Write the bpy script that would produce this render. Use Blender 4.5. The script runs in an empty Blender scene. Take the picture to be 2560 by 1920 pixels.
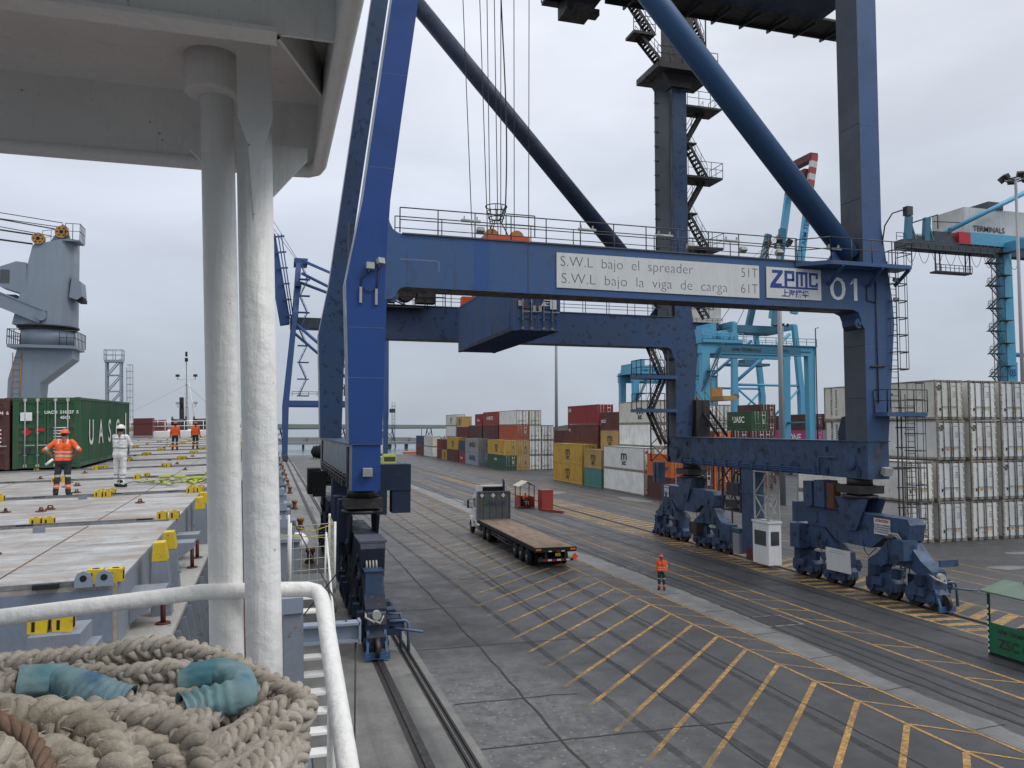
import bpy, bmesh, math, random
from mathutils import Vector, Matrix, noise
random.seed(7)
R = math.radians
scene = bpy.context.scene
col = scene.collection

# ---------------------------------------------------------------- camera
cam_data = bpy.data.cameras.new('camera')
cam = bpy.data.objects.new('camera', cam_data); col.objects.link(cam)
cam_data.sensor_width = 36.0; cam_data.lens = 28.125
cam_data.clip_start = 0.05; cam_data.clip_end = 60000
cam.location = (0, 0, 8.2)
cam.rotation_euler = (R(90 + 3.12), 0, R(-16.78))
scene.camera = cam

# ---------------------------------------------------------------- sky (overcast) and sun
world = bpy.data.worlds.new('World'); scene.world = world; world.use_nodes = True
wn = world.node_tree; wn.nodes.clear()
def wnode(t, **k):
    n = wn.nodes.new(t)
    for a, b in k.items(): setattr(n, a, b)
    return n
w_out = wnode('ShaderNodeOutputWorld'); w_bg = wnode('ShaderNodeBackground')
w_tc = wnode('ShaderNodeTexCoord'); w_sep = wnode('ShaderNodeSeparateXYZ')
w_sky = wnode('ShaderNodeTexSky', sky_type='NISHITA', sun_disc=False)
SUN_EL, SUN_AZ = 50, 128
w_sky.sun_elevation = R(SUN_EL); w_sky.sun_rotation = R(SUN_AZ)
w_ramp = wnode('ShaderNodeValToRGB')
e = w_ramp.color_ramp.elements
e[0].position = 0.0; e[0].color = (0.475, 0.535, 0.615, 1)
e[1].position = 1.0; e[1].color = (1.5, 1.52, 1.56, 1)
for p_, c_ in ((0.10, (0.555, 0.615, 0.71, 1)), (0.25, (0.71, 0.765, 0.88, 1)), (0.5, (0.93, 0.975, 1.06, 1))):
    x_ = e.new(p_); x_.color = c_
w_map = wnode('ShaderNodeMapping'); w_map.inputs['Scale'].default_value = (1, 1, 2.6)
w_no = wnode('ShaderNodeTexNoise'); w_no.inputs['Scale'].default_value = 2.4; w_no.inputs['Detail'].default_value = 5; w_no.inputs['Distortion'].default_value = .4
w_mr = wnode('ShaderNodeMapRange'); w_mr.inputs[1].default_value = .3; w_mr.inputs[2].default_value = .7
w_mr.inputs[3].default_value = .83; w_mr.inputs[4].default_value = 1.12
w_mul = wnode('ShaderNodeMix', data_type='RGBA', blend_type='MULTIPLY'); w_mul.inputs[0].default_value = 1
w_mix = wnode('ShaderNodeMix', data_type='RGBA'); w_mix.inputs[0].default_value = 0.0
w_sc = wnode('ShaderNodeMix', data_type='RGBA', blend_type='MULTIPLY'); w_sc.inputs[0].default_value = 1
w_sc.inputs[7].default_value = (.08, .08, .08, 1)
L = wn.links.new
L(w_tc.outputs['Generated'], w_sep.inputs[0]); L(w_sep.outputs['Z'], w_ramp.inputs[0])
L(w_tc.outputs['Generated'], w_map.inputs[0]); L(w_map.outputs[0], w_no.inputs['Vector']); L(w_no.outputs[0], w_mr.inputs[0])
L(w_ramp.outputs[0], w_mul.inputs[6]); L(w_mr.outputs[0], w_mul.inputs[7])
L(w_sky.outputs[0], w_sc.inputs[6]); L(w_mul.outputs[2], w_mix.inputs[6]); L(w_sc.outputs[2], w_mix.inputs[7])
w_mix.inputs[0].default_value = 0.07
L(w_mix.outputs[2], w_bg.inputs[0]); w_bg.inputs[1].default_value = 1.0; L(w_bg.outputs[0], w_out.inputs[0])

sd = bpy.data.lights.new('sun', 'SUN'); sun = bpy.data.objects.new('sun', sd); col.objects.link(sun)
sd.energy = 1.3; sd.angle = R(22); sd.color = (1.0, 0.985, 0.965)
_d = Vector((math.sin(R(SUN_AZ)) * math.cos(R(SUN_EL)), math.cos(R(SUN_AZ)) * math.cos(R(SUN_EL)), math.sin(R(SUN_EL))))
sun.rotation_euler = _d.to_track_quat('Z', 'Y').to_euler()
sun.location = (0, 0, 90)

vs = scene.view_settings
vs.view_transform = 'Standard'; vs.look = 'None'; vs.exposure = 0.0; vs.gamma = 1.0; vs.use_curve_mapping = False
scene.cycles.max_bounces = 6; scene.cycles.diffuse_bounces = 3; scene.cycles.glossy_bounces = 2
scene.cycles.caustics_reflective = False; scene.cycles.caustics_refractive = False

# ---------------------------------------------------------------- materials
class NT:
    def __init__(s, name):
        s.m = bpy.data.materials.new(name); s.m.use_nodes = True
        s.t = s.m.node_tree; s.n = s.t.nodes
        s.b = s.n['Principled BSDF']
    def new(s, t, **k):
        x = s.n.new(t)
        for a, b in k.items(): setattr(x, a, b)
        return x
    def ln(s, a, b): s.t.links.new(a, b)
    def coords(s, rnd=True, scale=(1, 1, 1)):
        tc = s.new('ShaderNodeTexCoord'); out = tc.outputs['Object']
        if rnd:
            oi = s.new('ShaderNodeObjectInfo'); ml = s.new('ShaderNodeMath', operation='MULTIPLY'); ml.inputs[1].default_value = 71.3
            s.ln(oi.outputs['Random'], ml.inputs[0])
            va = s.new('ShaderNodeVectorMath', operation='ADD'); s.ln(out, va.inputs[0]); s.ln(ml.outputs[0], va.inputs[1]); out = va.outputs[0]
        if scale != (1, 1, 1):
            mp = s.new('ShaderNodeMapping'); mp.inputs['Scale'].default_value = scale; s.ln(out, mp.inputs[0]); out = mp.outputs[0]
        return out
    def noise(s, vec, scale, detail=4, rough=.55, lo=.4, hi=.6, a=0, b=1):
        n = s.new('ShaderNodeTexNoise'); n.inputs['Scale'].default_value = scale; n.inputs['Detail'].default_value = detail
        n.inputs['Roughness'].default_value = rough; s.ln(vec, n.inputs['Vector'])
        m = s.new('ShaderNodeMapRange'); m.inputs[1].default_value = lo; m.inputs[2].default_value = hi; m.inputs[3].default_value = a; m.inputs[4].default_value = b
        s.ln(n.outputs[0], m.inputs[0]); return m.outputs[0]
    def mix(s, f, a, b, mode='MIX'):
        x = s.new('ShaderNodeMix', data_type='RGBA', blend_type=mode)
        for i, v in ((0, f), (6, a), (7, b)):
            if isinstance(v, (int, float)): x.inputs[i].default_value = v
            elif isinstance(v, tuple): x.inputs[i].default_value = v + (1,) if len(v) == 3 else v
            else: s.ln(v, x.inputs[i])
        return x.outputs[2]
    def math(s, op, a, b):
        x = s.new('ShaderNodeMath', operation=op)
        for i, v in ((0, a), (1, b)):
            if isinstance(v, (int, float)): x.inputs[i].default_value = v
            else: s.ln(v, x.inputs[i])
        return x.outputs[0]
    def bump(s, h, strength=.3, dist=.01):
        x = s.new('ShaderNodeBump'); x.inputs['Strength'].default_value = strength; x.inputs['Distance'].default_value = dist
        s.ln(h, x.inputs['Height']); s.ln(x.outputs[0], s.b.inputs['Normal'])

def paint(name, c, rough=.5, dirt=.35, dcol=(.10, .085, .07), scale=.8, streak=.35, rust=0.0, rcol=(.16, .055, .02),
          spec=.4, metal=0.0, objcol=False, runs=0.0, runcol=(.045, .035, .03), spots=0.0, scol=(.012, .018, .035), fine=.08, spotscale=1.6):
    t = NT(name); v = t.coords()
    base = c
    if objcol:
        oi = t.new('ShaderNodeObjectInfo'); base = oi.outputs['Color']
    n1 = t.noise(v, scale, 6, .62, .42, .72, 0, dirt)
    cc = t.mix(n1, base, dcol)
    if streak:
        mp = t.new('ShaderNodeMapping'); mp.inputs['Scale'].default_value = (3.2, 3.2, .16); t.ln(v, mp.inputs[0])
        n2 = t.noise(mp.outputs[0], 1.3, 5, .6, .5, .78, 0, streak)
        cc = t.mix(n2, cc, dcol)
    if runs:
        mr = t.new('ShaderNodeMapping'); mr.inputs['Scale'].default_value = (5.5, 5.5, .22); t.ln(v, mr.inputs[0])
        nr = t.noise(mr.outputs[0], 1.6, 6, .62, .60, .70, 0, runs); cc = t.mix(nr, cc, runcol)
    if spots:
        n3 = t.noise(v, spotscale, 3, .45, .60, .64, 0, spots); cc = t.mix(n3, cc, scol)
    if rust:
        n4 = t.noise(v, scale * 3.3, 7, .7, .62 - rust * .12, .70 - rust * .1, 0, 1); cc = t.mix(n4, cc, rcol)
    if fine:
        n5 = t.noise(v, 14, 3, .6, .3, .7, 1 - fine, 1 + fine)
        cc = t.mix(1.0, cc, n5, 'MULTIPLY')
    t.ln(cc, t.b.inputs['Base Color'])
    r = t.noise(v, scale * 2, 3, .5, .3, .7, max(.05, rough - .12), min(1, rough + .15)); t.ln(r, t.b.inputs['Roughness'])
    t.b.inputs['Specular IOR Level'].default_value = spec; t.b.inputs['Metallic'].default_value = metal
    return t.m

def flat(name, c, rough=.6, metal=0.0, spec=.4, emit=0):
    t = NT(name); v = t.coords()
    n = t.noise(v, 3.0, 4, .6, .3, .7, .86, 1.1)
    t.ln(t.mix(1.0, c, n, 'MULTIPLY'), t.b.inputs['Base Color'])
    t.b.inputs['Roughness'].default_value = rough; t.b.inputs['Metallic'].default_value = metal
    t.b.inputs['Specular IOR Level'].default_value = spec
    return t.m

M = {}
M['blue_bright'] = paint('blue paint', (.009, .052, .225), .55, .25, (.022, .042, .085), .35, .25, rust=0, fine=.05, runs=.35, runcol=(.02, .035, .09))
M['blue_faded'] = paint('faded blue paint', (.036, .092, .225), .5, .5, (.075, .092, .115), .30, .35, spots=.2, scol=(.03, .045, .08), fine=.06, runs=.55, runcol=(.035, .04, .05))
M['blue_spot'] = paint('mottled blue paint', (.030, .068, .155), .55, .5, (.05, .06, .08), .35, .35, spots=.7, scol=(.012, .022, .05), fine=.06, spotscale=2.6)
M['blue_grey'] = paint('dull slate blue paint', (.070, .082, .105), .62, .35, (.06, .058, .055), .4, .35, fine=.06)  # greyer, darker blue used on one side of the landside legs
M['blue_dark'] = paint('dark blue paint', (.018, .034, .075), .55, .4, (.02, .02, .022), .5, .4, rust=.1, fine=.08)
M['blue_bogie'] = paint('worn blue machine paint', (.040, .082, .165), .5, .75, (.032, .038, .048), 1.1, .5, spots=.65, scol=(.014, .018, .028), rust=.10, fine=.12, runs=.6)
M['blue_strut'] = paint('satin blue paint', (.042, .105, .225), .45, .25, (.04, .05, .07), .2, .2, fine=.04)
M['blue_grease'] = paint('greasy dark blue machine paint', (.016, .024, .045), .5, .7, (.012, .012, .013), 1.3, .5, spots=.6, scol=(.04, .06, .11), rust=.12, fine=.15)
M['steel_dark'] = paint('oily dark steel', (.030, .030, .032), .55, .4, (.05, .038, .028), 1.5, .2, rust=.25, fine=.15)
M['wheel'] = paint('worn wheel steel', (.055, .05, .048), .45, .5, (.02, .018, .016), 2, 0, rust=.3, metal=.4, fine=.12)
M['black'] = flat('black rubber', (.012, .012, .013), .8)
M['white_ship'] = None
M['walk'] = paint('galvanised grating', (.09, .095, .10), .6, .4, (.04, .038, .035), 1.2, .2, fine=.15)
M['rail_grey'] = paint('handrail steel', (.055, .06, .068), .55, .4, (.05, .04, .03), 2, .2, rust=.2, fine=.1)
M['sign_white'] = paint('sign enamel', (.62, .63, .62), .5, .18, (.32, .30, .27), .6, .30, fine=.03)
M['ink'] = flat('black lettering', (.035, .037, .04), .6)
M['ink_blue'] = flat('blue lettering', (.02, .05, .22), .5)
M['ink_white'] = flat('white lettering', (.72, .73, .72), .6)
M['ink_red'] = flat('red lettering', (.42, .03, .02), .6)
M['aqua'] = paint('light blue crane paint', (.085, .32, .48), .5, .3, (.13, .27, .36), .12, .2, fine=.03)
M['aqua_dark'] = paint('shaded light blue crane paint', (.045, .16, .24), .55, .4, (.04, .06, .07), .15, .3, fine=.04)  # darker copy of the light blue, shade put into its colour
M['far_steel'] = paint('weathered crane steel', (.05, .065, .08), .6, .35, (.04, .035, .03), .3, .3, fine=.06)
M['far_blue'] = paint('distant blue crane paint', (.035, .08, .22), .5, .3, (.05, .06, .08), .15, .2, fine=.03)
M['house_white'] = paint('machinery house cladding', (.52, .53, .52), .6, .45, (.24, .22, .19), .2, .6, fine=.04)
M['grey_hatch'] = None
M['yellow'] = paint('yellow paint', (.62, .44, .018), .5, .30, (.25, .17, .05), 3, .2, rust=.28, fine=.1)
M['yellow_line'] = None
M['crane_grey'] = paint('deck crane grey paint', (.23, .275, .335), .5, .22, (.17, .19, .21), .25, .3, fine=.03)
M['ship_grey'] = paint('ship grey paint', (.205, .235, .275), .5, .35, (.16, .16, .155), 1.2, .4, rust=.06, fine=.06)
M['ship_white'] = paint('white ship paint', (.74, .735, .71), .42, .22, (.46, .42, .36), 2.2, .2, rust=.0, fine=.05)
def lumpy():
    t = NT('thick lumpy white paint'); v = t.coords()
    a = t.noise(v, 3.5, 5, .6, .46, .78, 0, .30); cc = t.mix(a, (.86, .85, .815), (.66, .62, .55))
    mp = t.new('ShaderNodeMapping'); mp.inputs['Scale'].default_value = (14, 14, 1.1); t.ln(v, mp.inputs[0])
    b = t.noise(mp.outputs[0], 1.4, 5, .6, .58, .8, 0, .35); cc = t.mix(b, cc, (.52, .46, .38))
    d = t.noise(v, 26, 5, .6, .70, .735, 0, .8); cc = t.mix(d, cc, (.22, .13, .08))
    t.ln(cc, t.b.inputs['Base Color']); t.b.inputs['Roughness'].default_value = .42
    h = t.math('ADD', t.noise(v, 16, 4, .55, .2, .8), t.math('MULTIPLY', t.noise(mp.outputs[0], 2.2, 3, .5, .3, .8), .6)); t.bump(h, .55, .010); return t.m
M['near_white'] = lumpy()
M['deck_red'] = paint('red oxide deck paint', (.105, .030, .028), .7, .5, (.06, .045, .04), 2, 0, rust=.15, fine=.2)
M['maroon'] = paint('maroon paint', (.11, .022, .022), .55, .3, (.07, .04, .035), .6, .3, fine=.06)
M['rusty'] = paint('rusted iron', (.13, .055, .03), .8, .6, (.06, .03, .02), 6, 0, rust=.5, fine=.25)
M['wire'] = flat('steel wire rope', (.03, .031, .034), .5)
M['glass'] = flat('cab glass', (.05, .06, .065), .08, spec=.8)
M['orange'] = paint('orange machine paint', (.62, .105, .025), .5, .3, (.2, .07, .03), 1.5, .2, rust=.15, fine=.06)
M['gold'] = paint('ochre pulley paint', (.42, .22, .06), .55, .35, (.2, .12, .05), 2, .1, fine=.08)
M['lamp_grey'] = paint('lamp housing', (.38, .38, .36), .55, .35, (.2, .18, .15), 4, .2, fine=.05)
M['pole'] = paint('galvanised mast', (.27, .28, .29), .5, .2, (.2, .2, .19), .5, .2, fine=.03)
M['cont'] = paint('container paint', (1, 1, 1), .52, .34, (.13, .105, .085), .6, .28, rust=.06, objcol=True, fine=.05, runs=.4, runcol=(.10, .06, .04))
M['contw'] = paint('reefer container paint', (1, 1, 1), .5, .42, (.36, .34, .29), .7, .35, rust=.05, rcol=(.22, .12, .06), objcol=True, fine=.05, runs=.5, runcol=(.27, .19, .12))
M['bar'] = paint('locking bar galvanised', (.40, .40, .39), .45, .3, (.2, .17, .14), 2, .2, fine=.05)
M['bar_dark'] = flat('reefer locking bar', (.14, .145, .155), .5)
M['rust_frame'] = paint('rust stained container frame', (.30, .265, .22), .65, .6, (.085, .06, .045), 1.2, .4, rust=.35, rcol=(.09, .045, .025), fine=.1)
M['wood'] = None
M['skin'] = flat('skin', (.20, .105, .07), .6)
M['hivis'] = flat('orange work shirt', (.78, .115, .03), .8)
M['trouser'] = flat('dark grey work trousers', (.035, .037, .042), .85)
M['reflect'] = flat('reflective tape', (.50, .50, .42), .5)
M['coverall'] = flat('white coverall', (.66, .66, .65), .85)
M['cov_grey'] = flat('grey coverall band', (.20, .21, .235), .7)
M['helmet_o'] = flat('orange hard hat', (.72, .12, .05), .35)
M['helmet_r'] = flat('red hard hat', (.62, .07, .06), .35)
M['helmet_w'] = flat('white hard hat', (.72, .74, .70), .35)
M['boot'] = flat('black leather', (.014, .013, .012), .6)
M['hair'] = flat('dark hair', (.012, .009, .008), .8)
M['lime'] = flat('lime yellow truck paint', (.45, .52, .08), .5)
M['green_booth'] = paint('green booth paint', (.018, .155, .07), .5, .3, (.03, .07, .04), 1.2, .3, fine=.06)
M['green_roof'] = paint('faded green roof sheet', (.125, .185, .14), .6, .3, (.10, .12, .10), 1, .2, fine=.06)
M['red_box'] = paint('red cabinet paint', (.30, .045, .035), .55, .3, (.18, .06, .05), 1, .25, rust=.1, fine=.06)
M['cream'] = paint('cream roof sheet', (.47, .42, .33), .6, .25, (.3, .26, .2), 1, .2, fine=.05)
M['truck_white'] = paint('truck white paint', (.78, .79, .80), .35, .15, (.34, .32, .29), 1.2, .25, fine=.03)
M['truck_grey'] = paint('grey headboard paint', (.145, .15, .152), .6, .4, (.075, .075, .075), .8, .5, fine=.06)
M['tyre'] = flat('tyre rubber', (.017, .017, .017), .85)
M['rim'] = paint('wheel rim', (.30, .30, .30), .5, .5, (.1, .09, .08), 3, 0, fine=.1)
M['chrome'] = flat('fuel tank aluminium', (.45, .40, .36), .3, metal=.8)
M['amber'] = flat('amber lens', (.75, .22, .02), .3)
M['red_lens'] = flat('red reflector', (.45, .02, .03), .3)
M['placard'] = flat('orange placard', (.85, .12, .03), .5)
M['conc_far'] = paint('jetty concrete', (.25, .25, .24), .8, .3, (.12, .12, .11), .05, .2, fine=.1)
M['conveyor'] = paint('green conveyor gallery cladding', (.16, .20, .17), .7, .3, (.11, .12, .11), .05, .2, fine=.05)
M['teal_cloth'] = None

# ---- ground materials
def ground_mat(name, c1, c2, speck, stain=.5, oil=.5, worn=False):
    t = NT(name); v = t.coords(False)
    big = t.noise(v, .16, 5, .6, .35, .68)
    cc = t.mix(big, c1, c2)
    mid = t.noise(v, 1.1, 6, .65, .35, .7, .78, 1.18); cc = t.mix(1.0, cc, mid, 'MULTIPLY')
    fine = t.noise(v, 22, 4, .7, .3, .7, .72, 1.28); cc = t.mix(1.0, cc, fine, 'MULTIPLY')
    vo = t.new('ShaderNodeTexVoronoi'); vo.inputs['Scale'].default_value = 4.2; vo.inputs['Randomness'].default_value = 1; t.ln(v, vo.inputs['Vector'])
    rp = t.new('ShaderNodeMapRange'); rp.inputs[1].default_value = .20; rp.inputs[2].default_value = .13; t.ln(vo.outputs['Distance'], rp.inputs[0])
    wear = t.noise(v, .12, 3, .5, .45, .66)
    if worn:   # traffic has worn the surface open between the rail and the bays
        ge = t.new('ShaderNodeNewGeometry'); sx = t.new('ShaderNodeSeparateXYZ'); t.ln(ge.outputs['Position'], sx.inputs[0])
        wob = t.math('MULTIPLY', t.noise(v, .45, 4, .6, .3, .7, -1, 1), 1.6)
        def band(o, a, b):
            q = t.new('ShaderNodeMapRange', interpolation_type='SMOOTHSTEP'); q.inputs[1].default_value = a; q.inputs[2].default_value = b; t.ln(t.math('ADD', o, wob), q.inputs[0]); return q.outputs[0]
        wz = t.math('MULTIPLY', band(sx.outputs['X'], 12.5, 7.0), band(sx.outputs['Y'], 31.5, 24.0))
        cc = t.mix(t.math('MULTIPLY', wz, t.noise(v, 2.4, 6, .7, .32, .62, .1, .9)), cc, (.165, .165, .16))
        wear = t.math('MAXIMUM', wear, wz)
        dk = t.new('ShaderNodeTexVoronoi'); dk.inputs['Scale'].default_value = 3.1; t.ln(v, dk.inputs['Vector'])
        dr = t.new('ShaderNodeMapRange'); dr.inputs[1].default_value = .22; dr.inputs[2].default_value = .15; t.ln(dk.outputs['Distance'], dr.inputs[0])
        cc = t.mix(t.math('MULTIPLY', dr.outputs[0], t.math('MULTIPLY', wz, .75)), cc, (.05, .05, .05))
        oz = t.math('MULTIPLY', t.math('MULTIPLY', band(sx.outputs['X'], 5.0, 5.8), band(sx.outputs['X'], 9.4, 7.4)), t.math('MULTIPLY', band(sx.outputs['Y'], 29.5, 31.0), band(sx.outputs['Y'], 41, 35)))
        cc = t.mix(t.math('MULTIPLY', oz, .75), cc, (.032, .031, .030))
        lz = t.math('MULTIPLY', band(sx.outputs['X'], 17.5, 14.5), band(sx.outputs['Y'], 33, 52)); cc = t.mix(t.math('MULTIPLY', lz, .7), cc, (.105, .102, .097))
    sp = t.math('MULTIPLY', rp.outputs[0], t.math('MULTIPLY', wear, .8)); cc = t.mix(sp, cc, speck)
    mp = t.new('ShaderNodeMapping'); mp.inputs['Scale'].default_value = (1.5, .12, 1); t.ln(v, mp.inputs[0])
    trk = t.noise(mp.outputs[0], .5, 4, .6, .48, .75, 0, stain); cc = t.mix(trk, cc, (.035, .035, .036))
    o = t.noise(v, .34, 4, .55, .62, .75, 0, oil); cc = t.mix(o, cc, (.03, .029, .028))
    t.ln(cc, t.b.inputs['Base Color'])
    rr = t.noise(v, .7, 4, .6, .3, .7, .42, .68); t.ln(rr, t.b.inputs['Roughness'])
    t.b.inputs['Specular IOR Level'].default_value = .45
    t.bump(fine, .35, .01)
    return t.m
M['asphalt'] = ground_mat('asphalt', (.048, .049, .051), (.072, .072, .073), (.26, .26, .25), .35, .4, True)
M['asphalt_dark'] = ground_mat('dark asphalt', (.044, .045, .048), (.062, .063, .066), (.22, .22, .22), .3, .3)
M['concrete'] = ground_mat('stained concrete', (.165, .16, .15), (.245, .24, .225), (.12, .115, .108), .7, .7)
M['patch'] = ground_mat('pale concrete strip', (.145, .143, .137), (.20, .197, .19), (.12, .118, .115), .4, .4)

def line_mat(name, c, under, fade=False):
    t = NT(name); ge = t.new('ShaderNodeNewGeometry'); v = ge.outputs['Position']
    a = t.noise(v, 3.2, 8, .75, .40, .58); b = t.noise(v, .32, 4, .55, .30, .54, .35, 1); g = t.noise(v, 11, 4, .7, .34, .50)
    f = t.math('MULTIPLY', t.math('ADD', t.math('MULTIPLY', t.math('MULTIPLY', a, g), .55), .45), b)
    if fade:   # tyres have scrubbed the outer ends away
        tc = t.new('ShaderNodeTexCoord'); sx = t.new('ShaderNodeSeparateXYZ'); t.ln(tc.outputs['Object'], sx.inputs[0])
        q = t.new('ShaderNodeMapRange', interpolation_type='SMOOTHSTEP'); q.inputs[1].default_value = -8.6; q.inputs[2].default_value = -5.6; q.inputs[3].default_value = .12
        t.ln(t.math('ADD', sx.outputs['X'], t.math('MULTIPLY', t.noise(v, .6, 4, .6, .3, .7, -1, 1), 1.8)), q.inputs[0]); f = t.math('MULTIPLY', f, q.outputs[0])
    n = t.noise(v, 20, 4, .7, .3, .7, .75, 1.2); cc = t.mix(1.0, c, n, 'MULTIPLY'); t.ln(t.math('MULTIPLY', f, under), t.b.inputs['Alpha'])
    t.ln(cc, t.b.inputs['Base Color']); t.b.inputs['Roughness'].default_value = .7
    return t.m
M['yellow_line'] = line_mat('worn yellow road paint', (.47, .27, .085), 1.0)
M['yellow_bay'] = line_mat('scrubbed yellow bay paint', (.47, .275, .09), 1.0, True)
M['rubber'] = line_mat('tyre rubber marks', (.03, .03, .031), .5)
M['yellow_hatch'] = line_mat('worn pale yellow road paint', (.44, .28, .11), 1.0)
M['joint'] = paint('tar filled joint', (.035, .035, .036), .8, .5, (.09, .09, .088), 2, 0, fine=.3)

def sea_mat():
    t = NT('sea water'); v = t.coords(False)
    t.b.inputs['Base Color'].default_value = (.085, .135, .155, 1); t.b.inputs['Roughness'].default_value = .12
    n = t.noise(v, .35, 4, .6, .2, .8); t.bump(n, .35, .25); return t.m
M['sea'] = sea_mat()

def hatch_mat():
    t = NT('worn hatch cover paint'); v = t.coords()
    mp = t.new('ShaderNodeMapping'); mp.inputs['Scale'].default_value = (.55, 1.7, 1); t.ln(v, mp.inputs[0])
    a = t.noise(mp.outputs[0], 1.7, 8, .7, .44, .56)
    cc = t.mix(a, (.37, .385, .39), (.275, .255, .23))
    mp2 = t.new('ShaderNodeMapping'); mp2.inputs['Scale'].default_value = (.8, 2.6, 1); mp2.inputs['Location'].default_value = (3, 9, 0); t.ln(v, mp2.inputs[0])
    b = t.noise(mp2.outputs[0], 1.0, 8, .7, .50, .62, 0, .75); cc = t.mix(b, cc, (.26, .175, .135))
    br = t.new('ShaderNodeTexBrick'); br.inputs['Scale'].default_value = 1.0; br.inputs['Brick Width'].default_value = 1.3; br.inputs['Row Height'].default_value = .42
    br.inputs['Mortar Size'].default_value = 0; br.inputs['Color1'].default_value = (.78, .77, .76, 1); br.inputs['Color2'].default_value = (1.2, 1.2, 1.2, 1); t.ln(v, br.inputs['Vector'])
    cc = t.mix(.7, cc, br.outputs[0], 'MULTIPLY')
    d = t.noise(v, 3.2, 8, .75, .60, .67, 0, .9); cc = t.mix(d, cc, (.13, .07, .045))
    e_ = t.noise(v, 26, 3, .6, .3, .7, .88, 1.1); cc = t.mix(1.0, cc, e_, 'MULTIPLY')
    t.ln(cc, t.b.inputs['Base Color']); t.b.inputs['Roughness'].default_value = .55
    t.bump(a, .15, .01); return t.m
M['hatch'] = hatch_mat()

def wood_mat():
    t = NT('worn timber bed'); v = t.coords()
    mp = t.new('ShaderNodeMapping'); mp.inputs['Scale'].default_value = (6, .45, 1); t.ln(v, mp.inputs[0])
    a = t.noise(mp.outputs[0], 1.2, 6, .65, .35, .7); cc = t.mix(a, (.27, .195, .135), (.155, .105, .072))
    b = t.noise(v, .8, 6, .65, .52, .68, 0, .8); cc = t.mix(b, cc, (.10, .065, .042))
    t.ln(cc, t.b.inputs['Base Color']); t.b.inputs['Roughness'].default_value = .8; return t.m
M['wood'] = wood_mat()

def rope_mat(name, c1, c2, grime, ridge=1.0):
    t = NT(name); uv = t.new('ShaderNodeUVMap'); v = t.coords()
    mp = t.new('ShaderNodeMapping'); mp.inputs['Scale'].default_value = (1, 1, 1); mp.inputs['Rotation'].default_value = (0, 0, R(68)); t.ln(uv.outputs[0], mp.inputs[0])
    w = t.new('ShaderNodeTexWave', wave_type='BANDS'); w.inputs['Scale'].default_value = 120; w.inputs['Distortion'].default_value = 2.5; w.inputs['Detail'].default_value = 2
    w.inputs['Detail Scale'].default_value = 2; t.ln(mp.outputs[0], w.inputs['Vector'])
    a = t.noise(v, 14, 6, .65, .36, .64); cc = t.mix(a, c1, c2)
    g = t.noise(v, 5, 5, .6, .5, .74, 0, .6); cc = t.mix(g, cc, grime)
    r_ = t.noise(v, 3.1, 4, .5, .66, .74, 0, .55); cc = t.mix(r_, cc, (.30, .13, .05))
    wl = t.new('ShaderNodeMapRange'); wl.inputs[3].default_value = 1 - .13 * ridge; wl.inputs[4].default_value = 1 + .04 * ridge; t.ln(w.outputs[1], wl.inputs[0])
    cc = t.mix(1.0, cc, wl.outputs[0], 'MULTIPLY')
    f = t.noise(v, 220, 3, .7, .3, .7, .85, 1.12); cc = t.mix(1.0, cc, f, 'MULTIPLY')
    t.ln(cc, t.b.inputs['Base Color']); t.b.inputs['Roughness'].default_value = .95; t.b.inputs['Specular IOR Level'].default_value = .1
    h = t.math('ADD', t.math('MULTIPLY', w.outputs[1], .5 * ridge), t.math('ADD', t.math('MULTIPLY', f, .8), t.math('MULTIPLY', t.noise(v, 70, 4, .6, .3, .7), 1.4))); t.bump(h, .6, .0022)
    return t.m
M['rope'] = rope_mat('hawser fibre', (.58, .53, .455), (.43, .38, .315), (.22, .185, .145))
M['rope_near'] = rope_mat('grubby hawser fibre', (.50, .445, .365), (.34, .295, .23), (.15, .125, .095), .45)
M['rope_thin'] = rope_mat('thin cord fibre', (.36, .24, .17), (.22, .14, .10), (.12, .07, .05))
def cloth_mat():
    t = NT('faded teal canvas'); v = t.coords()
    a = t.noise(v, 9, 5, .6, .35, .66); cc = t.mix(a, (.07, .19, .225), (.27, .35, .33))
    b = t.noise(v, 9, 4, .55, .52, .7, 0, .85); cc = t.mix(b, cc, (.015, .11, .22))
    t.ln(cc, t.b.inputs['Base Color']); t.b.inputs['Roughness'].default_value = .9
    t.bump(t.noise(v, 160, 2, .5, .3, .7), .2, .001); return t.m
M['teal_cloth'] = cloth_mat()

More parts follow.
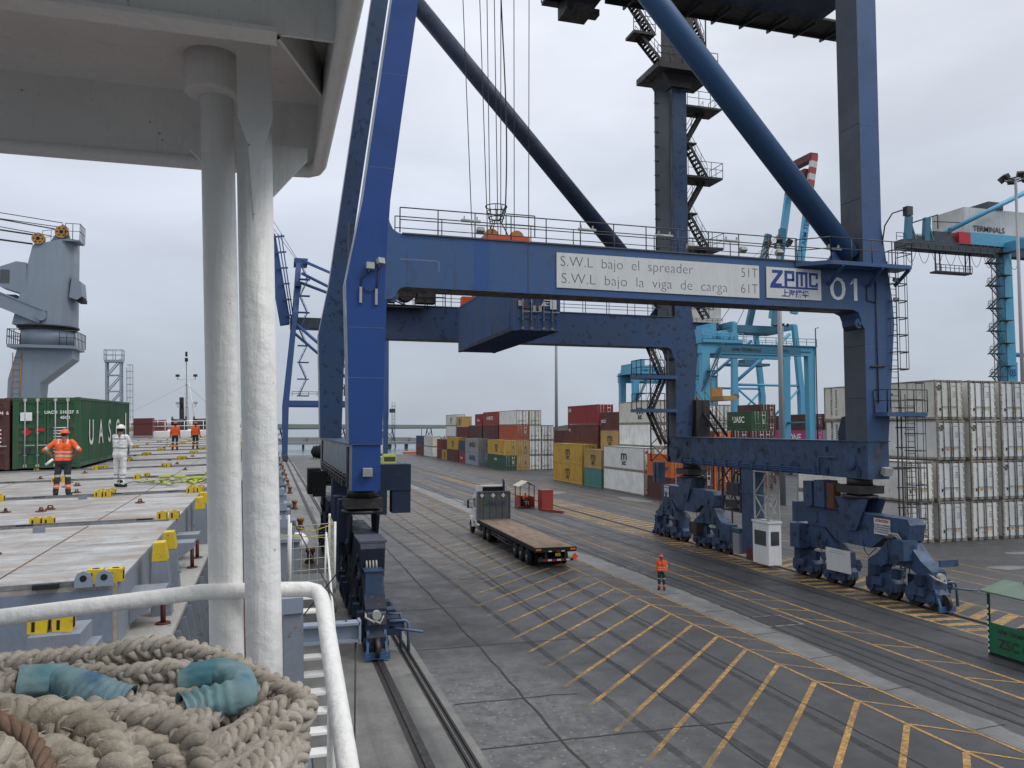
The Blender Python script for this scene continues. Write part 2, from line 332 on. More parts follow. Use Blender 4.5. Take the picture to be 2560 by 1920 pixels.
# ---------------------------------------------------------------- mesh building
ORI = {}
class MB:
    def __init__(s, T=None): s.v = []; s.f = []; s.sm = []; s.T = T; s.mi = []; s.cur = 0
    def add(s, vs, fs, smooth=False):
        o = len(s.v); s.v += [Vector(p) for p in vs]
        for f in fs: s.f.append([i + o for i in f]); s.sm.append(smooth); s.mi.append(s.cur)
        return s
    def box(s, a, b):
        x0, y0, z0 = a; x1, y1, z1 = b
        return s.add([(x0, y0, z0), (x1, y0, z0), (x1, y1, z0), (x0, y1, z0), (x0, y0, z1), (x1, y0, z1), (x1, y1, z1), (x0, y1, z1)],
                     [(0, 3, 2, 1), (4, 5, 6, 7), (0, 1, 5, 4), (1, 2, 6, 5), (2, 3, 7, 6), (3, 0, 4, 7)])
    def beam(s, p, q, w, h, up=(0, 0, 1), w2=None, h2=None):
        p = Vector(p); q = Vector(q); d = (q - p).normalized(); u = Vector(up)
        if abs(d.dot(u)) > .98: u = Vector((0, 1, 0))
        x = d.cross(u).normalized(); y = x.cross(d).normalized()
        w2 = w if w2 is None else w2; h2 = h if h2 is None else h2
        vs = []
        for c, a, b in ((p, w / 2, h / 2), (q, w2 / 2, h2 / 2)):
            vs += [c - x * a - y * b, c + x * a - y * b, c + x * a + y * b, c - x * a + y * b]
        return s.add(vs, [(0, 1, 2, 3), (7, 6, 5, 4), (0, 4, 5, 1), (1, 5, 6, 2), (2, 6, 7, 3), (3, 7, 4, 0)])
    def tube(s, pts, r, n=6, closed=False, cap=True):
        pts = [Vector(p) for p in pts]; m = len(pts); rs = r if isinstance(r, (list, tuple)) else [r] * m
        vs = []; prev = None
        for i, p in enumerate(pts):
            a = pts[(i - 1) % m] if (closed or i) else p; b = pts[(i + 1) % m] if (closed or i < m - 1) else p
            d = (b - a).normalized() if (b - a).length > 1e-9 else Vector((0, 0, 1))
            if prev is None:
                u = Vector((0, 0, 1)) if abs(d.z) < .9 else Vector((1, 0, 0)); x = d.cross(u).normalized()
            else: x = (prev - d * prev.dot(d)); x = x.normalized() if x.length > 1e-6 else d.orthogonal().normalized()
            prev = x; y = d.cross(x)
            for k in range(n):
                t = 2 * math.pi * k / n; vs.append(p + (x * math.cos(t) + y * math.sin(t)) * rs[i])
        fs = []
        for i in range(m if closed else m - 1):
            for k in range(n):
                j = (i + 1) % m; fs.append((i * n + k, i * n + (k + 1) % n, j * n + (k + 1) % n, j * n + k))
        s.add(vs, fs, n > 4)
        if cap and not closed:
            o = len(s.v) - len(vs)
            s.f.append([o + k for k in range(n)][::-1]); s.sm.append(False); s.mi.append(s.cur)
            s.f.append([o + (m - 1) * n + k for k in range(n)]); s.sm.append(False); s.mi.append(s.cur)
        return s
    def cyl(s, p, q, r, n=12, r2=None): return s.tube([p, q], [r, r if r2 is None else r2], n)
    def prism(s, poly, lo, hi, axis='y'):
        k = len(poly)
        def P(a, b, c): return {'x': (c, a, b), 'y': (a, c, b), 'z': (a, b, c)}[axis]
        vs = [P(a, b, lo) for a, b in poly] + [P(a, b, hi) for a, b in poly]
        fs = [tuple(range(k))[::-1], tuple(range(k, 2 * k))] + [(i, (i + 1) % k, k + (i + 1) % k, k + i) for i in range(k)]
        return s.add(vs, fs)
    def quad(s, a, b, c, d): return s.add([a, b, c, d], [(0, 1, 2, 3)])
    def sphere(s, c, r, n=12, m=8, sc=(1, 1, 1)):
        c = Vector(c); vs = []
        for i in range(m + 1):
            t = math.pi * i / m
            for k in range(n):
                p = 2 * math.pi * k / n; vs.append(c + Vector((r * sc[0] * math.sin(t) * math.cos(p), r * sc[1] * math.sin(t) * math.sin(p), r * sc[2] * math.cos(t))))
        fs = [(i * n + k, (i + 1) * n + k, (i + 1) * n + (k + 1) % n, i * n + (k + 1) % n) for i in range(m) for k in range(n)]
        return s.add(vs, fs, True)
    def ring(s, c, r, tr, axis='y', n=20, k=6):
        c = Vector(c); pts = []
        for i in range(n):
            a = 2 * math.pi * i / n; u, w = r * math.cos(a), r * math.sin(a)
            pts.append(c + Vector({'x': (0, u, w), 'y': (u, 0, w), 'z': (u, w, 0)}[axis]))
        return s.tube(pts, tr, k, True)
    def disc(s, c, r, h, axis='y', n=20):
        c = Vector(c); d = Vector({'x': (h / 2, 0, 0), 'y': (0, h / 2, 0), 'z': (0, 0, h / 2)}[axis]); return s.cyl(c - d, c + d, r, n)
    def railing(s, pts, h=1.1, r=.022, step=1.5, mid=True, toe=False, n=5):
        pts = [Vector(p) for p in pts]; Z = Vector((0, 0, 1))
        for a, b in zip(pts, pts[1:]):
            s.tube([a + Z * h, b + Z * h], r, n)
            if mid: s.tube([a + Z * h * .52, b + Z * h * .52], r * .85, n)
            k = max(1, int(round((b - a).length / step)))
            for i in range(k + 1):
                p = a.lerp(b, i / k); s.tube([p, p + Z * h], r, n)
        return s
    def mesh(s, name, o=Vector((0, 0, 0)), mats=None):
        vs = s.v if s.T is None else [s.T(p) for p in s.v]
        me = bpy.data.meshes.new(name); me.from_pydata([tuple(p - o) for p in vs], [], s.f)
        me.polygons.foreach_set('use_smooth', s.sm)
        if mats and len(mats) > 1: me.polygons.foreach_set('material_index', s.mi)
        for m in (mats or []): me.materials.append(m)
        bm = bmesh.new(); bm.from_mesh(me); bmesh.ops.recalc_face_normals(bm, faces=bm.faces); bm.to_mesh(me); bm.free()
        me.update(); return me
    def build(s, name, mat, parent=None, label=None, cat=None, group=None, kind=None):
        mats = mat if isinstance(mat, list) else [mat]
        if parent is not None: o = ORI[parent]
        else:
            vs = s.v if s.T is None else [s.T(p) for p in s.v]
            xs = [p.x for p in vs]; ys = [p.y for p in vs]; zs = [p.z for p in vs]
            o = Vector(((min(xs) + max(xs)) / 2, (min(ys) + max(ys)) / 2, min(zs)))
        ob = bpy.data.objects.new(name, s.mesh(name, o, mats)); col.objects.link(ob)
        ORI[ob] = o
        if parent is not None: ob.parent = parent
        else: ob.location = o
        tag(ob, label, cat, group, kind); return ob
def tag(o, label=None, cat=None, group=None, kind=None):
    if label: o['label'] = label
    if cat: o['category'] = cat
    if group: o['group'] = group
    if kind: o['kind'] = kind
    return o
def thing(name, loc, label, cat, group=None):
    o = bpy.data.objects.new(name, None); col.objects.link(o); o.location = loc; o.empty_display_size = .3
    ORI[o] = Vector(loc); return tag(o, label, cat, group)
def inst(name, me, loc, parent=None, mat=None, rot=None, color=None, scale=None):
    o = bpy.data.objects.new(name, me); col.objects.link(o); loc = Vector(loc)
    ORI[o] = loc
    if parent is not None: o.parent = parent; o.location = loc - ORI[parent]
    else: o.location = loc
    if rot is not None: o.rotation_euler = rot
    if scale is not None: o.scale = scale
    if color is not None: o.color = tuple(color) + (1,)
    return o
TXT = {}
def text_mesh(s, size, mat, offset=0.0, align='CENTER', space=1.0, lead=1.0):
    key = (s, size, mat.name, offset, align, space, lead)
    if key in TXT: return TXT[key]
    cu = bpy.data.curves.new('lettering', 'FONT'); cu.body = s; cu.size = size; cu.align_x = align; cu.align_y = 'CENTER'
    cu.offset = offset; cu.space_character = space; cu.space_line = lead; cu.resolution_u = 3
    ob = bpy.data.objects.new('lettering', cu); col.objects.link(ob)
    bpy.context.view_layer.update()
    me = bpy.data.meshes.new_from_object(ob.evaluated_get(bpy.context.evaluated_depsgraph_get()))
    bpy.data.objects.remove(ob); bpy.data.curves.remove(cu)
    me.name = 'lettering'; me.materials.clear(); me.materials.append(mat); TXT[key] = me; return me
def letter(s, size, pos, facing, mat, parent, offset=0.0, align='CENTER', sx=1.0, name='lettering', space=1.0, lead=1.0, spin=0):
    me = text_mesh(s, size, mat, offset, align, space, lead)
    rot = {'-y': (R(90), 0, 0), '-x': (R(90), 0, R(-90)), '+x': (R(90), 0, R(90)), '+y': (R(90), 0, R(180))}[facing]
    o = inst(name, me, pos, parent, rot=rot, scale=(sx, 1, 1))
    if spin:
        o.rotation_euler = (Matrix.Rotation(rot[2], 3, 'Z') @ Matrix.Rotation(rot[0], 3, 'X') @ Matrix.Rotation(R(spin), 3, 'Z')).to_euler()
    return o
M['bollard'] = paint('rusty ochre bollard paint', (.30, .15, .05), .75, .5, (.13, .06, .03), 5, .2, rust=.4, fine=.15)
# ================================================================ SETTING
def sheet(name, x0, x1, y0, y1, z, mat, parent=None, kind='structure'):
    m = MB(); m.quad((x0, y0, z), (x1, y0, z), (x1, y1, z), (x0, y1, z))
    return m.build(name, mat, parent, kind=kind if parent is None else None)
sea = sheet('sea', -14000, 14000, -3000, 22000, -3.0, M['sea'])
quay = MB().box((1.1, -60, -6), (330, 247, 0)).build('quay', M['asphalt'], kind='structure')
sheet('quay_apron', 1.1, 5.25, -60, 247, .004, M['concrete'], quay)
sheet('traffic_lane', 19.9, 27.6, -60, 246, .004, M['asphalt_dark'], quay)
# pale concrete strip with a ragged edge
m = MB(); pts = []
y = -10.0; ra = random.Random(3)
L_, R_ = [], []
while y < 175:
    L_.append((18.42, y)); R_.append((19.35 + .45 * min(1, max(0, (y - 14) / 14)) + ra.uniform(-.13, .13) + .25 * math.sin(y * .21), y)); y += .7
for (a, b), (c, d) in zip(zip(L_, L_[1:]), zip(R_, R_[1:])):
    m.quad((a[0], a[1], .008), (c[0], c[1], .008), (d[0], d[1], .008), (b[0], b[1], .008))
m.build('concrete_strip', M['patch'], quay)
# painted lines
def stripe_mesh(dx, dy, w, mt='yellow_line'):
    m = MB(); l = math.hypot(dx, dy); nx, ny = -dy / l * w / 2, dx / l * w / 2
    m.add([(-nx, -ny, 0), (dx - nx, dy - ny, 0), (dx + nx, dy + ny, 0), (nx, ny, 0)], [(0, 1, 2, 3)])
    return m.mesh('painted_stripe', mats=[M[mt]])
def painted(me, x, y, z=.012, mat=None): return inst('painted_stripe', me, (x, y, z), quay)
def long_line(x, y0, y1, w, z=.012, mat='yellow_line'):
    m = MB(); m.quad((x - w / 2, y0, z), (x + w / 2, y0, z), (x + w / 2, y1, z), (x - w / 2, y1, z)); return m.build('painted_line', M[mat], quay)
long_line(17.0, 8, 178, .12); long_line(18.33, 8, 185, .11)
long_line(21.9, 6, 200, .13, .0125); long_line(23.3, 6, 205, .13, .0125)
long_line(26.92, 6, 212, .15, .0125, 'yellow_hatch'); long_line(28.42, 6, 214, .09, .0125, 'yellow_hatch')
long_line(29.08, 6, 220, .11, .0125, 'yellow_hatch'); long_line(31.35, 6, 222, .13, .0125, 'yellow_hatch')
long_line(35.7, 10, 210, .12); long_line(37.6, 10, 212, .12); long_line(39.8, 14, 214, .12)
diag = stripe_mesh(-7.9, -7.9, .155, 'yellow_bay'); diag_s = stripe_mesh(-6.1, -6.1, .17, 'yellow_bay'); rung = stripe_mesh(1.33, -1.18, .09); rung2 = stripe_mesh(1.4, -1.02, .1)
rung3 = stripe_mesh(1.9, -1.6, .1)
for k in range(-1, 62):
    yy = 16.53 + 1.957 * k
    painted(diag if k > 3 else diag_s, 16.93, yy - .06, .0125)
    painted(rung, 17.05, yy, .0128)
for k in range(-8, 46): painted(rung2, 21.9, 31.85 + 2.1 * k, .0128)
for k in range(10, 34): painted(rung3, 35.7, 22 + 4.3 * k if k > 20 else 22 + 2.2 * k, .0128)
hz1 = MB(); hz1.add([(0, 0, 0), (1.42, -.16, 0), (1.42, .27, 0), (0, .43, 0)], [(0, 1, 2, 3)]); hz1 = hz1.mesh('painted_stripe', mats=[M['yellow_hatch']])
hz2 = MB(); hz2.add([(0, 0, 0), (2.2, 1.08, 0), (2.2, 1.6, 0), (0, .52, 0)], [(0, 1, 2, 3)]); hz2 = hz2.mesh('painted_stripe', mats=[M['yellow_hatch']])
for k in range(0, 150):
    yy = 14 + .92 * k
    if k < 130: painted(hz1, 26.96, yy, .0128)
    if k < 90: painted(hz2, 29.1, 14 + 1.12 * k, .0128)
# tyre marks along the lane
def tyre_mark(pts, w=.24, z=.0105):
    m = MB(); P = catmull2(pts)
    for a, b in zip(P, P[1:]):
        d = Vector((b[0] - a[0], b[1] - a[1])); d = Vector((-d.y, d.x)).normalized() * w / 2
        m.quad((a[0] - d.x, a[1] - d.y, z), (b[0] - d.x, b[1] - d.y, z), (b[0] + d.x, b[1] + d.y, z), (a[0] + d.x, a[1] + d.y, z))
    m.build('tyre_mark', M['rubber'], quay)
def catmull2(p):
    out = []
    for i in range(len(p) - 1):
        a, b, c, d = p[max(i - 1, 0)], p[i], p[i + 1], p[min(i + 2, len(p) - 1)]
        for k in range(10):
            t = k / 10; out.append(tuple(.5 * (2 * b[j] + (c[j] - a[j]) * t + (2 * a[j] - 5 * b[j] + 4 * c[j] - d[j]) * t * t + (3 * b[j] - a[j] - 3 * c[j] + d[j]) * t ** 3) for j in (0, 1)))
    return out + [p[-1]]
for i, (x, s_) in enumerate(((9.2, .6), (11.0, .6), (13.4, -.3), (15.2, -.3), (21.0, .2), (24.2, .1), (26.0, .1), (33.4, .5))):
    tyre_mark([(x + s_ * 2, 6), (x + s_, 24), (x, 48), (x - s_, 80), (x, 130)], .26, .0102 + i * .00015)
# sealed joints in the paving
def crack(pts, w=.05, z=.0145, wob=.05):
    m = MB(); P = []
    for (a, b) in zip(pts, pts[1:]):
        n = max(2, int(math.dist(a, b) / .8))
        for i in range(n): P.append((a[0] + (b[0] - a[0]) * i / n + random.uniform(-wob, wob), a[1] + (b[1] - a[1]) * i / n + random.uniform(-wob, wob)))
    P.append(pts[-1])
    for a, b in zip(P, P[1:]):
        d = Vector((b[0] - a[0], b[1] - a[1])); d = Vector((-d.y, d.x)).normalized() * w / 2
        m.quad((a[0] - d.x, a[1] - d.y, z), (b[0] - d.x, b[1] - d.y, z), (b[0] + d.x, b[1] + d.y, z), (a[0] + d.x, a[1] + d.y, z))
    m.build('sealed_joint', M['joint'], quay)
crack([(7.3, 10), (7.62, 30), (7.65, 150)], .07, .0145); crack([(11.6, 8), (11.6, 140)], .06, .0147); crack([(15.3, 8), (15.4, 100)], .045, .0149)
for k, yy in enumerate((16.6, 20.2, 23.65, 29.7, 36.2, 42.8, 49.3, 56, 62, 69)):
    crack([(5.3, yy), (8.5, yy - .05), (12.6 if k % 2 else 9.2, yy - .15)], .05, .0151 + k * .0001, .04)
crack([(19.95, 8), (20.2, 60), (20.1, 120)], .16, .0163, .06); crack([(20.5, 8), (20.7, 50)], .07, .0165, .05)
for yy in (14.2, 17.6, 21.0, 24.6, 28, 32, 36): crack([(18.45, yy), (19.6, yy + .1)], .035, .0167, .02)
# light patches of repaired paving
for (x, y, w, d) in ((34, 96, 4, 5), (40, 84, 3, 7), (14, 112, 3, 7), (19.5, 88, 2.6, 9), (33.5, 60, 3, 6), (47, 41, 2.2, 1.2), (41.5, 37, 3, 1.4)):
    m = MB(); n = 9; P = [(x + w / 2 * math.cos(2 * math.pi * i / n) * random.uniform(.75, 1.1), y + d / 2 * math.sin(2 * math.pi * i / n) * random.uniform(.75, 1.1), .0095) for i in range(n)]
    m.add(P, [tuple(range(n))]); m.build('paving_patch', M['patch'], quay)
# crane rails let into the ground
def crane_rail(x, label):
    o = thing('crane_rail', (x, 90, 0), label, 'rail')
    m = MB(); m.quad((x - .2, -60, .009), (x + .2, -60, .009), (x + .2, 246, .009), (x - .2, 246, .009)); m.build('rail_groove', M['steel_dark'], o)
    m = MB().box((x - .042, -60, .011), (x + .042, 246, .05)); m.build('rail_head', M['wheel'], o); return o
crane_rail(3.75, 'brown steel crane rail in the pale concrete beside the ship')
crane_rail(28.75, 'steel crane rail between the yellow hazard stripes')
for i, x in enumerate((4.75, 4.95)):
    o = thing('cable_slot', (x, 60, 0), ('narrow steel cable slot beside the waterside rail, nearer the ship', 'narrow steel cable slot beside the waterside rail, farther from the ship')[i], 'cable slot')
    MB().box((x - .07, -60, .009), (x + .07, 246, .0095)).build('slot_gap', M['black'], o)
    MB().box((x - .085, -60, .011), (x - .055, 246, .03)).build('slot_edge', M['steel_dark'], o)
    m = MB(); m.tube([(x + .01, -60, .02), (x + .01, 246, .02)], .035, 6); m.build('supply_cable', M['steel_dark'], o)
def cover(x, y, w, d, lab):
    o = thing('manhole_cover', (x, y, 0), lab, 'manhole')
    MB().box((x - w / 2 - .12, y - d / 2 - .12, .005), (x + w / 2 + .12, y + d / 2 + .12, .010)).build('frame', M['concrete'], o)
    MB().box((x - w / 2, y - d / 2, .010), (x + w / 2, y + d / 2, .022)).build('plate', M['steel_dark'], o)
cover(20.6, 29.8, 1.5, 1.5, 'dark steel manhole cover near the worker in orange, nearer the camera')
cover(20.5, 42.7, 1.1, 1.6, 'grey manhole cover behind the worker on the quay')
# dark work pit with red barriers far along the quay
MB().box((11.5, 158, .01), (17, 161, .03)).build('steel_plate', M['black'], label='black steel plate over a pit far along the quay', cat='plate')
for i, (x, y) in enumerate(((17.4, 159), (18.4, 160))):
    o = MB(); o.box((x, y, 0), (x + .8, y + .35, .35)); o.box((x + .06, y + .06, .35), (x + .74, y + .28, 1.1))
    o.build('road_barrier', M['placard'], label=('red plastic barrier touching the far black plate', 'red plastic barrier farther from the black plate')[i], cat='barrier', group='red barriers by the pit')
# quay bollards
def bollard(x, y, lab):
    o = thing('mooring_bollard', (x, y, 0), lab, 'bollard', 'bollards along the quay edge')
    m = MB(); m.tube([(x, y, 0), (x, y, .08), (x, y, .25), (x, y, .62)], [.36, .34, .2, .2], 14); m.build('post', M['rusty'], o)
    m = MB(); m.tube([(x, y, .60), (x, y, .68), (x, y, .86), (x, y, .90)], [.21, .29, .30, .22], 14); m.build('cap', M['bollard'], o)
ordn = ['nearest', 'second', 'third', 'fourth', 'fifth', 'sixth', 'seventh', 'eighth', 'ninth', 'tenth']
for k, y in enumerate((34, 50.6, 67.3, 84, 104, 118.4, 134, 148, 164, 182)):
    bollard(2.45, y, f'rusty orange mooring bollard on the quay edge, {ordn[k]} from the camera')
# breakwater, conveyor gallery, far shore
m = MB(); 
for i in range(70):
    x = -420 + i * 16; m.box((x, 640 + random.uniform(-6, 6), -4), (x + 17, 660 + random.uniform(0, 9), -.2 + random.uniform(0, 1.0)))
m.build('breakwater', M['conc_far'], kind='structure')
o = thing('jetty', (40, 430, -3), 'long grey jetty on piles across the harbour', 'jetty')
MB().box((-240, 428, -.6), (330, 436, .7)).build('deck', M['conc_far'], o)
m = MB()
for i in range(64): m.box((-236 + i * 9, 429, -4), (-235 + i * 9, 435, -.6))
m.build('piles', M['far_steel'], o)
o = thing('conveyor_gallery', (40, 410, 0), 'long green conveyor gallery on trestles beyond the quay', 'conveyor')
A, B = Vector((-110, 205, 8.35)), Vector((190, 640, 9.0))
MB().beam(A + Vector((0, 0, .15)), B + Vector((0, 0, .15)), 4, 2.0).build('gallery', M['conveyor'], o)
MB().beam(A + Vector((0, 0, -1.0)), B + Vector((0, 0, -1.0)), 4.4, .5).build('girder', M['far_steel'], o)
for i in range(9):
    p = A.lerp(B, .06 + i * .105); m = MB()
    for dx in (-4.5, 4.5):
        m.beam((p.x + dx, p.y + dx * 1.4, -3), (p.x + dx * .35, p.y + dx * .5, 7.6), .5, .5)
    m.beam((p.x - 3.2, p.y - 4.4, 1), (p.x + 2, p.y + 2.8, 6), .25, .25); m.beam((p.x + 3.2, p.y + 4.4, 1), (p.x - 2, p.y - 2.8, 6), .25, .25)
    m.build('trestle', M['far_steel'], o)
m = MB(); n = 40
P = [(900 + i * 70, 4200 - i * 40, -4 + 46 * math.sin(math.pi * i / n) * (.7 + .3 * math.sin(i * 1.7))) for i in range(n + 1)]
for a, b in zip(P, P[1:]):
    m.quad((a[0], a[1], -4), (b[0], b[1], -4), (b[0], b[1], b[2]), (a[0], a[1], a[2]))
    m.quad((a[0], a[1], a[2]), (b[0], b[1], b[2]), (b[0] + 300, b[1] + 500, -4), (a[0] + 300, a[1] + 500, -4))
m.build('hills', flat('far hillside', (.15, .16, .13), .9), kind='structure')
# large rubber fender, tug and barge at the quay end
o = thing('floating_fender', (13.5, 222, 0), 'big black tyre wrapped fender lying on the far quay end', 'fender')
m = MB(); m.tube([(10.5, 222, 1.7), (10.9, 222, 1.7), (11.6, 222, 1.7), (13.5, 222, 1.7), (15.4, 222, 1.7), (16.1, 222, 1.7), (16.5, 222, 1.7)], [.3, 1.1, 1.6, 1.75, 1.6, 1.1, .3], 18); m.build('rubber_body', M['black'], o)
for i in range(7):
    m = MB(); m.ring((11.2 + i * .77, 222, 1.7), 1.72 - .05 * abs(i - 3) ** 2 * .5, .16, 'x', 20, 6); m.build('tyre', M['tyre'], o)
o = thing('work_boat', (52, 285, -3), 'red hulled work boat moored past the far containers', 'boat')
MB().prism([(46, -3), (58, -3), (59.5, -.2), (45.5, -.4)], 283, 287, 'y').build('hull', M['orange'], o)
m = MB(); m.box((50, 284, -.4), (54, 286, 2.6)); m.build('wheelhouse', M['house_white'], o)
MB().beam((52, 285, 2), (52, 285, 8), .2, .2).build('mast', M['far_steel'], o)
o = thing('spud_barge', (66, 280, -3), 'black barge with a yellow frame behind the far stack', 'barge')
MB().box((58, 275, -3.3), (80, 285, .6)).build('hull', M['black'], o)
m = MB()
for i in range(6):
    m.box((60 + i * 2.6, 276, .6), (60.35 + i * 2.6, 276.4, 5.4)); m.box((60 + i * 2.6, 284, .6), (60.35 + i * 2.6, 284.4, 5.4))
for z in (2.2, 3.8, 5.3): m.box((60, 276.05, z), (73.4, 276.3, z + .3))
m.build('frame', M['gold'], o)
# ================================================================ MAIN QUAY CRANE
def split_mat(ob, fn, slots):
    ob.data.materials.clear()
    for m in slots: ob.data.materials.append(m)
    for p in ob.data.polygons: p.material_index = fn(p)
def stair(m, a, b, w=.8, along='x', n=None, rail=True, treads=True):
    """a flight of stairs from a up to b; w across"""
    a = Vector(a); b = Vector(b); d = b - a
    side = Vector((0, w / 2, 0)) if abs(d.x) > abs(d.y) else Vector((w / 2, 0, 0))
    for s in (-1, 1):
        m.beam(a + side * s, b + side * s, .05, .22)
        if rail:
            h = Vector((0, 0, .95)); m.tube([a + side * s + h, b + side * s + h], .022, 5); m.tube([a + side * s + h * .5, b + side * s + h * .5], .018, 5)
            for t in (0, .33, .66, 1): p = a.lerp(b, t) + side * s; m.tube([p, p + h], .02, 5)
    if treads:
        n = n or max(4, int(abs(d.z) / .24)); f = Vector((.12, 0, 0)) if abs(d.x) > abs(d.y) else Vector((0, .12, 0))
        for i in range(1, n):
            p = a.lerp(b, i / n); m.beam(p - side, p + side, .24, .04)
    return m
def cage_ladder(m, x, y, z0, z1, w=.45, face=(0, -1), cage=True, step=.3):
    fx, fy = face; sx, sy = -fy, fx
    for s in (-1, 1): m.tube([(x + sx * w / 2 * s, y + sy * w / 2 * s, z0), (x + sx * w / 2 * s, y + sy * w / 2 * s, z1)], .03, 5)
    z = z0 + step
    while z < z1: m.tube([(x - sx * w / 2, y - sy * w / 2, z), (x + sx * w / 2, y + sy * w / 2, z)], .017, 4); z += step
    if cage:
        z = z0 + 2.2; hoop = [(-.5, 0), (-.62, .35), (-.35, .72), (.35, .72), (.62, .35), (.5, 0)]
        hz = []
        while z < z1 + .9:
            m.tube([(x + sx * a * .75 + fx * b, y + sy * a * .75 + fy * b, z) for a, b in hoop], .03, 4); hz.append(z); z += .85
        for a, b in hoop[1:-1]: m.tube([(x + sx * a * .75 + fx * b, y + sy * a * .75 + fy * b, hz[0]), (x + sx * a * .75 + fx * b, y + sy * a * .75 + fy * b, hz[-1])], .022, 4)
    return m
def floodlight(x, y, z, parent, d=(0, -1, 0), s=.4, name='floodlight'):
    m = MB(); d = Vector(d); p = Vector((x, y, z))
    m.beam(p, p + d * s * .7, s, s * .8, w2=s * 1.15, h2=s * .95); m.beam(p - Vector((0, 0, s * .7)), p, .05, .05)
    return m.build(name, M['lamp_grey'], parent)

WX, LX, YN, YF = 3.72, 28.7, 32.65, 52.0
crane = thing('quay_crane', (16, 43, 0), 'tall blue ship to shore gantry crane carrying a white load sign and number 01', 'crane')
# --- legs (each is one part)
def ws_leg(y0, mat, top=42):
    P = [(3.02, 7.54), (4.34, 7.54), (4.42, 11.2), (4.5, 14.0), (4.53, 16.4), (4.6, 17.6), (5.02, 21.0), (5.71, 26.26), (7.78, top), (6.69, top), (4.6, 26.1), (3.47, 17.5), (2.83, 14.1), (2.93, 11.2)]
    return MB().prism(P, y0, y0 + 1.5, 'y').build('leg', mat, crane)
l1 = ws_leg(YN, M['blue_bright']); l2 = ws_leg(YF, M['blue_spot'])
edge_pale = paint('pale grey blue paint', (.185, .21, .25), .5, .35, (.11, .12, .135), .6, .3, fine=.05)
split_mat(l1, lambda p: 1 if p.normal.x < -.5 else 0, [M['blue_bright'], edge_pale])  # waterside faces set paler in the colour than the front
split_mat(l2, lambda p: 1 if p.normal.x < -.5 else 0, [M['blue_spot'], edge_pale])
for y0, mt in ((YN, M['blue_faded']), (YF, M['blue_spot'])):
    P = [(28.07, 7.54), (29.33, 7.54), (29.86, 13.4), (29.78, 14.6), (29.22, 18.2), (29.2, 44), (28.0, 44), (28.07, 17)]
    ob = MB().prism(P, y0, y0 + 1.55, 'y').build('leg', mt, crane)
    split_mat(ob, lambda p: 1 if p.normal.x < -.7 else 0, [mt, M['blue_grey']])  # waterside faces set greyer and darker in the colour than the front
# near leg: brighter repainted foot
# --- portal beams
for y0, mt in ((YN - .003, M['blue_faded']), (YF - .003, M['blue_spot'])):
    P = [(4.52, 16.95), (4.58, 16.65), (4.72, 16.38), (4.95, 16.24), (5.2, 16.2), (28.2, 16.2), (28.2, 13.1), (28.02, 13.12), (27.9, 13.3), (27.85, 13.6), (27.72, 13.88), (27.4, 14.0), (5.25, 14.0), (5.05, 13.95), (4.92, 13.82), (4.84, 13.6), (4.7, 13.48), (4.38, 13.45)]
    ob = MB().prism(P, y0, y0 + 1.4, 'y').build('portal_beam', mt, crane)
    split_mat(ob, lambda p: 1 if p.normal.z < -.5 else 0, [mt, M['steel_dark']])  # dark underside put into the colour of the bottom faces
    MB().box((5.1, y0 - .06, 16.2), (28.0, y0 + 1.5, 16.26)).build('walkway', M['walk'], ob)
    m = MB(); m.railing([(5.0, y0 - .02, 16.26), (24.2 if y0 < 40 else 27.5, y0 - .02, 16.26)], 1.05, .028, 1.65); m.railing([(5.0, y0 + 1.4, 16.26), (27.6, y0 + 1.4, 16.26)], 1.05, .025, 2.0)
    m.build('handrail', M['rail_grey'], ob)
    if y0 < 40:
        beam1 = ob
        for x in (8.0, 13.3, 17.1, 20.6, 26.3):
            m = MB(); m.cyl((x - .42, y0 - .06, 16.95), (x + .42, y0 - .06, 16.95), .07, 8); m.box((x - .3, y0 - .08, 16.9), (x - .26, y0, 17.15)); m.box((x + .26, y0 - .08, 16.9), (x + .3, y0, 17.15)); m.build('tube_lamp', M['lamp_grey'], ob)
        for x in (8.5, 18.6, 21.4, 23.4): floodlight(x, y0 + .3, 16.75, ob, (0, -.4, -.9), .3)
# lugs under the beam corners
for x, z in ((27.82, 13.35), (4.72, 13.62)):
    m = MB(); m.disc((x, YN + .12, z), .26, .12, 'y', 16); m.disc((x, YN + .04, z), .1, .06, 'y', 12); m.build('lug', M['blue_bogie'], crane)
# repaint patches, brushed seams and plate joints
touch = paint('repainted blue patch', (.022, .078, .245), .5, .4, (.05, .08, .13), .5, .4, runs=.4); seam_m = paint('brushed grey seam paint', (.12, .16, .24), .55, .3, (.08, .1, .13), 2, .2)
for (x0, x1, z0, z1, mt) in ((8.15, 8.85, 14.05, 16.15, touch), (5.0, 6.6, 15.12, 15.19, seam_m), (6.62, 6.68, 14.7, 15.15, seam_m), (10.55, 10.58, 14.05, 16.15, M['blue_dark']), (4.9, 7.4, 16.05, 16.12, touch), (24.4, 24.43, 14.05, 14.35, M['blue_dark'])):
    MB().box((x0, YN - .0065, z0), (x1, YN - .0045, z1)).build('repaint_patch', mt, crane)
for z, x0, x1 in ((12.25, 2.92, 4.42), (18.9, 3.68, 4.74), (22.9, 4.2, 5.25), (10.2, 2.97, 4.38)): MB().box((x0, YN - .006, z), (x1, YN - .001, z + .018)).build('weld_seam', seam_m, crane)
for z in (9.6, 12.2, 19.6, 23.4): MB().box((28.09, YN - .006, z), (29.2, YN - .001, z + .018)).build('weld_seam', seam_m, crane); MB().box((28.035, 32.7, z + .1), (28.062, 34.1, z + .118)).build('weld_seam', seam_m, crane)
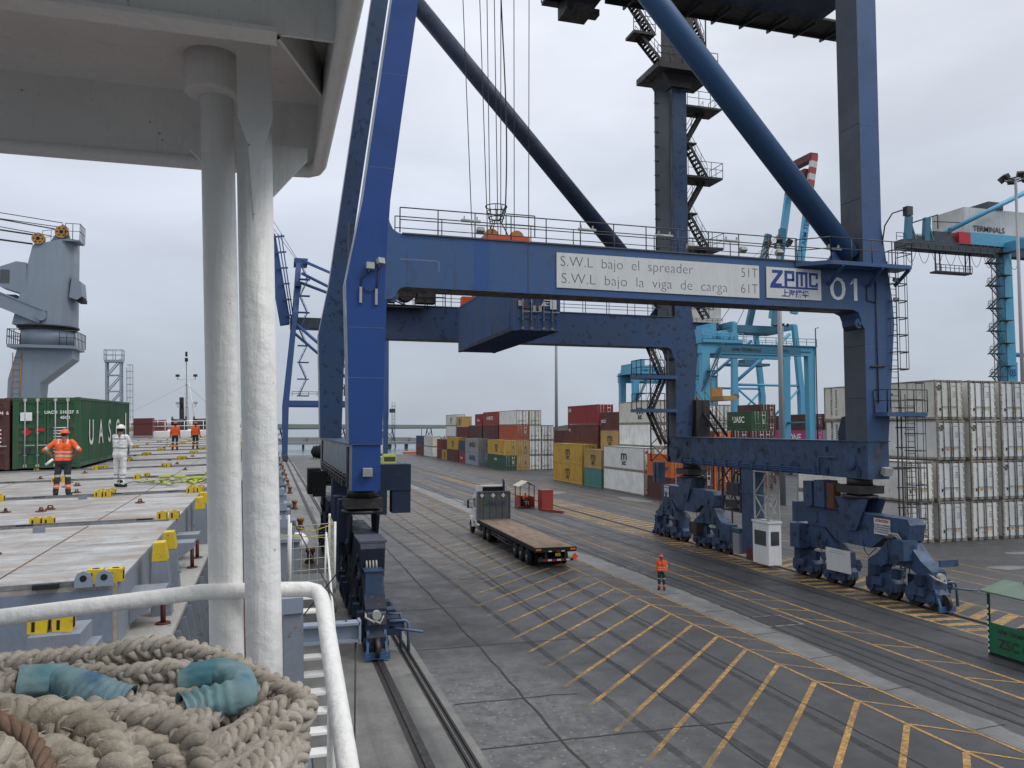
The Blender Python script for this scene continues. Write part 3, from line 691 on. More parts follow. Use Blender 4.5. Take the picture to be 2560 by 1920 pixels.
# --- sill beams
def sill(x0, x1, mt, label):
    o = MB().box((x0, YN - .002, 5.66), (x1, 53.5, 7.5)).build('sill_beam', mt, crane)
    MB().box((x0 - .06, YN - .06, 7.5), (x1 + .06, 53.56, 7.54)).build('flange', M['blue_bogie'], o)
    return o
s_ls = sill(28.07, 29.33, M['blue_bogie'], 0)
s_ws = sill(3.15, 4.29, edge_pale, 0)
split_mat(s_ws, lambda p: 1 if p.normal.y < -.5 else 0, [edge_pale, M['blue_bright']])
# pipes, plates and a round inspection flange on the landside sill
m = MB()
for i, z in enumerate((5.78, 5.88, 5.98)): m.tube([(28.0, 36.2, z), (28.0, 51.5, z)], .035, 5)
for i in range(11): m.box((27.93, 36.6 + i * 1.45, 5.68), (28.07, 36.68 + i * 1.45, 6.12))
m.tube([(28.0, 36.2, 5.98), (28.0, 36.2, 6.65), (28.0, 34.9, 6.65)], .035, 5)
m.build('conduit', M['blue_strut'], s_ls)
for y in (33.9, 52.0):
    m = MB(); m.disc((28.04, y, 6.45), .42, .14, 'x', 24); m.disc((27.99, y, 6.45), .34, .1, 'x', 24); m.build('inspection_flange', M['blue_bogie'], s_ls)
for y in (33.2, 35.6, 50.4, 53.0):
    m = MB(); m.box((28.0, y, 6.95), (28.07, y + .12, 7.2)); m.box((28.0, y - .05, 5.75), (28.07, y + .2, 6.1)); m.build('bracket', M['blue_dark'], s_ls)
m = MB()
for i in range(10): 
    y = 35.5 + i * 1.6
    m.box((3.02, y, 5.66), (3.15, y + .9, 5.9)); m.box((3.05, y + .2, 5.9), (3.15, y + .35, 6.2))
m.tube([(3.08, 34.5, 5.95), (3.08, 52, 5.95)], .05, 5); m.tube([(3.08, 34.5, 6.1), (3.08, 52, 6.1)], .05, 5)
m.build('cable_tray', M['steel_dark'], s_ws)
m = MB(); m.box((3.08, 33.9, 5.7), (3.14, 34.5, 7.4)); m.box((3.08, 51, 5.7), (3.14, 51.6, 7.4)); m.build('access_plate', M['steel_dark'], s_ws)
# lifting plate on top of the landside sill
m = MB(); m.prism([(34.5, 7.54), (35.3, 7.54), (35.3, 8.0), (35.0, 8.75), (34.6, 8.8)], 28.5, 28.62, 'x'); m.build('lifting_lug', M['blue_dark'], s_ls)
floodlight(29.0, YN - .05, 6.1, s_ls, (0, -1, -.3), .42); floodlight(3.75, YN - .05, 6.45, s_ws, (0, -1, -.2), .34)
# --- braces
for y in (YN + .75, YF + .75):
    m = MB(); m.tube([(27.9, y, 16.85), (6.3, y, 40.1)], .575, 26); b_ = m.build('brace', M['blue_strut'] if y < 40 else M['blue_dark'], crane)
    m = MB(); m.prism([(26.3, 16.25), (28.05, 16.25), (28.05, 17.6), (27.5, 17.7)], y - .06, y + .06, 'y'); m.build('gusset', M['blue_strut'], b_)
# --- main girder, trolley rail walkway, trolley and cab
g = MB().box((-6, 40.4, 36.0), (35.6, 44.9, 38.6)).build('main_girder', M['blue_dark'], crane)
m = MB(); m.box((20.5, 45.0, 36.15), (38.6, 47.0, 36.3)); m.box((20.5, 46.9, 35.9), (38.6, 47.0, 36.3))
for i in range(8): m.beam((22 + i * 2.2, 44.9, 35.75), (22 + i * 2.2, 47.35, 36.0), .12, .25)
m.build('girder_walkway', M['steel_dark'], g)
m = MB(); m.railing([(20.5, 46.95, 36.3), (38.6, 46.95, 36.3)], 1.1, .03, 2); m.build('handrail', M['rail_grey'], g)
m = MB().box((9, 41, 35.2), (17.5, 46.5, 36.0)); tr_ = m.build('trolley', M['steel_dark'], crane)
m = MB(); m.box((17.2, 45.2, 34.2), (19.0, 46.9, 36.2)); m.box((16.2, 45, 35.2), (19.6, 47.2, 35.4)); m.box((17.5, 44.6, 33.9), (18.7, 45.4, 34.3)); m.box((19.0, 46.2, 34.6), (19.8, 46.9, 35.0)); m.build('operator_cab', M['steel_dark'], tr_)
m = MB(); m.railing([(16.2, 47.2, 35.4), (19.6, 47.2, 35.4)], 1.0, .04, .8); m.box((17.3, 46.88, 34.5), (18.9, 46.95, 35.1)); m.build('cab_rail', M['rail_grey'], tr_)
# --- hoist ropes
for (xa, ya, xb, yb) in ((10.25, 44.2, 10.9, 44.0), (11.0, 43.2, 11.65, 43.4), (11.65, 43.8, 11.85, 43.6), (11.8, 42.8, 12.2, 43.2), (12.55, 43.9, 12.5, 43.7), (13.2, 43.4, 13.25, 43.5), (14.2, 43.6, 14.15, 43.6)):
    m = MB(); m.tube([(xa, ya, 35.3), (xb, yb, 18.8)], .026, 5); m.build('hoist_rope', M['wire'], crane)
m = MB(); pts = []
for i in range(26):
    t = i / 25; pts.append((12.35 + .35 * t + .28 * math.sin(math.pi * t) * t, 43.4, 35.3 - 14.4 * t))
pts += [(12.62, 43.5, 20.6), (12.45, 43.55, 20.2), (12.3, 43.6, 20.0)]
m.tube(pts, .04, 6); m.build('spreader_cable', M['wire'], crane)
# --- landside platform on the portal beam, lamps
m = MB(); P = [(24.1, 32.6), (25.3, 31.55), (30.0, 31.55), (30.0, 32.6)]
m.prism(P, 15.95, 16.14, 'z'); m.beam((26, 32.6, 15.2), (26, 31.6, 15.95), .1, .16); m.beam((28.3, 32.6, 15.2), (28.3, 31.6, 15.95), .1, .16); m.beam((29.9, 32.6, 15.3), (29.9, 31.6, 15.95), .1, .16)
pf = m.build('platform', M['blue_faded'], crane)
m = MB(); m.railing([(24.1, 32.6, 16.14), (25.3, 31.55, 16.14), (30.0, 31.55, 16.14), (30.0, 32.6, 16.14)], 1.1, .028, 1.2); m.build('handrail', M['rail_grey'], pf)
m = MB(); m.tube([(29.25, 32.7, 17.2), (29.3, 32.5, 18.3), (29.6, 32.3, 18.9), (30.2, 32.0, 19.1)], .035, 6); m.box((30.1, 31.85, 18.75), (30.45, 32.15, 19.2)); m.build('lamp_arm', M['rail_grey'], crane)
# --- caged ladders beside the near landside leg
m = MB(); cage_ladder(m, 30.0, 32.9, 8.9, 16.6, .5, (0, -1), True, .3)
m.box((29.3, 32.9, 9.8), (29.9, 32.96, 9.9)); m.box((29.4, 32.9, 14.5), (29.9, 32.96, 14.6)); m.build('caged_ladder', M['rail_grey'], crane)
m = MB(); m.box((28.5, 31.75, 8.75), (30.9, 33.0, 8.95)); lp = m.build('ladder_platform', M['blue_faded'], crane)
m = MB(); m.railing([(28.5, 32.6, 8.95), (28.5, 31.75, 8.95), (30.9, 31.75, 8.95)], 1.1, .03, .8); m.build('handrail', M['rail_grey'], lp)
m = MB(); cage_ladder(m, 31.0, 33.0, .6, 9.9, .55, (0, -1), True, .3)
for x in (30.2, 30.45): m.tube([(x, 33.0, .8), (x, 33.0, 9.0)], .04, 5)
for i in range(9): m.tube([(30.1, 33.0, 1.2 + i), (31.3, 33.0, 1.2 + i)], .035, 5)
m.box((29.33, 32.95, 6.1), (30.9, 33.05, 6.22)); m.build('caged_ladder', M['rail_grey'], crane)
# conduits down the near leg
m = MB(); m.tube([(28.75, 32.6, 15.9), (28.75, 32.6, 9.4)], .03, 5); m.tube([(28.2, 32.6, 15.2), (28.2, 32.6, 14.5), (28.75, 32.6, 14.4)], .025, 5); m.tube([(28.3, 32.6, 11.2), (29.2, 32.6, 11.25)], .04, 5); m.build('conduit', M['steel_dark'], crane)
for z in (15.6, 14.6): m_ = floodlight(29.75, 32.45, z, crane, (0, -1, -.3), .22)
# --- stairs on the far landside leg
m = MB(); zz = [16.3, 21.6, 26.9, 32.2]
for i, z in enumerate(zz[:-1]):
    stair(m, (31.0, 52.6, z), (29.5, 52.6, z + 2.4), .8, n=9); m.box((29.2, 52.1, z + 2.4), (30.1, 53.9, z + 2.5))
    stair(m, (29.6, 53.4, z + 2.5), (31.2, 53.4, z + 5.2), .8, n=10)
    m.box((29.2, 52.0, z + 5.15), (32.2, 53.9, z + 5.3)); m.railing([(29.3, 52.0, z + 5.3), (32.2, 52.0, z + 5.3), (32.2, 53.9, z + 5.3)], 1.1, .025, 1)
m.build('stair_tower', M['steel_dark'], crane)
m = MB(); m.prism([(27.9, 33.3), (29.4, 33.3), (30.2, 34.3), (27.2, 34.3)], 51.7, 54, 'y')
m.box((26.4, 51.0, 34.3), (31.3, 54.6, 34.75)); m.box((28.0, 51.7, 34.7), (29.6, 53.6, 44)); m.railing([(26.4, 51.0, 34.75), (31.3, 51.0, 34.75)], 1.1, .03, .9)
stair(m, (26.6, 51.2, 34.6), (24.9, 51.2, 36.4), .8, n=9); m.box((24.3, 50.6, 36.3), (26.0, 52, 36.5)); m.railing([(24.3, 50.6, 36.5), (26.0, 50.6, 36.5)], 1.1, .03, .6); stair(m, (26.2, 51.4, 36.5), (23.9, 51.4, 39.6), .8, n=14); m.box((22.9, 50.6, 39.2), (24.2, 52, 39.4))
m.beam((29.8, 52, 34.7), (29.8, 52, 42), .08, .08); m.beam((30.9, 52, 34.7), (30.9, 52, 42), .08, .08)
for i in range(4): stair(m, (29.9 + (i % 2) * .9, 52.4, 34.8 + i * 2.2), (30.8 - (i % 2) * .9, 52.4, 37.0 + i * 2.2), .7, n=8)
m.build('service_platform', M['steel_dark'], crane)
m = MB(); m.box((26.72, 52.15, 16.3), (27.95, 52.2, 33)); m.build('cable_duct', M['blue_grey'], crane)
m = MB()
for i in range(15): m.box((26.66, 52.1, 16.9 + i * 1.08), (27.0, 52.25, 16.98 + i * 1.08))
m.tube([(26.68, 52.1, 16.3), (26.68, 52.1, 33)], .05, 5); m.build('duct_ribs', M['steel_dark'], crane)
# stairs under the far beam, waterside face of the far landside leg
m = MB()
for i, (z, zt) in enumerate(((7.0, 9.3), (9.3, 11.7), (11.7, 14.1))):
    a, b = ((26.2, 27.3) if i % 2 else (27.3, 26.2))
    stair(m, (a, 52.5, z), (b, 52.5, zt), .7, n=8)
m.tube([(26.1, 52.1, 5.8), (26.1, 52.1, 14)], .05, 5); m.tube([(27.5, 52.1, 5.8), (27.5, 52.1, 14)], .05, 5)
for z in (5.8, 7.0): m.tube([(26.1, 52.1, z), (27.5, 52.1, z + 1.2)], .035, 5); m.tube([(27.5, 52.1, z), (26.1, 52.1, z + 1.2)], .035, 5)
m.build('stair_tower', M['steel_dark'], crane)
for z in (9.3, 11.7):
    m = MB(); m.box((25.1, 51.6, z), (28.0, 53.3, z + .24)); o = m.build('landing', M['blue_faded'], crane)
    m = MB(); m.railing([(27, 51.65, z + .24), (25.15, 51.65, z + .24), (25.15, 53.2, z + .24)], 1.1, .035, .9); m.build('handrail', M['steel_dark'], o)
m = MB(); m.box((29.5, 51.6, 7.54), (30.6, 53, 10.2)); m.build('electrical_cabinet', M['steel_dark'], crane)
m = MB(); stair(m, (30.8, 50.2, 7.6), (30.2, 52.2, 9.9), .7); m.railing([(30, 50, 7.6), (31.5, 50, 7.6)], 1.1, .03, .7); m.build('access_stair', M['steel_dark'], crane)
# machinery on the walkway between the waterside legs (behind the near beam)
m = MB(); m.box((5.0, 51.2, 15.95), (9.4, 51.9, 16.05)); m.box((6.2, 51.0, 16.3), (7.6, 52, 17.8)); m.cyl((8.3, 51.2, 17.1), (8.3, 52.2, 17.1), .7, 16); m.box((5.2, 51, 16.3), (5.8, 51.8, 17.3)); m.box((9.0, 51, 16.3), (10.2, 51.9, 17.5)); m.railing([(4.8, 50.9, 16.1), (10.8, 50.9, 16.1)], 1.1, .035, .7); m.build('winch_gear', M['steel_dark'], crane)
# cables hanging between waterside legs
m = MB(); m.tube([(4.1, 46, 20), (4.1, 46, 7.6)], .05, 5); m.tube([(4.25, 46, 16), (4.2, 46, 7.6)], .03, 5); m.box((3.95, 45.9, 10), (4.3, 46.2, 10.6)); m.build('hanging_cable', M['wire'], crane)
# --- boards on the portal beam
M['ink_grey'] = flat('weathered black lettering', (.075, .077, .08), .6)
sg = MB().box((11.87, YN - .05, 14.31), (22.06, YN - .02, 15.86)).build('sign_board', M['sign_white'], crane)
def fit(s, x0, x1, z, size, off=-.013):
    me = text_mesh(s, size, M['ink_grey'], off, 'LEFT', 1.0); xs = [v.co.x for v in me.vertices]; w = max(xs) - min(xs)
    inst('lettering', me, (x0 - min(xs) * (x1 - x0) / w, YN - .054, z), sg, rot=(R(90), 0, 0), scale=((x1 - x0) / w, 1, 1))
fit('S.W.L  bajo  el  spreader', 12.05, 18.55, 15.47, .66); fit('S.W.L  bajo  la  viga  de  carga', 12.1, 20.35, 14.72, .66)
fit('51T', 21.1, 21.98, 15.47, .66); fit('61T', 21.08, 21.98, 14.72, .66)
zp = MB().box((22.46, YN - .05, 14.36), (25.53, YN - .02, 15.85)).build('maker_board', M['sign_white'], crane)
y0, y1 = YN - .06, YN - .052
MB().prism([(22.78, 15.72), (23.38, 15.72), (23.36, 15.58), (22.95, 15.08), (23.3, 15.08), (23.3, 14.96), (22.68, 14.96), (22.70, 15.06), (23.12, 15.58), (22.78, 15.58)], y0, y1, 'y').build('lettering', M['ink_blue'], zp)
def bars(x, lst):
    m = MB()
    for a, b, c, d in lst: m.box((x + a, y0, 15.0 + b), (x + c, y1, 15.0 + d))
    m.build('lettering', M['ink_blue'], zp)
bars(23.46, [(0, -.04, .15, .72), (.15, .58, .55, .72), (.42, .26, .55, .58), (.15, .22, .55, .34)])
bars(24.1, [(0, -.04, .13, .70), (.13, .58, .52, .70), (.26, -.0, .38, .58), (.52, -.04, .65, .70)])
bars(24.84, [(0, .0, .13, .68), (.13, .56, .5, .68), (.13, -.02, .5, .1), (.38, .4, .5, .56), (.38, .1, .5, .2)])
MB().box((22.66, y0, 14.86), (25.34, y1, 14.955)).build('lettering', M['ink_blue'], zp)
letter('上海振华', .38, (24.05, YN - .054, 14.6), '-y', M['ink_blue'], zp, .012)
o_ = text_mesh('01', 1.62, M['ink_white'], .0, 'LEFT'); xs = [v.co.x for v in o_.vertices]
m = MB(); m.prism([(27.22, 15.22), (27.42, 15.5), (27.42, 15.3)], YN - .024, YN - .02, 'y'); m.build('number', M['ink_white'], crane)
inst('number', o_, (26.0, YN - .02, 14.93), crane, rot=(R(90), 0, 0), scale=(1.6 / (max(xs) - min(xs)), 1, 1))
# lamps with conduits on the near waterside leg
floodlight(3.75, YN - .08, 14.75, crane, (.2, -1, .1), .28); floodlight(4.15, YN - .08, 14.95, crane, (.5, -1, .3), .26)
m = MB(); m.tube([(3.75, YN - .05, 14.55), (3.45, YN - .05, 14.3), (3.42, YN - .05, 13.9)], .025, 5); m.tube([(4.15, YN - .05, 14.75), (4.1, YN - .05, 14.2), (4.05, YN - .05, 13.85)], .025, 5); m.tube([(3.42, YN - .05, 13.9), (3.8, YN - .05, 13.72), (4.05, YN - .05, 13.9)], .02, 5); m.build('lamp_cable', M['wire'], crane)
m = MB(); m.box((3.37, YN - .1, 13.25), (3.47, YN, 13.9)); m.box((4.0, YN - .1, 13.2), (4.1, YN, 13.85)); m.build('lamp_ballast', M['lamp_grey'], crane)

# --- travelling gear
pipe_pale = paint('pale blue pipe paint', (.10, .145, .23), .5, .4, (.05, .06, .08), 3, .2)
def bogies(x, yp, sgn, tint):
    """sgn: which way along the rail the buffer end points"""
    mt = tint
    eq = MB(); h = .45
    P = [(-3.6, 3.95), (3.6, 3.95), (3.75, 3.7), (3.6, 2.95), (2.1, 2.92), (1.2, 2.32), (-1.2, 2.32), (-2.1, 2.92), (-3.6, 2.95), (-3.75, 3.7)]
    eq.prism([(yp + a, z) for a, z in P], x - h, x + h, 'x'); 
    for s in (-1, 1): eq.disc((x + s * (h + .03), yp + 2.9, 3.25), .16, .08, 'x', 12); eq.disc((x + s * (h + .03), yp - 2.9, 3.25), .16, .08, 'x', 12)
    main = eq.build('equalizer_beam', mt, crane)
    m = MB(); m.cyl((x, yp, 5.3), (x, yp, 5.66), .62, 20); m.cyl((x, yp, 5.0), (x, yp, 5.3), .74, 20); m.cyl((x, yp, 4.8), (x, yp, 5.0), .62, 20); m.cyl((x, yp, 4.66), (x, yp, 4.8), .86, 20)
    m.box((x - .75, yp - .85, 4.9), (x + .75, yp + .85, 5.3)); m.build('slewing_bearing', M['steel_dark'], main)
    m = MB(); m.prism([(yp - 1.15, 4.66), (yp + 1.15, 4.66), (yp + .5, 3.35), (yp + .32, 3.05), (yp - .32, 3.05), (yp - .5, 3.35)], x - h - .14, x - h - .04, 'x')
    m.prism([(yp - 1.15, 4.66), (yp + 1.15, 4.66), (yp + .5, 3.35), (yp + .32, 3.05), (yp - .32, 3.05), (yp - .5, 3.35)], x + h + .04, x + h + .14, 'x')
    m.disc((x - h - .16, yp, 3.4), .2, .08, 'x', 14); m.disc((x - h - .2, yp, 3.4), .08, .08, 'x', 10); m.build('pivot_yoke', mt, main)
    for s in (-1, 1):
        c = yp + 2.9 * s; m = MB(); k = .38
        Q = [(-.55, 2.95), (.55, 2.95), (1.35, 2.15), (2.0, 1.75), (2.05, .95), (1.35, .95), (1.25, 1.45), (.7, 1.72), (-.7, 1.72), (-1.25, 1.45), (-1.35, .95), (-2.05, .95), (-2.0, 1.75), (-1.35, 2.15)]
        m.prism([(c + a, z) for a, z in Q], x - k, x + k, 'x')
        for q in (-1, 1):
            m.disc((x + q * (k + .04), c, 2.45), .26, .1, 'x', 14); m.disc((x + q * (k + .08), c, 2.45), .1, .1, 'x', 10)
            m.box((x + q * (k + .02) - .05, c - .75, 1.75), (x + q * (k + .02) + .05, c - .6, 2.3)); m.box((x + q * (k + .02) - .05, c + .6, 1.75), (x + q * (k + .02) + .05, c + .75, 2.3))
        m.build('sub_equalizer', mt, main)
        for r in (-1, 1):
            b = c + 1.28 * r; m = MB(); w = .32
            m.prism([(b - .98, .42), (b - .98, .8), (b - .5, 1.2), (b + .5, 1.2), (b + .98, .8), (b + .98, .42), (b + .6, .3), (b - .6, .3)], x - w, x + w, 'x')
            for q in (-1, 1):
                for a in (-.6, .6): m.disc((x + q * (w + .05), b + a, .5), .24, .12, 'x', 12); m.disc((x + q * (w + .09), b + a, .5), .09, .12, 'x', 8)
                m.disc((x + q * (w + .04), b, 1.0), .16, .1, 'x', 10)
            m.box((x - w - .22, b - .32, .62), (x - w, b + .32, 1.02))
            m.build('bogie_frame', mt, main)
            for a in (-.6, .6):
                m = MB(); m.disc((x, b + a, .42), .37, .2, 'x', 20); m.disc((x - .12, b + a, .42), .42, .05, 'x', 20); m.disc((x + .12, b + a, .42), .42, .05, 'x', 20); m.build('wheel', M['wheel'], main)
    # drive motors and gear cases filling the gaps
    for k_, a in enumerate((-4.3, -2.9, -1.5, 1.5, 2.9, 4.3)):
        m = MB(); y = yp + a; m.box((x + .4, y - .3, .7), (x + .95, y + .3, 1.3)); m.cyl((x + .5, y - .1, 1.0), (x + 1.05, y - .1, 1.0), .22, 10); m.build('drive_motor', M['blue_dark'], main); MB().box((x - .62, y - .18, 1.1), (x - .38, y + .22, 1.55)).build('brake_box', M['blue_dark'], main)
    # buffer end: guard frame, hoses, rail sweeper
    e = yp + sgn * 5.2; m = MB()
    for q in (-1, 1): m.beam((x + q * .3, e - sgn * .25, 1.0), (x + q * .34, e + sgn * .12, .18), .09, .09)
    m.box((x - .45, min(e + sgn * .05, e + sgn * .15), .08), (x + .45, max(e + sgn * .05, e + sgn * .15), .32)); m.build('rail_guard', M['blue_strut'], main)
    m = MB(); m.disc((x, e - sgn * .02, .45), .36, .16, 'x', 20); m.build('wheel', M['wheel'], main)
    m = MB(); m.tube([(x + .1, e - sgn * .9, 1.7), (x + .3, e - sgn * .3, 1.55), (x + .1, e, 1.3), (x - .3, e - sgn * .4, 1.45)], .05, 6); m.cyl((x, e - sgn * 1.2, 1.55), (x, e - sgn * .1, 1.55), .16, 12); m.tube([(x - .3, e - sgn * .8, 1.75), (x - .4, e - sgn * .1, 1.5), (x - .1, e + sgn * .05, 1.35)], .045, 6); m.build('hydraulic_hose', M['lamp_grey'], main)
    m = MB(); m.tube([(x + .5, e - sgn * .6, 1.2), (x + 1.1, e - sgn * .6, 1.2), (x + 1.2, e - sgn * .55, 1.1), (x + 1.2, e - sgn * .5, .12)], .06, 8); m.tube([(x + .5, e - sgn * .9, 1.4), (x + .95, e - sgn * .9, 1.4), (x + .98, e - sgn * .9, .12)], .055, 8); m.tube([(x + .7, e - sgn * .3, 1.0), (x + 1.6, e + sgn * .2, .95)], .05, 6); m.build('guide_pipe', pipe_pale, main)
    return main
b1 = bogies(LX, 34.0, -1, M['blue_bogie']); b2 = bogies(LX, 51.0, 1, M['blue_bogie'])
b3 = bogies(WX, 34.0, -1, M['blue_grease']); b4 = bogies(WX, 51.0, 1, M['blue_grease'])
# boxes on the gear
m = MB(); m.box((28.0, 35.9, 4.0), (28.9, 36.7, 5.4)); m.box((28.0, 36.9, 4.0), (28.6, 37.6, 5.3)); m.build('junction_box', M['blue_bogie'], b1)
m = MB().box((28.05, 35.2, 4.0), (28.5, 35.75, 5.3)); m.build('junction_box', M['rusty'], b1)
MB().box((27.8, 30.2, 2.1), (28.6, 30.9, 3.0)).build('control_box', M['blue_bogie'], b1); MB().box((28.6, 28.9, 2.0), (29.6, 29.0, 2.3)).build('name_plate', M['blue_bogie'], b1)
m = MB()
for i in range(4): m.tube([(28.1, 31.6 - i * .12, 3.0), (28.05, 31.2 - i * .12, 3.25), (28.1, 30.8 - i * .06, 3.0)], .035, 5)
m.build('hose', M['lamp_grey'], b1)
m = MB(); m.box((27.9, 37.9, 1.6), (28.6, 38.7, 2.9)); m.box((28.0, 38.2, 3.0), (28.7, 38.6, 4.1)); m.build('junction_box', M['blue_bogie'], b1)
sb = MB().prism([(33.88, .86), (35.68, .83), (35.72, 1.98), (33.92, 1.98)], 27.92, 27.96, 'x').build('white_board', M['sign_white'], b1)
for i, (z, w) in enumerate(((1.86, .9), (1.76, 1.2))): MB().box((27.915, 34.9 - w / 2, z), (27.918, 34.9 + w / 2, z + .02)).build('lettering', M['pole'], sb)
at = MB().prism([(31.45, 3.06), (32.5, 3.06), (32.5, 3.82), (31.45, 3.82)], 28.2, 28.23, 'x').build('warning_sign', M['sign_white'], b1)
letter('ATENCION', .17, (28.194, 31.97, 3.71), '-x', M['ink_red'], at, .008)
letter('NO UBICAR LA MANIOBRA\nDEL CABLE HASTA DURANTE\nQUE EL OPERADOR ESTE\nA 10 MTRS DE ALTURA', .088, (28.194, 31.97, 3.34), '-x', M['ink'], at, .004, lead=1.25)
w2 = MB().prism([(53.5, 3.1), (54.2, 3.1), (54.2, 3.9), (53.5, 3.9)], 28.2, 28.23, 'x').build('warning_sign', M['sign_white'], b2)
letter('ATENCION', .14, (28.194, 53.85, 3.75), '-x', M['ink_red'], w2, .006); letter('NO UBICAR LA\nMANIOBRA DEL CABLE\nDURANTE EL TRASLADO', .075, (28.194, 53.85, 3.42), '-x', M['ink'], w2, .003, lead=1.4)
for y in (54.6, 55.2): MB().box((27.95, y, 4.1), (28.5, y + .35, 5.6)).build('junction_box', M['blue_bogie'], b2)
MB().box((27.9, 49.0, .9), (28.6, 50.0, 1.7)).build('motor_cabinet', M['steel_dark'], b2)
# cable column, cable reel frame, and pit between the landside bogies
m = MB(); m.box((28.05, 42.35, .5), (28.75, 43.7, 5.66)); m.box((27.98, 42.3, 4.2), (28.8, 43.8, 4.3)); cc_ = m.build('cable_column', M['blue_bogie'], crane)
m = MB(); m.box((28.1, 43.9, 2.9), (29.0, 46.2, 3.0)); m.box((28.15, 44.2, 3.9), (28.9, 45.6, 4.7)); m.box((28.2, 44.3, 3.1), (28.9, 45.8, 3.6)); m.ring((28.5, 44.6, 4.7), .75, .05, 'x', 20, 5); m.ring((28.8, 44.6, 4.7), .75, .05, 'x', 20, 5)
for y in (44.0, 46.1): m.beam((28.2, y, 2.9), (28.2, y, 5.66), .12, .12)
m.beam((28.2, 44, 2.9), (28.2, 46.1, 5.66), .08, .08); m.build('cable_reel', M['steel_dark'], crane)
MB().box((28.1, 45.2, .9), (28.7, 46.4, 2.0)).build('control_box', M['blue_bogie'], crane); MB().box((28.0, 44.0, .6), (28.5, 44.9, 1.9)).build('control_box', M['blue_bogie'], crane)
MB().box((27.95, 43.9, .35), (28.5, 44.6, 1.6)).build('grey_cabinet', M['pole'], crane)
m = MB()
for y in (46.6, 48.2):
    m.beam((29.2, y, 1.2), (29.2, y, 5.6), .08, .08)
for i in range(4): m.beam((29.2, 46.6 + (i % 2) * 1.6, 1.2 + i * 1.1), (29.2, 48.2 - (i % 2) * 1.6, 2.3 + i * 1.1), .06, .06)
m.build('lattice_frame', M['steel_dark'], crane)
m = MB(); m.box((28.0, 42.4, .15), (28.5, 43.2, .9)); m.build('rail_clamp', M['maroon'], crane)
# checker cabin hung on a white frame
cb = MB(); cb.box((27.75, 40.5, .22), (28.6, 42.1, 2.66)); cb.box((27.7, 40.45, 2.62), (28.65, 42.15, 2.72)); cab = cb.build('hanging_cabin', M['truck_white'], crane)
MB().box((27.735, 40.75, 1.3), (27.76, 41.9, 2.15)).build('window', M['glass'], cab); MB().box((27.9, 40.485, 1.35), (28.45, 40.51, 2.15)).build('window', M['glass'], cab)
m = MB()
cs = [(27.85, 40.6), (27.85, 42.0), (28.55, 40.6), (28.55, 42.0)]
for x, y in cs: m.beam((x, y, 2.7), (x, y, 5.66), .09, .09)
for (a, b) in (((27.85, 40.6), (27.85, 42.0)), ((28.55, 40.6), (28.55, 42.0)), ((27.85, 40.6), (28.55, 40.6))):
    m.beam(a + (2.7,), b + (4.2,), .06, .06); m.beam(b + (4.2,), a + (5.6,), .06, .06); m.beam(a + (4.2,), b + (4.2,), .06, .06); m.beam(b + (2.7,), a + (4.2,), .05, .05); m.beam(a + (5.6,), b + (5.6,), .07, .07); m.beam(a + (2.75,), b + (2.75,), .07, .07)
m.build('support_frame', M['lamp_grey'], cab)
# waterside gear: boxes, cable column, counter reel boxes
m = MB(); m.box((2.95, 36.2, 2.6), (3.3, 37.2, 5.0)); m.box((2.9, 38.2, 3.2), (3.35, 39.2, 5.0)); m.box((2.85, 35.2, 3.3), (3.2, 35.9, 5.1)); m.build('junction_box', M['blue_dark'], b3)
m = MB(); m.box((3.1, 42.0, .6), (3.9, 43.2, 5.66)); m.build('cable_column', M['blue_dark'], crane)
m = MB(); m.box((2.05, 46.0, 4.5), (2.75, 47.6, 5.9)); m.box((2.3, 45.6, 4.4), (3.0, 46.0, 5.8)); m.beam((2.9, 46, 5.5), (3.3, 46, 5.9), .2, .2); m.build('cable_guide_box', M['black'], crane)
m = MB(); m.box((4.75, 37.2, 4.2), (5.2, 38.2, 6.5)); m.box((5.2, 37.2, 5.3), (6.3, 38.2, 6.5)); m.box((5.45, 37.25, 4.25), (6.3, 38.15, 5.3)); m.box((4.3, 37.5, 5.6), (4.8, 37.9, 5.9)); m.build('cable_guide_box', M['blue_dark'], crane)
# stepped counterweight boxes over the near waterside bogie
m = MB(); m.prism([(30.4, 3.9), (32.2, 3.9), (32.2, 3.2), (30.6, 2.6)], 3.28, 4.2, 'x'); m.box((3.22, 30.35, 3.9), (4.26, 32.3, 3.98)); m.build('gear_cover', M['blue_grey'], b3)
m = MB(); m.box((3.4, 29.7, 2.1), (4.0, 30.35, 2.95)); m.box((3.35, 29.65, 2.95), (4.05, 30.4, 3.0)); m.build('control_box', M['blue_bogie'], b3)
m = MB()
for i in range(4): m.tube([(3.5 + i * .12, 30.4, 3.3), (3.5 + i * .12, 30.25, 3.1), (3.5 + i * .12, 30.3, 2.9)], .04, 5)
m.build('hose', M['lamp_grey'], b3)
m = MB(); m.prism([(29.0, 1.6), (30.2, 2.1), (30.2, 1.5), (29.0, 1.2)], 3.4, 4.05, 'x'); m.build('gear_cover', M['blue_grey'], b3)

for (bb, x, ys) in ((b1, 28.05, (31.5, 33.1, 35.0, 36.6, 38.0)), (b2, 28.05, (47.5, 49.2, 51.0, 53.0, 54.6)), (b3, 3.15, (31.5, 33.2, 35.1, 37.0))):
    for q, y in enumerate(ys):
        m = MB(); m.tube([(x, y, 2.9 - .2 * (q % 2)), (x - .14, y - .25, 2.2), (x - .12, y - .5, 1.7 + .3 * (q % 3)), (x, y - .9, 2.0 + .4 * (q % 2))], .022, 5); m.build('loose_cable', M['black'], bb)
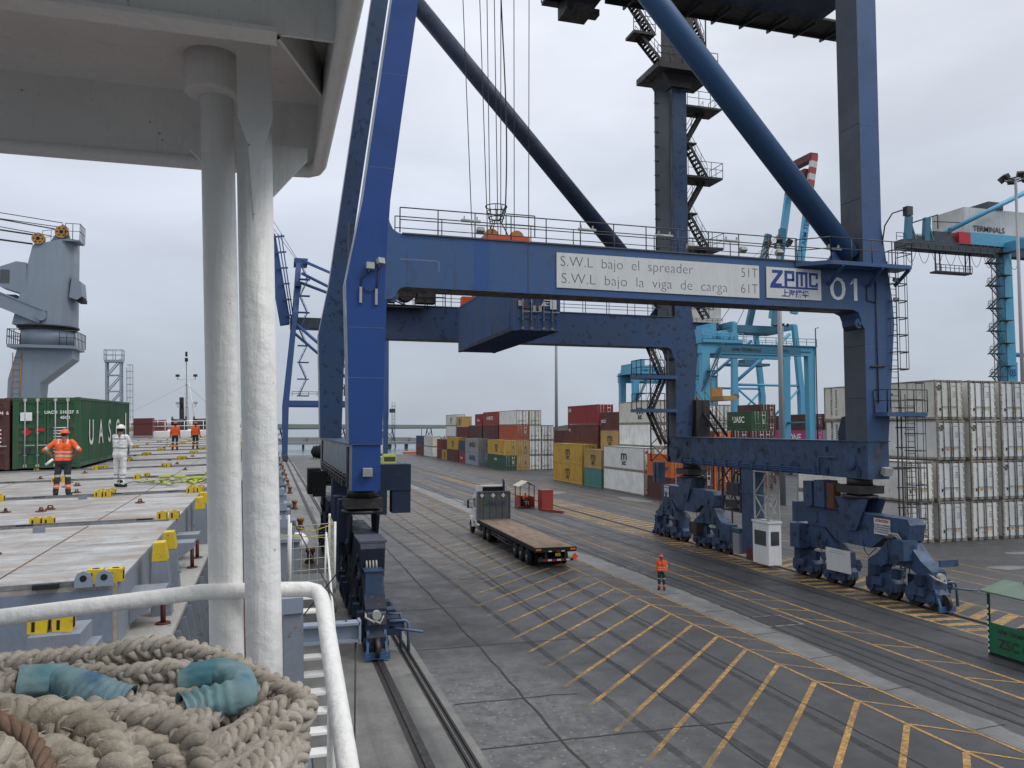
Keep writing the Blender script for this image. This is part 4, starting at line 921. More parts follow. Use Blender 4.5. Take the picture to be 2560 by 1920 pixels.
# --- spreader and the container it holds
sp = thing('spreader', (12.6, 43.6, 15.9), 'orange lifting spreader hanging on wires above the blue container', 'spreader')
m = MB(); m.box((11.9, 39.0, 16.1), (13.3, 48.2, 16.75)); m.box((11.5, 37.6, 15.98), (13.7, 38.2, 16.5)); m.box((11.5, 49.0, 15.98), (13.7, 49.6, 16.5)); m.box((12.2, 37.7, 16.1), (13.0, 49.5, 16.45)); m.build('beam', M['orange'], sp)
m = MB(); m.box((11.3, 42.6, 18.3), (13.9, 44.6, 19.0)); m.prism([(11.2, 18.35), (14.0, 18.35), (13.6, 18.95), (11.6, 18.95)], 42.5, 44.7, 'y'); m.build('headblock', M['orange'], sp)
for x in (11.9, 13.4):
    m = MB(); m.disc((x, 43.6, 19.1), .42, .35, 'y', 18); m.build('sheave', M['gold'], sp)
m = MB()
for x in (11.6, 13.6):
    for y in (42.8, 44.4): m.beam((x, y, 16.7), (x, y, 18.4), .2, .2)
m.build('hanger', M['orange'], sp)
m = MB()
for z, r in ((20.85, .62), (20.55, .55), (20.2, .45), (19.95, .36)): m.ring((12.2, 43.6, z), r, .03, 'z', 18, 5)
for i in range(10):
    a = 2 * math.pi * i / 10; m.tube([(12.2 + .62 * math.cos(a), 43.6 + .62 * math.sin(a), 20.85), (12.2 + .36 * math.cos(a), 43.6 + .36 * math.sin(a), 19.95)], .022, 4)
for a in (0, 2.1, 4.2): m.tube([(12.2 + .3 * math.cos(a), 43.6 + .3 * math.sin(a), 19.95), (12.2 + .9 * math.cos(a), 43.6 + .5 * math.sin(a), 18.9)], .035, 5)
m.railing([(12.5, 42.6, 19.0), (14.2, 42.6, 19.0)], 1.2, .035, 1.7); m.build('cable_basket', M['rail_grey'], sp)
# ================================================================ CONTAINERS
W_ = 2.438
CM = {}
def corr(m, x, y0, y1, z0, z1, d, pitch=.28, axis='y'):
    """corrugated sheet in the plane x (axis y) or the plane y (axis x)"""
    n = int((y1 - y0) / pitch); p = (y1 - y0) / n; pts = []
    for i in range(n):
        a = y0 + i * p
        pts += [(a, 0), (a + p * .26, 0), (a + p * .5, d), (a + p * .76, d)]
    pts.append((y1, 0))
    vs = []
    for a, b in pts:
        for z in (z0, z1): vs.append((x + b, a, z) if axis == 'y' else (a, x + b, z))
    m.add(vs, [(2 * i, 2 * i + 2, 2 * i + 3, 2 * i + 1) for i in range(len(pts) - 1)])
def cont_meshes(L, H, kind):
    k = (L, H, kind)
    if k in CM: return CM[k]
    mat = M['contw'] if kind == 'reefer' else M['cont']
    m = MB(); t = .13; X1 = W_; fr = None
    for x in (0, X1 - t):
        for y in (0, L - t): m.box((x, y, .0), (x + t, y + t, H))
        m.box((x + (.0 if x == 0 else .07), t, .03), (x + (.06 if x == 0 else t), L - t, .20)); m.box((x + (.0 if x == 0 else .07), t, H - .11), (x + (.06 if x == 0 else t), L - t, H - .01))
    for y in (0.0, L - .1):
        m.box((t, y, .02), (X1 - t, y + .1, .16)); m.box((t, y, H - .13), (X1 - t, y + .1, H - .012))
    for x in (-.006, X1 - .172):
        for y in (-.006, L - .172):
            for z in (-.003, H - .115): m.box((x, y, z), (x + .178, y + .178, z + .118))
    if kind == 'reefer':
        for z in (.16, H - .18): m.box((t, .004, z), (X1 - t, .03, z + .02))
        fr = m.mesh('corner_frame', mats=[M['rust_frame']]); m = MB()
        m.box((.025, t, .2), (.055, L - t, H - .11)); m.box((X1 - .055, t, .2), (X1 - .025, L - t, H - .11))
        n = int(L / 1.2)
        for i in range(1, n): y = i * L / n; m.box((.018, y - .015, .2), (.03, y + .015, H - .11))
        m.box((.012, t, .2), (.03, L - t, .42))
    else:
        corr(m, .012, t, L - t, .2, H - .11, .055); corr(m, X1 - .012, t, L - t, .2, H - .11, -.055)
    m.box((.06, t, H - .06), (X1 - .06, L - t, H - .03)); m.box((t, L - .06, .16), (X1 - t, L - .03, H - .13))
    m.box((.05, t, .10), (X1 - .05, L - t, .14))
    for i in range(int(L / .6)): m.box((.06, .3 + i * .6, .02), (X1 - .06, .36 + i * .6, .10))
    body = m.mesh('container_body', mats=[mat])
    # one door leaf
    d = MB(); w = (X1 - 2 * t - .02) / 2; z0, z1 = (.17, H - .14) if kind == 'dry' else (.20, H - .20)
    if kind == 'reefer':
        d.box((0, .0, z0), (w, .07, z1)); d.box((.03, -.012, z0 + .03), (w - .03, .0, z1 - .03))
        for i in range(5):
            z = z0 + .22 + i * (z1 - z0 - .44) / 4; d.box((-.06, -.035, z - .05), (.08, .0, z + .05))
    else:
        d.box((0, .03, z0), (w, .06, z1)); 
        for a in (0, w - .09): d.box((a, .0, z0), (a + .09, .03, z1))
        h = (z1 - z0) / 5
        for i in range(6): zz = z0 + i * h; d.box((.09, .0, max(z0, zz - .09)), (w - .09, .03, min(z1, zz + .09)))
    door = d.mesh('door', mats=[mat])
    b = MB(); r = .026 if kind == 'dry' else .03
    b.cyl((0, -.055, .06), (0, -.055, H - .05), r, 6)
    for z in (.12, H - .1): b.box((-.06, -.07, z - .06), (.06, .0, z + .06))
    for z in (.55, H * .5, H - .6): b.box((-.05, -.06, z - .02), (.05, .02, z + .02))
    b.box((-.02, -.08, .93), (.36, -.05, .97))
    bar = b.mesh('locking_bar', mats=[M['bar'] if kind == 'dry' else M['bar_dark']])
    CM[k] = (body, door, bar, w, fr); return CM[k]
C_ = dict(maroon=(.105, .022, .022), red=(.26, .022, .026), oxide=(.155, .038, .028), brown=(.085, .026, .024), yellow=(.50, .30, .045), tan=(.46, .30, .10), green=(.016, .085, .035), dgreen=(.022, .075, .05),
          teal=(.075, .25, .22), white=(.72, .725, .70), cream=(.62, .615, .54), grey=(.30, .31, .30), bgrey=(.27, .31, .36), navy=(.035, .055, .12), blue=(.035, .085, .20), orange=(.58, .14, .025), pink=(.48, .055, .22), lorange=(.40, .085, .035))
sticker = {}
def plate(w, h, mat):
    k = (w, h, mat.name)
    if k not in sticker: sticker[k] = MB().box((-w / 2, -.004, -h / 2), (w / 2, 0, h / 2)).mesh('marking', mats=[mat])
    return sticker[k]
st_yel = flat('yellow sticker', (.62, .40, .05), .5); st_blk = flat('black vent', (.03, .03, .035), .6); st_org = flat('orange sticker', (.65, .24, .03), .5)
def tri(parent, x, y, z, s=.22):
    if 'tri' not in sticker: sticker['tri'] = MB().prism([(-.5, 0), (.5, 0), (0, .9)], -.004, 0, 'y').mesh('marking', mats=[st_yel])
    inst('marking', sticker['tri'], (x, y, z), parent, scale=(s, 1, s))
def container(x, y, z, L, H, kind, color, label, group=None, msc=None, side=None, bars=True, marks=True, name='shipping_container'):
    body, door, bar, w, fr = cont_meshes(L, H, kind)
    c = C_[color] if isinstance(color, str) else color
    j = random.uniform(.9, 1.08); c = tuple(min(1, a * j) for a in c)
    o = thing(name, (x, y, z), label, 'container', group)
    inst('container_body', body, (x, y, z), o, color=c)
    if fr is not None: inst('corner_frame', fr, (x, y, z), o)
    dl = []
    for i in range(2):
        dx = x + .13 + i * (w + .02)
        if kind == 'reefer' and i == 1: d = inst('door', door, (x + W_ - .13, y, z), o, color=c, scale=(-1, 1, 1))
        else: d = inst('door', door, (dx, y, z), o, color=c)
        dl.append(d)
        if bars:
            for f in ((.3, .72) if kind == 'dry' else (.37, .92)):
                ORI[d] = Vector((dx, y, z)) if not (kind == 'reefer' and i == 1) else ORI[d]
                if kind == 'reefer' and i == 1:
                    b = bpy.data.objects.new('locking_bar', bar); col.objects.link(b); b.parent = d; b.location = (f * w, 0, 0)
                else: inst('locking_bar', bar, (dx + f * w, y, z), d)
    kmat = M['ink'] if kind == 'reefer' or (isinstance(color, str) and color in ('yellow', 'tan', 'white', 'cream', 'grey')) else M['ink_white']
    if marks:
        if kind == 'reefer':
            r_ = random.Random(int(x * 7 + y * 3 + z * 11))
            inst('marking', plate(.16, .22, st_blk), (x + .38, y - .014, z + .75), o)
            if r_.random() < .7: tri(o, x + 1.72, y - .014, z + .68)
            if r_.random() < .6: inst('marking', plate(.26, .24, st_yel), (x + 1.4, y - .014, z + .78), o)
            if r_.random() < .4: inst('marking', plate(.24, .18, st_org), (x + .85, y - .014, z + .76), o)
            for q in range(5): inst('marking', plate(.3 if q else .5, .035, M['bar_dark']), (x + 1.72 + (0 if q else -.05), y - .014, z + H - (.45 if q == 0 else .75 + q * .12)), o)
        else:
            for q in range(6): inst('marking', plate(.55 if q in (0,) else .34, .05 if q else .09, kmat), (x + 1.75, y - .002, z + H - (.5 if q == 0 else .95 + q * .13)), o)
    if msc:
        s = H / 2.9
        if msc in ('side', 'both'):
            for t_, sz, zz in (('m', 1.75, 1.78), ('sc', 1.02, .92)): letter(t_, sz * s, (x - .014, y + L * .47, z + zz * s), '-x', kmat, o, .03, sx=1.45)
        if msc in ('door', 'both'):
            letter('m', .5, (x + .31, y - .025, z + H - .45), '-y', kmat, o, .022); letter('sc', .3, (x + .31, y - .025, z + H - .68), '-y', kmat, o, .014)
    if side:
        for s_, size, yy, zz, mk, off in side: letter(s_, size, (x - .012, y + yy, z + zz), '-x', M[mk] if isinstance(mk, str) else mk, o, off)
    return o
M['tan_plate'] = flat('data plate', (.42, .38, .28), .5)
HC, ST, L40, L20 = 2.896, 2.591, 12.19, 6.06
GAP = .028
lev = ['bottom', 'second level', 'third level', 'top']
# --- reefer stack right of the crane
rows = (('first column', 43.1, 2), ('second column', 46.05, 4), ('third column', 49.05, 4), ('fourth column', 52.0, 4))
mscs = {(1, 3), (1, 2), (2, 2), (3, 1)}
for r_i, (rn, x, n) in enumerate(rows):
    for l in range(n):
        lv = ('bottom', 'second from bottom', 'third from bottom', 'top')[l] if n == 4 else ('bottom', 'upper')[l]
        sd = None
        if r_i == 1 and l >= 2: sd = [('MEDITERRANEAN', .3, 11.3, 1.5, 'ink', .01), ('SHIPPING CO', .3, 10.7, 1.6, 'ink', .01)]
        o = container(x + random.uniform(-.03, .03), 46.5 + random.uniform(-.07, .07), l * (HC + GAP), L40, HC, 'reefer', ((.70, .71, .69), (.64, .655, .65), (.72, .715, .67), (.60, .62, .62))[(r_i * 3 + l * 2) % 4] if l != 3 or r_i != 1 else 'cream',
                  f'white reefer, {lv} of the {rn} in the stack by the crane ladder', 'white reefers right of the crane', msc='door' if (r_i, l) in mscs else None)
        if sd:
            for s_, size, yy, zz, mk, off in sd: letter(s_, size, (x - .012, 46.5 + yy, l * HC + zz), '-x', M[mk], o, off, spin=-90, space=1.25)
# --- middle block
G = 'mid stack behind the kiosk'
container(42.8, 107.3, 0, L40, HC, 'dry', 'yellow', 'yellow container with black side logo, lower of the yellow pair', G, msc='side')
container(42.8, 107.3, HC, L40, HC, 'dry', 'yellow', 'yellow container with black side logo, upper of the yellow pair', G, msc='side')
container(42.8, 100.3, 0, L20, ST, 'dry', 'teal', 'short teal container on the ground between yellow and white ones', G)
container(42.8, 100.3, ST, L20, ST, 'dry', 'tan', 'short tan container with black logo directly on the teal one', G, msc='side')
container(42.8, 87.3, 0, L40, HC, 'reefer', 'white', 'plain white reefer on the ground beside the teal container', G)
container(42.8, 87.3, HC, L40, HC, 'reefer', 'white', 'white reefer with big black side logo beside the orange container', G, msc='both')
container(42.8, 80.4, 0, L20, ST, 'dry', 'brown', 'short brown container under the orange one by the far bogies', G)
container(42.8, 80.4, ST, L20, ST, 'dry', 'orange', 'short orange container with Hapag-Lloyd lettering by the far bogies', G, side=[('Hapag-Lloyd', .72, 2.6, 1.05, 'ink_blue', .015)])
container(45.35, 107.4, 0, L40, HC, 'dry', 'brown', 'brown container on the ground hidden behind the lower yellow one', G)
container(45.35, 107.4, HC, L40, HC, 'dry', 'oxide', 'rust red container hidden behind the upper yellow one', G)
container(45.35, 107.4, 2 * HC, L40, HC, 'dry', 'maroon', 'maroon container right under the bright red top one', G, side=[('TEX', .5, 11.4, 2.0, 'ink_white', .01)])
container(45.35, 107.4, 3 * HC, L40, HC, 'dry', 'red', 'bright dark red container with white CAI mark at the top of the middle stack', G, side=[('CAI', .75, 11.3, 2.2, 'ink_white', .02)])
for l, (c, lb) in enumerate((('brown', 'short brown container at the bottom behind the teal one'), ('oxide', 'short rust container on the second level behind the tan one'), ('tan', 'short tan container with logo just right of the maroon one'), ('maroon', 'short maroon container with white GOLD lettering on the top tan one'))):
    container(45.35, 100.3, l * ST, L20, ST, 'dry', c, lb, G, msc='side' if l == 2 else None, side=[('GOLD', .62, 5.0, 1.3, 'ink_white', .015)] if l == 3 else None)
for l, lb in enumerate(('white reefer on the ground hidden behind the plain white one', 'white reefer on second level hidden behind the logo reefer', 'plain white reefer third up left of the far landside leg', 'white reefer with black logo, topmost left of the far landside leg')):
    container(45.35, 87.9, l * HC, L40, HC, 'reefer', 'cream' if l == 3 else 'white', lb, G, msc='side' if l == 3 else None)
for l in range(3): container(48.0, 127.5, l * ST, L20, ST, 'dry', 'maroon', ('dull red short container far behind, bottom one', 'dull red short container far behind, middle one', 'dull red short container far behind, its top just left of the maroon stack')[l], G)
# --- far block
G = 'far stack beyond the truck'
F = [ # x, y, level z, L, H, kind, color, label, extra
 (42.8, 147.0, 0, L40, HC, 'dry', 'dgreen', 'dark green container on the ground at the near end of the far block', dict(side=[('CHINA', .6, 6.2, 2.0, 'ink_white', .02)])),
 (42.8, 147.0, HC, L40, HC, 'dry', 'yellow', 'yellow logo container standing on the dark green one', dict(msc='side')),
 (45.35, 147.2, 0, L40, HC, 'dry', 'tan', 'tan container on the ground right of the dark green doors', {}),
 (45.35, 147.2, HC, L40, HC, 'dry', 'tan', 'tan container second up right of the yellow logo doors', {}),
 (45.35, 147.4, 2 * HC, L40, HC, 'dry', 'lorange', 'brick orange container under the white one at the far block corner', {}),
 (45.35, 147.4, 3 * HC, L40, HC, 'reefer', 'white', 'white reefer on top of the brick orange container', {}),
 (47.9, 147.3, 0, L40, HC, 'reefer', 'white', 'white reefer, bottom of the four high end column in the far block', {}),
 (47.9, 147.3, HC, L40, HC, 'reefer', 'white', 'white reefer, second of the four high end column in the far block', {}),
 (47.9, 147.3, 2 * HC, L40, HC, 'reefer', 'white', 'white reefer, third of the four high end column in the far block', {}),
 (47.9, 147.3, 3 * HC, L40, HC, 'reefer', 'cream', 'cream reefer at the very top of the far block', {}),
 (50.45, 147.3, 0, L40, HC, 'reefer', 'white', 'white reefer, bottom of the three high end column in the far block', {}),
 (50.45, 147.3, HC, L40, HC, 'reefer', 'white', 'white reefer, middle of the three high end column in the far block', {}),
 (50.45, 147.3, 2 * HC, L40, HC, 'reefer', 'white', 'white reefer, top of the three high end column by the lamp mast', {}),
 (42.8, 167.0, 0, L40, HC, 'dry', 'bgrey', 'blue grey MAERSK container on the ground in the far block', dict(side=[('MAERSK', 1.5, 5.2, 1.5, 'ink', .02)])),
 (42.8, 167.0, HC, L40, HC, 'dry', 'grey', 'pale grey MAERSK container on the blue grey one', dict(side=[('MAERSK', 1.5, 5.2, 1.5, 'ink', .02)])),
 (45.35, 160.5, 0, L40, HC, 'dry', 'brown', 'brown container at the bottom behind the yellow logo one', {}),
 (45.35, 160.5, HC, L40, HC, 'dry', 'maroon', 'maroon container second up behind the yellow logo one', {}),
 (45.35, 160.5, 2 * HC, L40, HC, 'dry', 'brown', 'dark brown container under the Hamburg Sud red one', {}),
 (45.35, 160.5, 3 * HC, L40, HC, 'dry', (.30, .045, .035), 'light red container with white HAMBURG SUD lettering at the top', dict(side=[('HAMBURG', 1.1, 6.5, 1.5, 'ink_white', .02)])),
 (47.9, 160.6, 2 * HC, L40, HC, 'dry', 'brown', 'brown container third up behind the dark brown one', {}),
 (47.9, 160.6, 3 * HC, L40, HC, 'dry', 'red', 'red container behind the HAMBURG SUD one', {}),
 (47.9, 160.6, 0, L40, HC, 'dry', 'brown', 'brown container at ground level in the second far row', {}),
 (47.9, 160.6, HC, L40, HC, 'dry', 'oxide', 'rust container second up in the second far row', {}),
 (42.8, 179.6, 0, L20, ST, 'dry', 'red', 'short red container with white letters beside the blue grey MAERSK', dict(side=[('K Line', .8, 3.0, 1.2, 'ink_white', .02)])),
 (42.8, 179.6, ST, L20, ST, 'dry', 'navy', 'short navy container beside the pale grey MAERSK', {}),
 (42.8, 186.6, 0, L40, HC, 'dry', 'brown', 'brown container on the ground under the far yellow logo one', {}),
 (42.8, 186.6, HC, L40, HC, 'dry', 'yellow', 'yellow logo container left of the short navy one', dict(msc='side')),
 (45.35, 174, 2 * HC, L40, HC, 'dry', 'brown', 'brown container left of the Hamburg one, third level', {}),
 (45.35, 174, 3 * HC, L20, ST, 'dry', 'red', 'short red container with white letters on the third level row', dict(side=[('K Line', .8, 3.0, 1.2, 'ink_white', .02)])),
 (45.35, 174, 0, L40, HC, 'dry', 'brown', 'brown container on the ground behind the MAERSK pair', {}),
 (45.35, 174, HC, L40, HC, 'dry', 'oxide', 'rust container on second level behind the MAERSK pair', {}),
 (45.35, 187, 0, L40, HC, 'dry', 'oxide', 'rust container on the ground behind the far yellow logo one', {}),
 (45.35, 187, HC, L40, HC, 'dry', 'brown', 'brown container second level behind the far yellow logo one', {}),
 (45.35, 187, 2 * HC, L40, ST, 'dry', 'maroon', 'maroon container above the far yellow logo one', {}),
 (45.35, 193, 2 * HC + ST, L20, ST, 'dry', 'tan', 'short tan logo container high in the far row', dict(msc='side')),
 (42.8, 199.0, 0, L20, ST, 'dry', 'yellow', 'short yellow logo container on the ground far along', dict(msc='side')),
 (42.8, 199.0, ST, L20, ST, 'dry', 'maroon', 'short maroon container on the far short yellow one', {}),
 (42.8, 205.4, 0, L20, ST, 'dry', 'oxide', 'short rust container on the ground next to the far short yellow one', {}),
 (42.8, 205.4, ST, L20, ST, 'dry', 'red', 'short red container on the far short rust one', {}),
 (45.35, 200, 0, L40, HC, 'reefer', 'white', 'white reefer on the ground behind the far short ones', {}),
 (45.35, 200, HC, L40, HC, 'reefer', 'white', 'white reefer on second level behind the far short ones', {}),
 (45.35, 200, 2 * HC, L40, HC, 'reefer', 'white', 'white reefer third level in the far left stack', {}),
 (45.35, 200, 3 * HC, L40, HC, 'reefer', 'cream', 'cream logo reefer on top of the far left stack', dict(msc='side')),
 (42.8, 218.6, 0, L40, HC, 'reefer', 'white', 'white reefer on the ground near the far end of the block', {}),
 (42.8, 218.6, HC, L40, HC, 'reefer', 'cream', 'cream reefer second level near the far end of the block', {}),
 (42.8, 231.5, 0, L40, HC, 'dry', 'oxide', 'rust container on the ground at the far end of the block', {}),
 (42.8, 231.5, HC, L40, HC, 'dry', 'navy', 'navy container at the far end of the block', {}),
]
for x, y, z, L, H, kd, c, lb, ex in F: container(x, y, z, L, H, kd, c, lb, G, bars=y < 172, marks=y < 172, **ex)
# --- block seen through the portal
G = 'stack seen through the crane portal'
Q = [(52.4, 90, 0, L20, ST, 'dry', 'orange', 'orange container on the ground seen under the crane sill'), (52.4, 90, ST, L20, ST, 'dry', 'lorange', 'orange red container second up seen under the crane sill'),
 (52.4, 90, 2 * ST, L20, ST, 'dry', 'orange', 'orange doors just above the crane sill'), (55.0, 90, 0, L20, ST, 'dry', 'brown', 'brown container on the ground behind the cable column'), (55.0, 90, ST, L20, ST, 'dry', 'brown', 'brown container second up behind the cable column'),
 (49.8, 90, 0, L20, ST, 'dry', 'brown', 'brown container on the ground left of the orange ones'), (49.8, 90, ST, L20, ST, 'dry', 'maroon', 'maroon container second up left of the orange ones'), (49.8, 90, 2 * ST, L20, ST, 'dry', 'brown', 'brown doors above the sill, first from the far leg'),
 (55.0, 90, 2 * ST, L20, ST, 'dry', 'brown', 'brown doors above the sill under the green container, left one'), (57.6, 90, 0, L20, ST, 'dry', 'oxide', 'rust container on the ground under the green one'), (57.6, 90, ST, L20, ST, 'dry', 'brown', 'brown container second up under the green one'), (57.6, 90, 2 * ST, L20, ST, 'dry', 'maroon', 'brown doors above the sill under the green container, right one')]
for x, y, z, L, H, kd, c, lb in Q: container(x + 1.5, y, z, L, H, kd, c, lb, G)
container(61.0, 92.3, 3 * ST, L20, ST, 'dry', 'green', 'short green container with white UASC lettering in the portal opening', G, side=[('UASC', 1.15, 3.2, 1.45, 'ink_white', .03)])
for l in range(3): container(61.6, 92.3, l * ST, L20, ST, 'dry', 'brown', ('brown container at the bottom under the UASC one', 'brown container second under the UASC one', 'brown container directly under the UASC one')[l], G)
for l, zz in enumerate((0, HC, 2 * HC, 3 * HC)):
    container(60.2, 104, zz, L40, HC, 'reefer', 'white', f'white reefer behind the UASC container, left column, {lev[l]}', G)
    container(62.8, 104, zz, L40, HC, 'reefer', 'white', f'white reefer behind the UASC container, right column, {lev[l]}', G)
for l in range(4): container(68.0, 100.6, l * HC, L20, HC, 'dry', 'brown', (f'short brown container right of the UASC one, {lev[l]}' if l < 3 else 'short brown container with ochre logo above the UASC one'), G, side=[('m', 1.3, 3.0, 1.7, 'gold', .03), ('sc', .7, 3.0, 1.0, 'gold', .02)] if l == 3 else None)
container(97.5, 128, 2 * ST - .4, L40, HC, 'dry', 'pink', 'bright pink container with white ONE lettering', G, side=[('ONE', 1.9, 5.2, 1.45, 'ink_white', .04)])
container(97.5, 128, 2 * ST - .4 + HC, L40, HC, 'dry', 'brown', 'long brown container on top of the pink one', G)
for l in range(2): container(97.5, 128, l * 2.39, L40, 2.39, 'dry', 'brown', ('brown container on the ground below the pink one', 'brown container just below the pink one')[l], G)
for l in range(3): container(100.2, 128.5, l * ST, L40, ST, 'dry', ('grey', 'grey', 'grey')[l], (f'grey container beside the pink one, {lev[l]}'), G, side=[('MAERSK', 1.5, 5, 1.3, 'ink', .02)])
for i, (x, z) in enumerate(((103, 8.6), (100.2, 8.0), (108, 8.6))): container(x, 131 + i, 0 if 0 else z - .3 - (.3 if i == 1 else 0), L40, ST, 'dry', ('brown', 'tan', 'maroon')[i], ('brown container behind the long brown one', 'tan container right of the long brown one', 'maroon container far behind the pink stack')[i], G)
for i, (x, n) in enumerate(((103, 3), (108, 3))):
    for l in range(n): container(x, 131.5, l * 2.75, L40, 2.75, 'dry', 'brown', f'brown container in the {("inner", "outer")[i]} row behind the pink stack, {lev[l]}', G, bars=False, marks=False)
# --- containers on the ship and on the spreader
o = container(11.4, 37.5, 13.0, L40, HC, 'dry', 'blue', 'dark blue container hanging from the orange spreader under the crane beam', name='hanging_container')
inst('marking', plate(.34, .34, M['red_lens']), (11.75, 37.47, 15.5), o, rot=(0, R(45), 0)); inst('marking', plate(.34, .5, M['ink_white']), (13.45, 37.44, 14.35), o); inst('marking', plate(.2, .45, st_yel), (11.385, 37.9, 15.2), o, rot=(0, 0, R(-90)))
inst('marking', MB().prism([(-.5, 0), (.5, 0), (0, .9)], -.004, 0, 'y').mesh('marking', mats=[M['ink_white']]), (12.95, 37.44, 14.25), o, scale=(.3, 1, .3))
for xx in (11.392, 13.766): MB().box((xx, 37.7, 13.02), (xx + .08, 49.5, 13.21)).build('bottom_rail', M['blue_dark'], o)
for yy in (38.2, 41.5, 46.0, 48.8): MB().box((11.39, yy, 13.22), (11.398, yy + .05, 13.9 + .3 * math.sin(yy))).build('rust_run', M['rusty'], o)
for q in range(4): inst('marking', plate(.5, .035, M['ink_white']), (13.1, 37.46, 15.45 - q * .13), o)
inst('marking', plate(.2, .28, M['tan_plate']), (11.72, 37.46, 14.35), o); inst('marking', plate(.16, .3, M['tan_plate']), (12.45, 37.43, 14.1), o); inst('marking', plate(.16, .3, M['tan_plate']), (12.75, 37.43, 14.1), o)
# ================================================================ PEOPLE
import numpy as np
def capsule(m, a, b, r0, r1, n=10):
    a = Vector(a); b = Vector(b); d = (b - a); L = d.length
    d = d.normalized() if L > 1e-6 else Vector((0, 0, 1)); pts = []; rs = []
    for t in (1, .85, .5): k = math.sqrt(max(0, 1 - t * t)); pts.append(a - d * r0 * t); rs.append(max(.001, r0 * k))
    pts += [a, b]; rs += [r0, r1]
    for t in (.5, .85, 1): k = math.sqrt(max(0, 1 - t * t)); pts.append(b + d * r1 * t); rs.append(max(.001, r1 * k))
    m.tube(pts, rs, n)
def person(loc, heading, label, scheme, pose=None, group=None, voxel=.013, name='person', H=1.72, helmet='helmet_o'):
    J = dict(pel=(0, 0, .95), che=(0, .0, 1.30), neck=(0, 0, 1.47), head=(0, -.015, 1.60), shL=(.185, 0, 1.42), shR=(-.185, 0, 1.42), elL=(.25, .03, 1.14), elR=(-.25, .03, 1.14),
             wrL=(.26, -.06, .90), wrR=(-.26, -.06, .90), hipL=(.095, 0, .92), hipR=(-.095, 0, .92), knL=(.115, -.02, .50), knR=(-.115, -.02, .50), anL=(.13, .02, .10), anR=(-.13, .02, .10))
    J.update(pose or {}); J = {k: Vector(v) for k, v in J.items()}
    caps = []
    def C(g, a, b, r0, r1): caps.append((g, Vector(a), Vector(b), r0, r1))
    for s in (-.075, .075):
        C('torso', J['pel'] + Vector((s, 0, .02)), J['che'] + Vector((s * 1.25, 0, 0)), .118, .128); C('torso', J['che'] + Vector((s * 1.25, 0, 0)), J['neck'] + Vector((s * 1.1, 0, -.06)), .128, .075)
        C('hip', J['pel'] + Vector((s, .015, .0)), J['pel'] + Vector((s, .02, -.06)), .122, .12)
    C('neck', J['neck'] + Vector((0, 0, -.03)), J['head'] + Vector((0, .01, 0)), .06, .056)
    C('head', J['head'] + Vector((0, .015, .06)), J['head'] + Vector((0, -.005, -.015)), .092, .074); C('head', J['head'] + Vector((0, -.045, -.06)), J['head'] + Vector((0, -.05, -.06)), .042, .04)
    C('head', J['head'] + Vector((0, -.09, .015)), J['head'] + Vector((0, -.108, -.012)), .013, .016)
    for s in (-1, 1): C('head', J['head'] + Vector((s * .088, .012, .02)), J['head'] + Vector((s * .09, .018, -.02)), .014, .012)
    for q, s in (('L', 1), ('R', -1)):
        C('arm', J['sh' + q], J['el' + q], .066, .05); C('fore', J['el' + q], J['wr' + q], .048, .034)
        d = (J['wr' + q] - J['el' + q]).normalized(); p = J['wr' + q]; sd = d.cross(Vector((0, 1, 0))).normalized() if abs(d.y) < .9 else Vector((1, 0, 0)); fl = sd.cross(d)
        C('hand', p, p + d * .075, .033, .036)
        for i, (o_, l_) in enumerate(((-.028, .062), (-.010, .075), (.010, .07), (.027, .055))):
            a = p + d * .085 + sd * o_; k = a + d * l_ * .55 - fl * .008; C('hand', a, k, .0115, .011); C('hand', k, k + d * l_ * .4 - fl * .022, .011, .010)
        t0 = p + d * .03 - sd * .032; C('hand', t0, t0 + d * .035 - sd * .022, .013, .012); C('hand', t0 + d * .035 - sd * .022, t0 + d * .065 - sd * .02 - fl * .012, .012, .011)
        C('thigh', J['hip' + q], J['kn' + q], .098, .072); C('shin', J['kn' + q], J['an' + q], .072, .062)
        C('foot', J['an' + q] + Vector((0, .02, -.035)), J['an' + q] + Vector((s * .02, -.15, -.055)), .058, .045); C('foot', J['an' + q], J['an' + q] + Vector((0, .0, .08)), .06, .062)
    m = MB()
    for g, a, b, r0, r1 in caps: capsule(m, a, b, r0, r1)
    tmp = bpy.data.objects.new('tmp', m.mesh('tmp')); col.objects.link(tmp)
    md = tmp.modifiers.new('r', 'REMESH'); md.mode = 'VOXEL'; md.voxel_size = voxel
    sm = tmp.modifiers.new('s', 'SMOOTH'); sm.iterations = 2; sm.factor = .5
    bpy.context.view_layer.update()
    me = bpy.data.meshes.new_from_object(tmp.evaluated_get(bpy.context.evaluated_depsgraph_get())); bpy.data.objects.remove(tmp)
    me.materials.clear()
    nv = len(me.vertices); co = np.empty(nv * 3); me.vertices.foreach_get('co', co); co = co.reshape(-1, 3)
    # cloth creases
    dz = np.array([noise.noise(Vector((c[0] * 9, c[1] * 9, c[2] * 16))) for c in co]) if voxel < .02 else np.zeros(nv)
    nf = len(me.polygons); fc = np.empty(nf * 3); me.polygons.foreach_get('center', fc); fc = fc.reshape(-1, 3)
    def dist(P):
        D = []
        for g, a, b, r0, r1 in caps:
            a = np.array(a); b = np.array(b); ab = b - a; t = np.clip(((P - a) @ ab) / max(1e-9, ab @ ab), 0, 1)
            D.append(np.linalg.norm(P - a - t[:, None] * ab, axis=1) - (r0 + (r1 - r0) * t))
        return np.argmin(np.array(D), axis=0)
    near_v = dist(co); cloth = np.array([caps[i][0] in ('torso', 'arm', 'fore', 'thigh', 'shin', 'hip') for i in near_v])
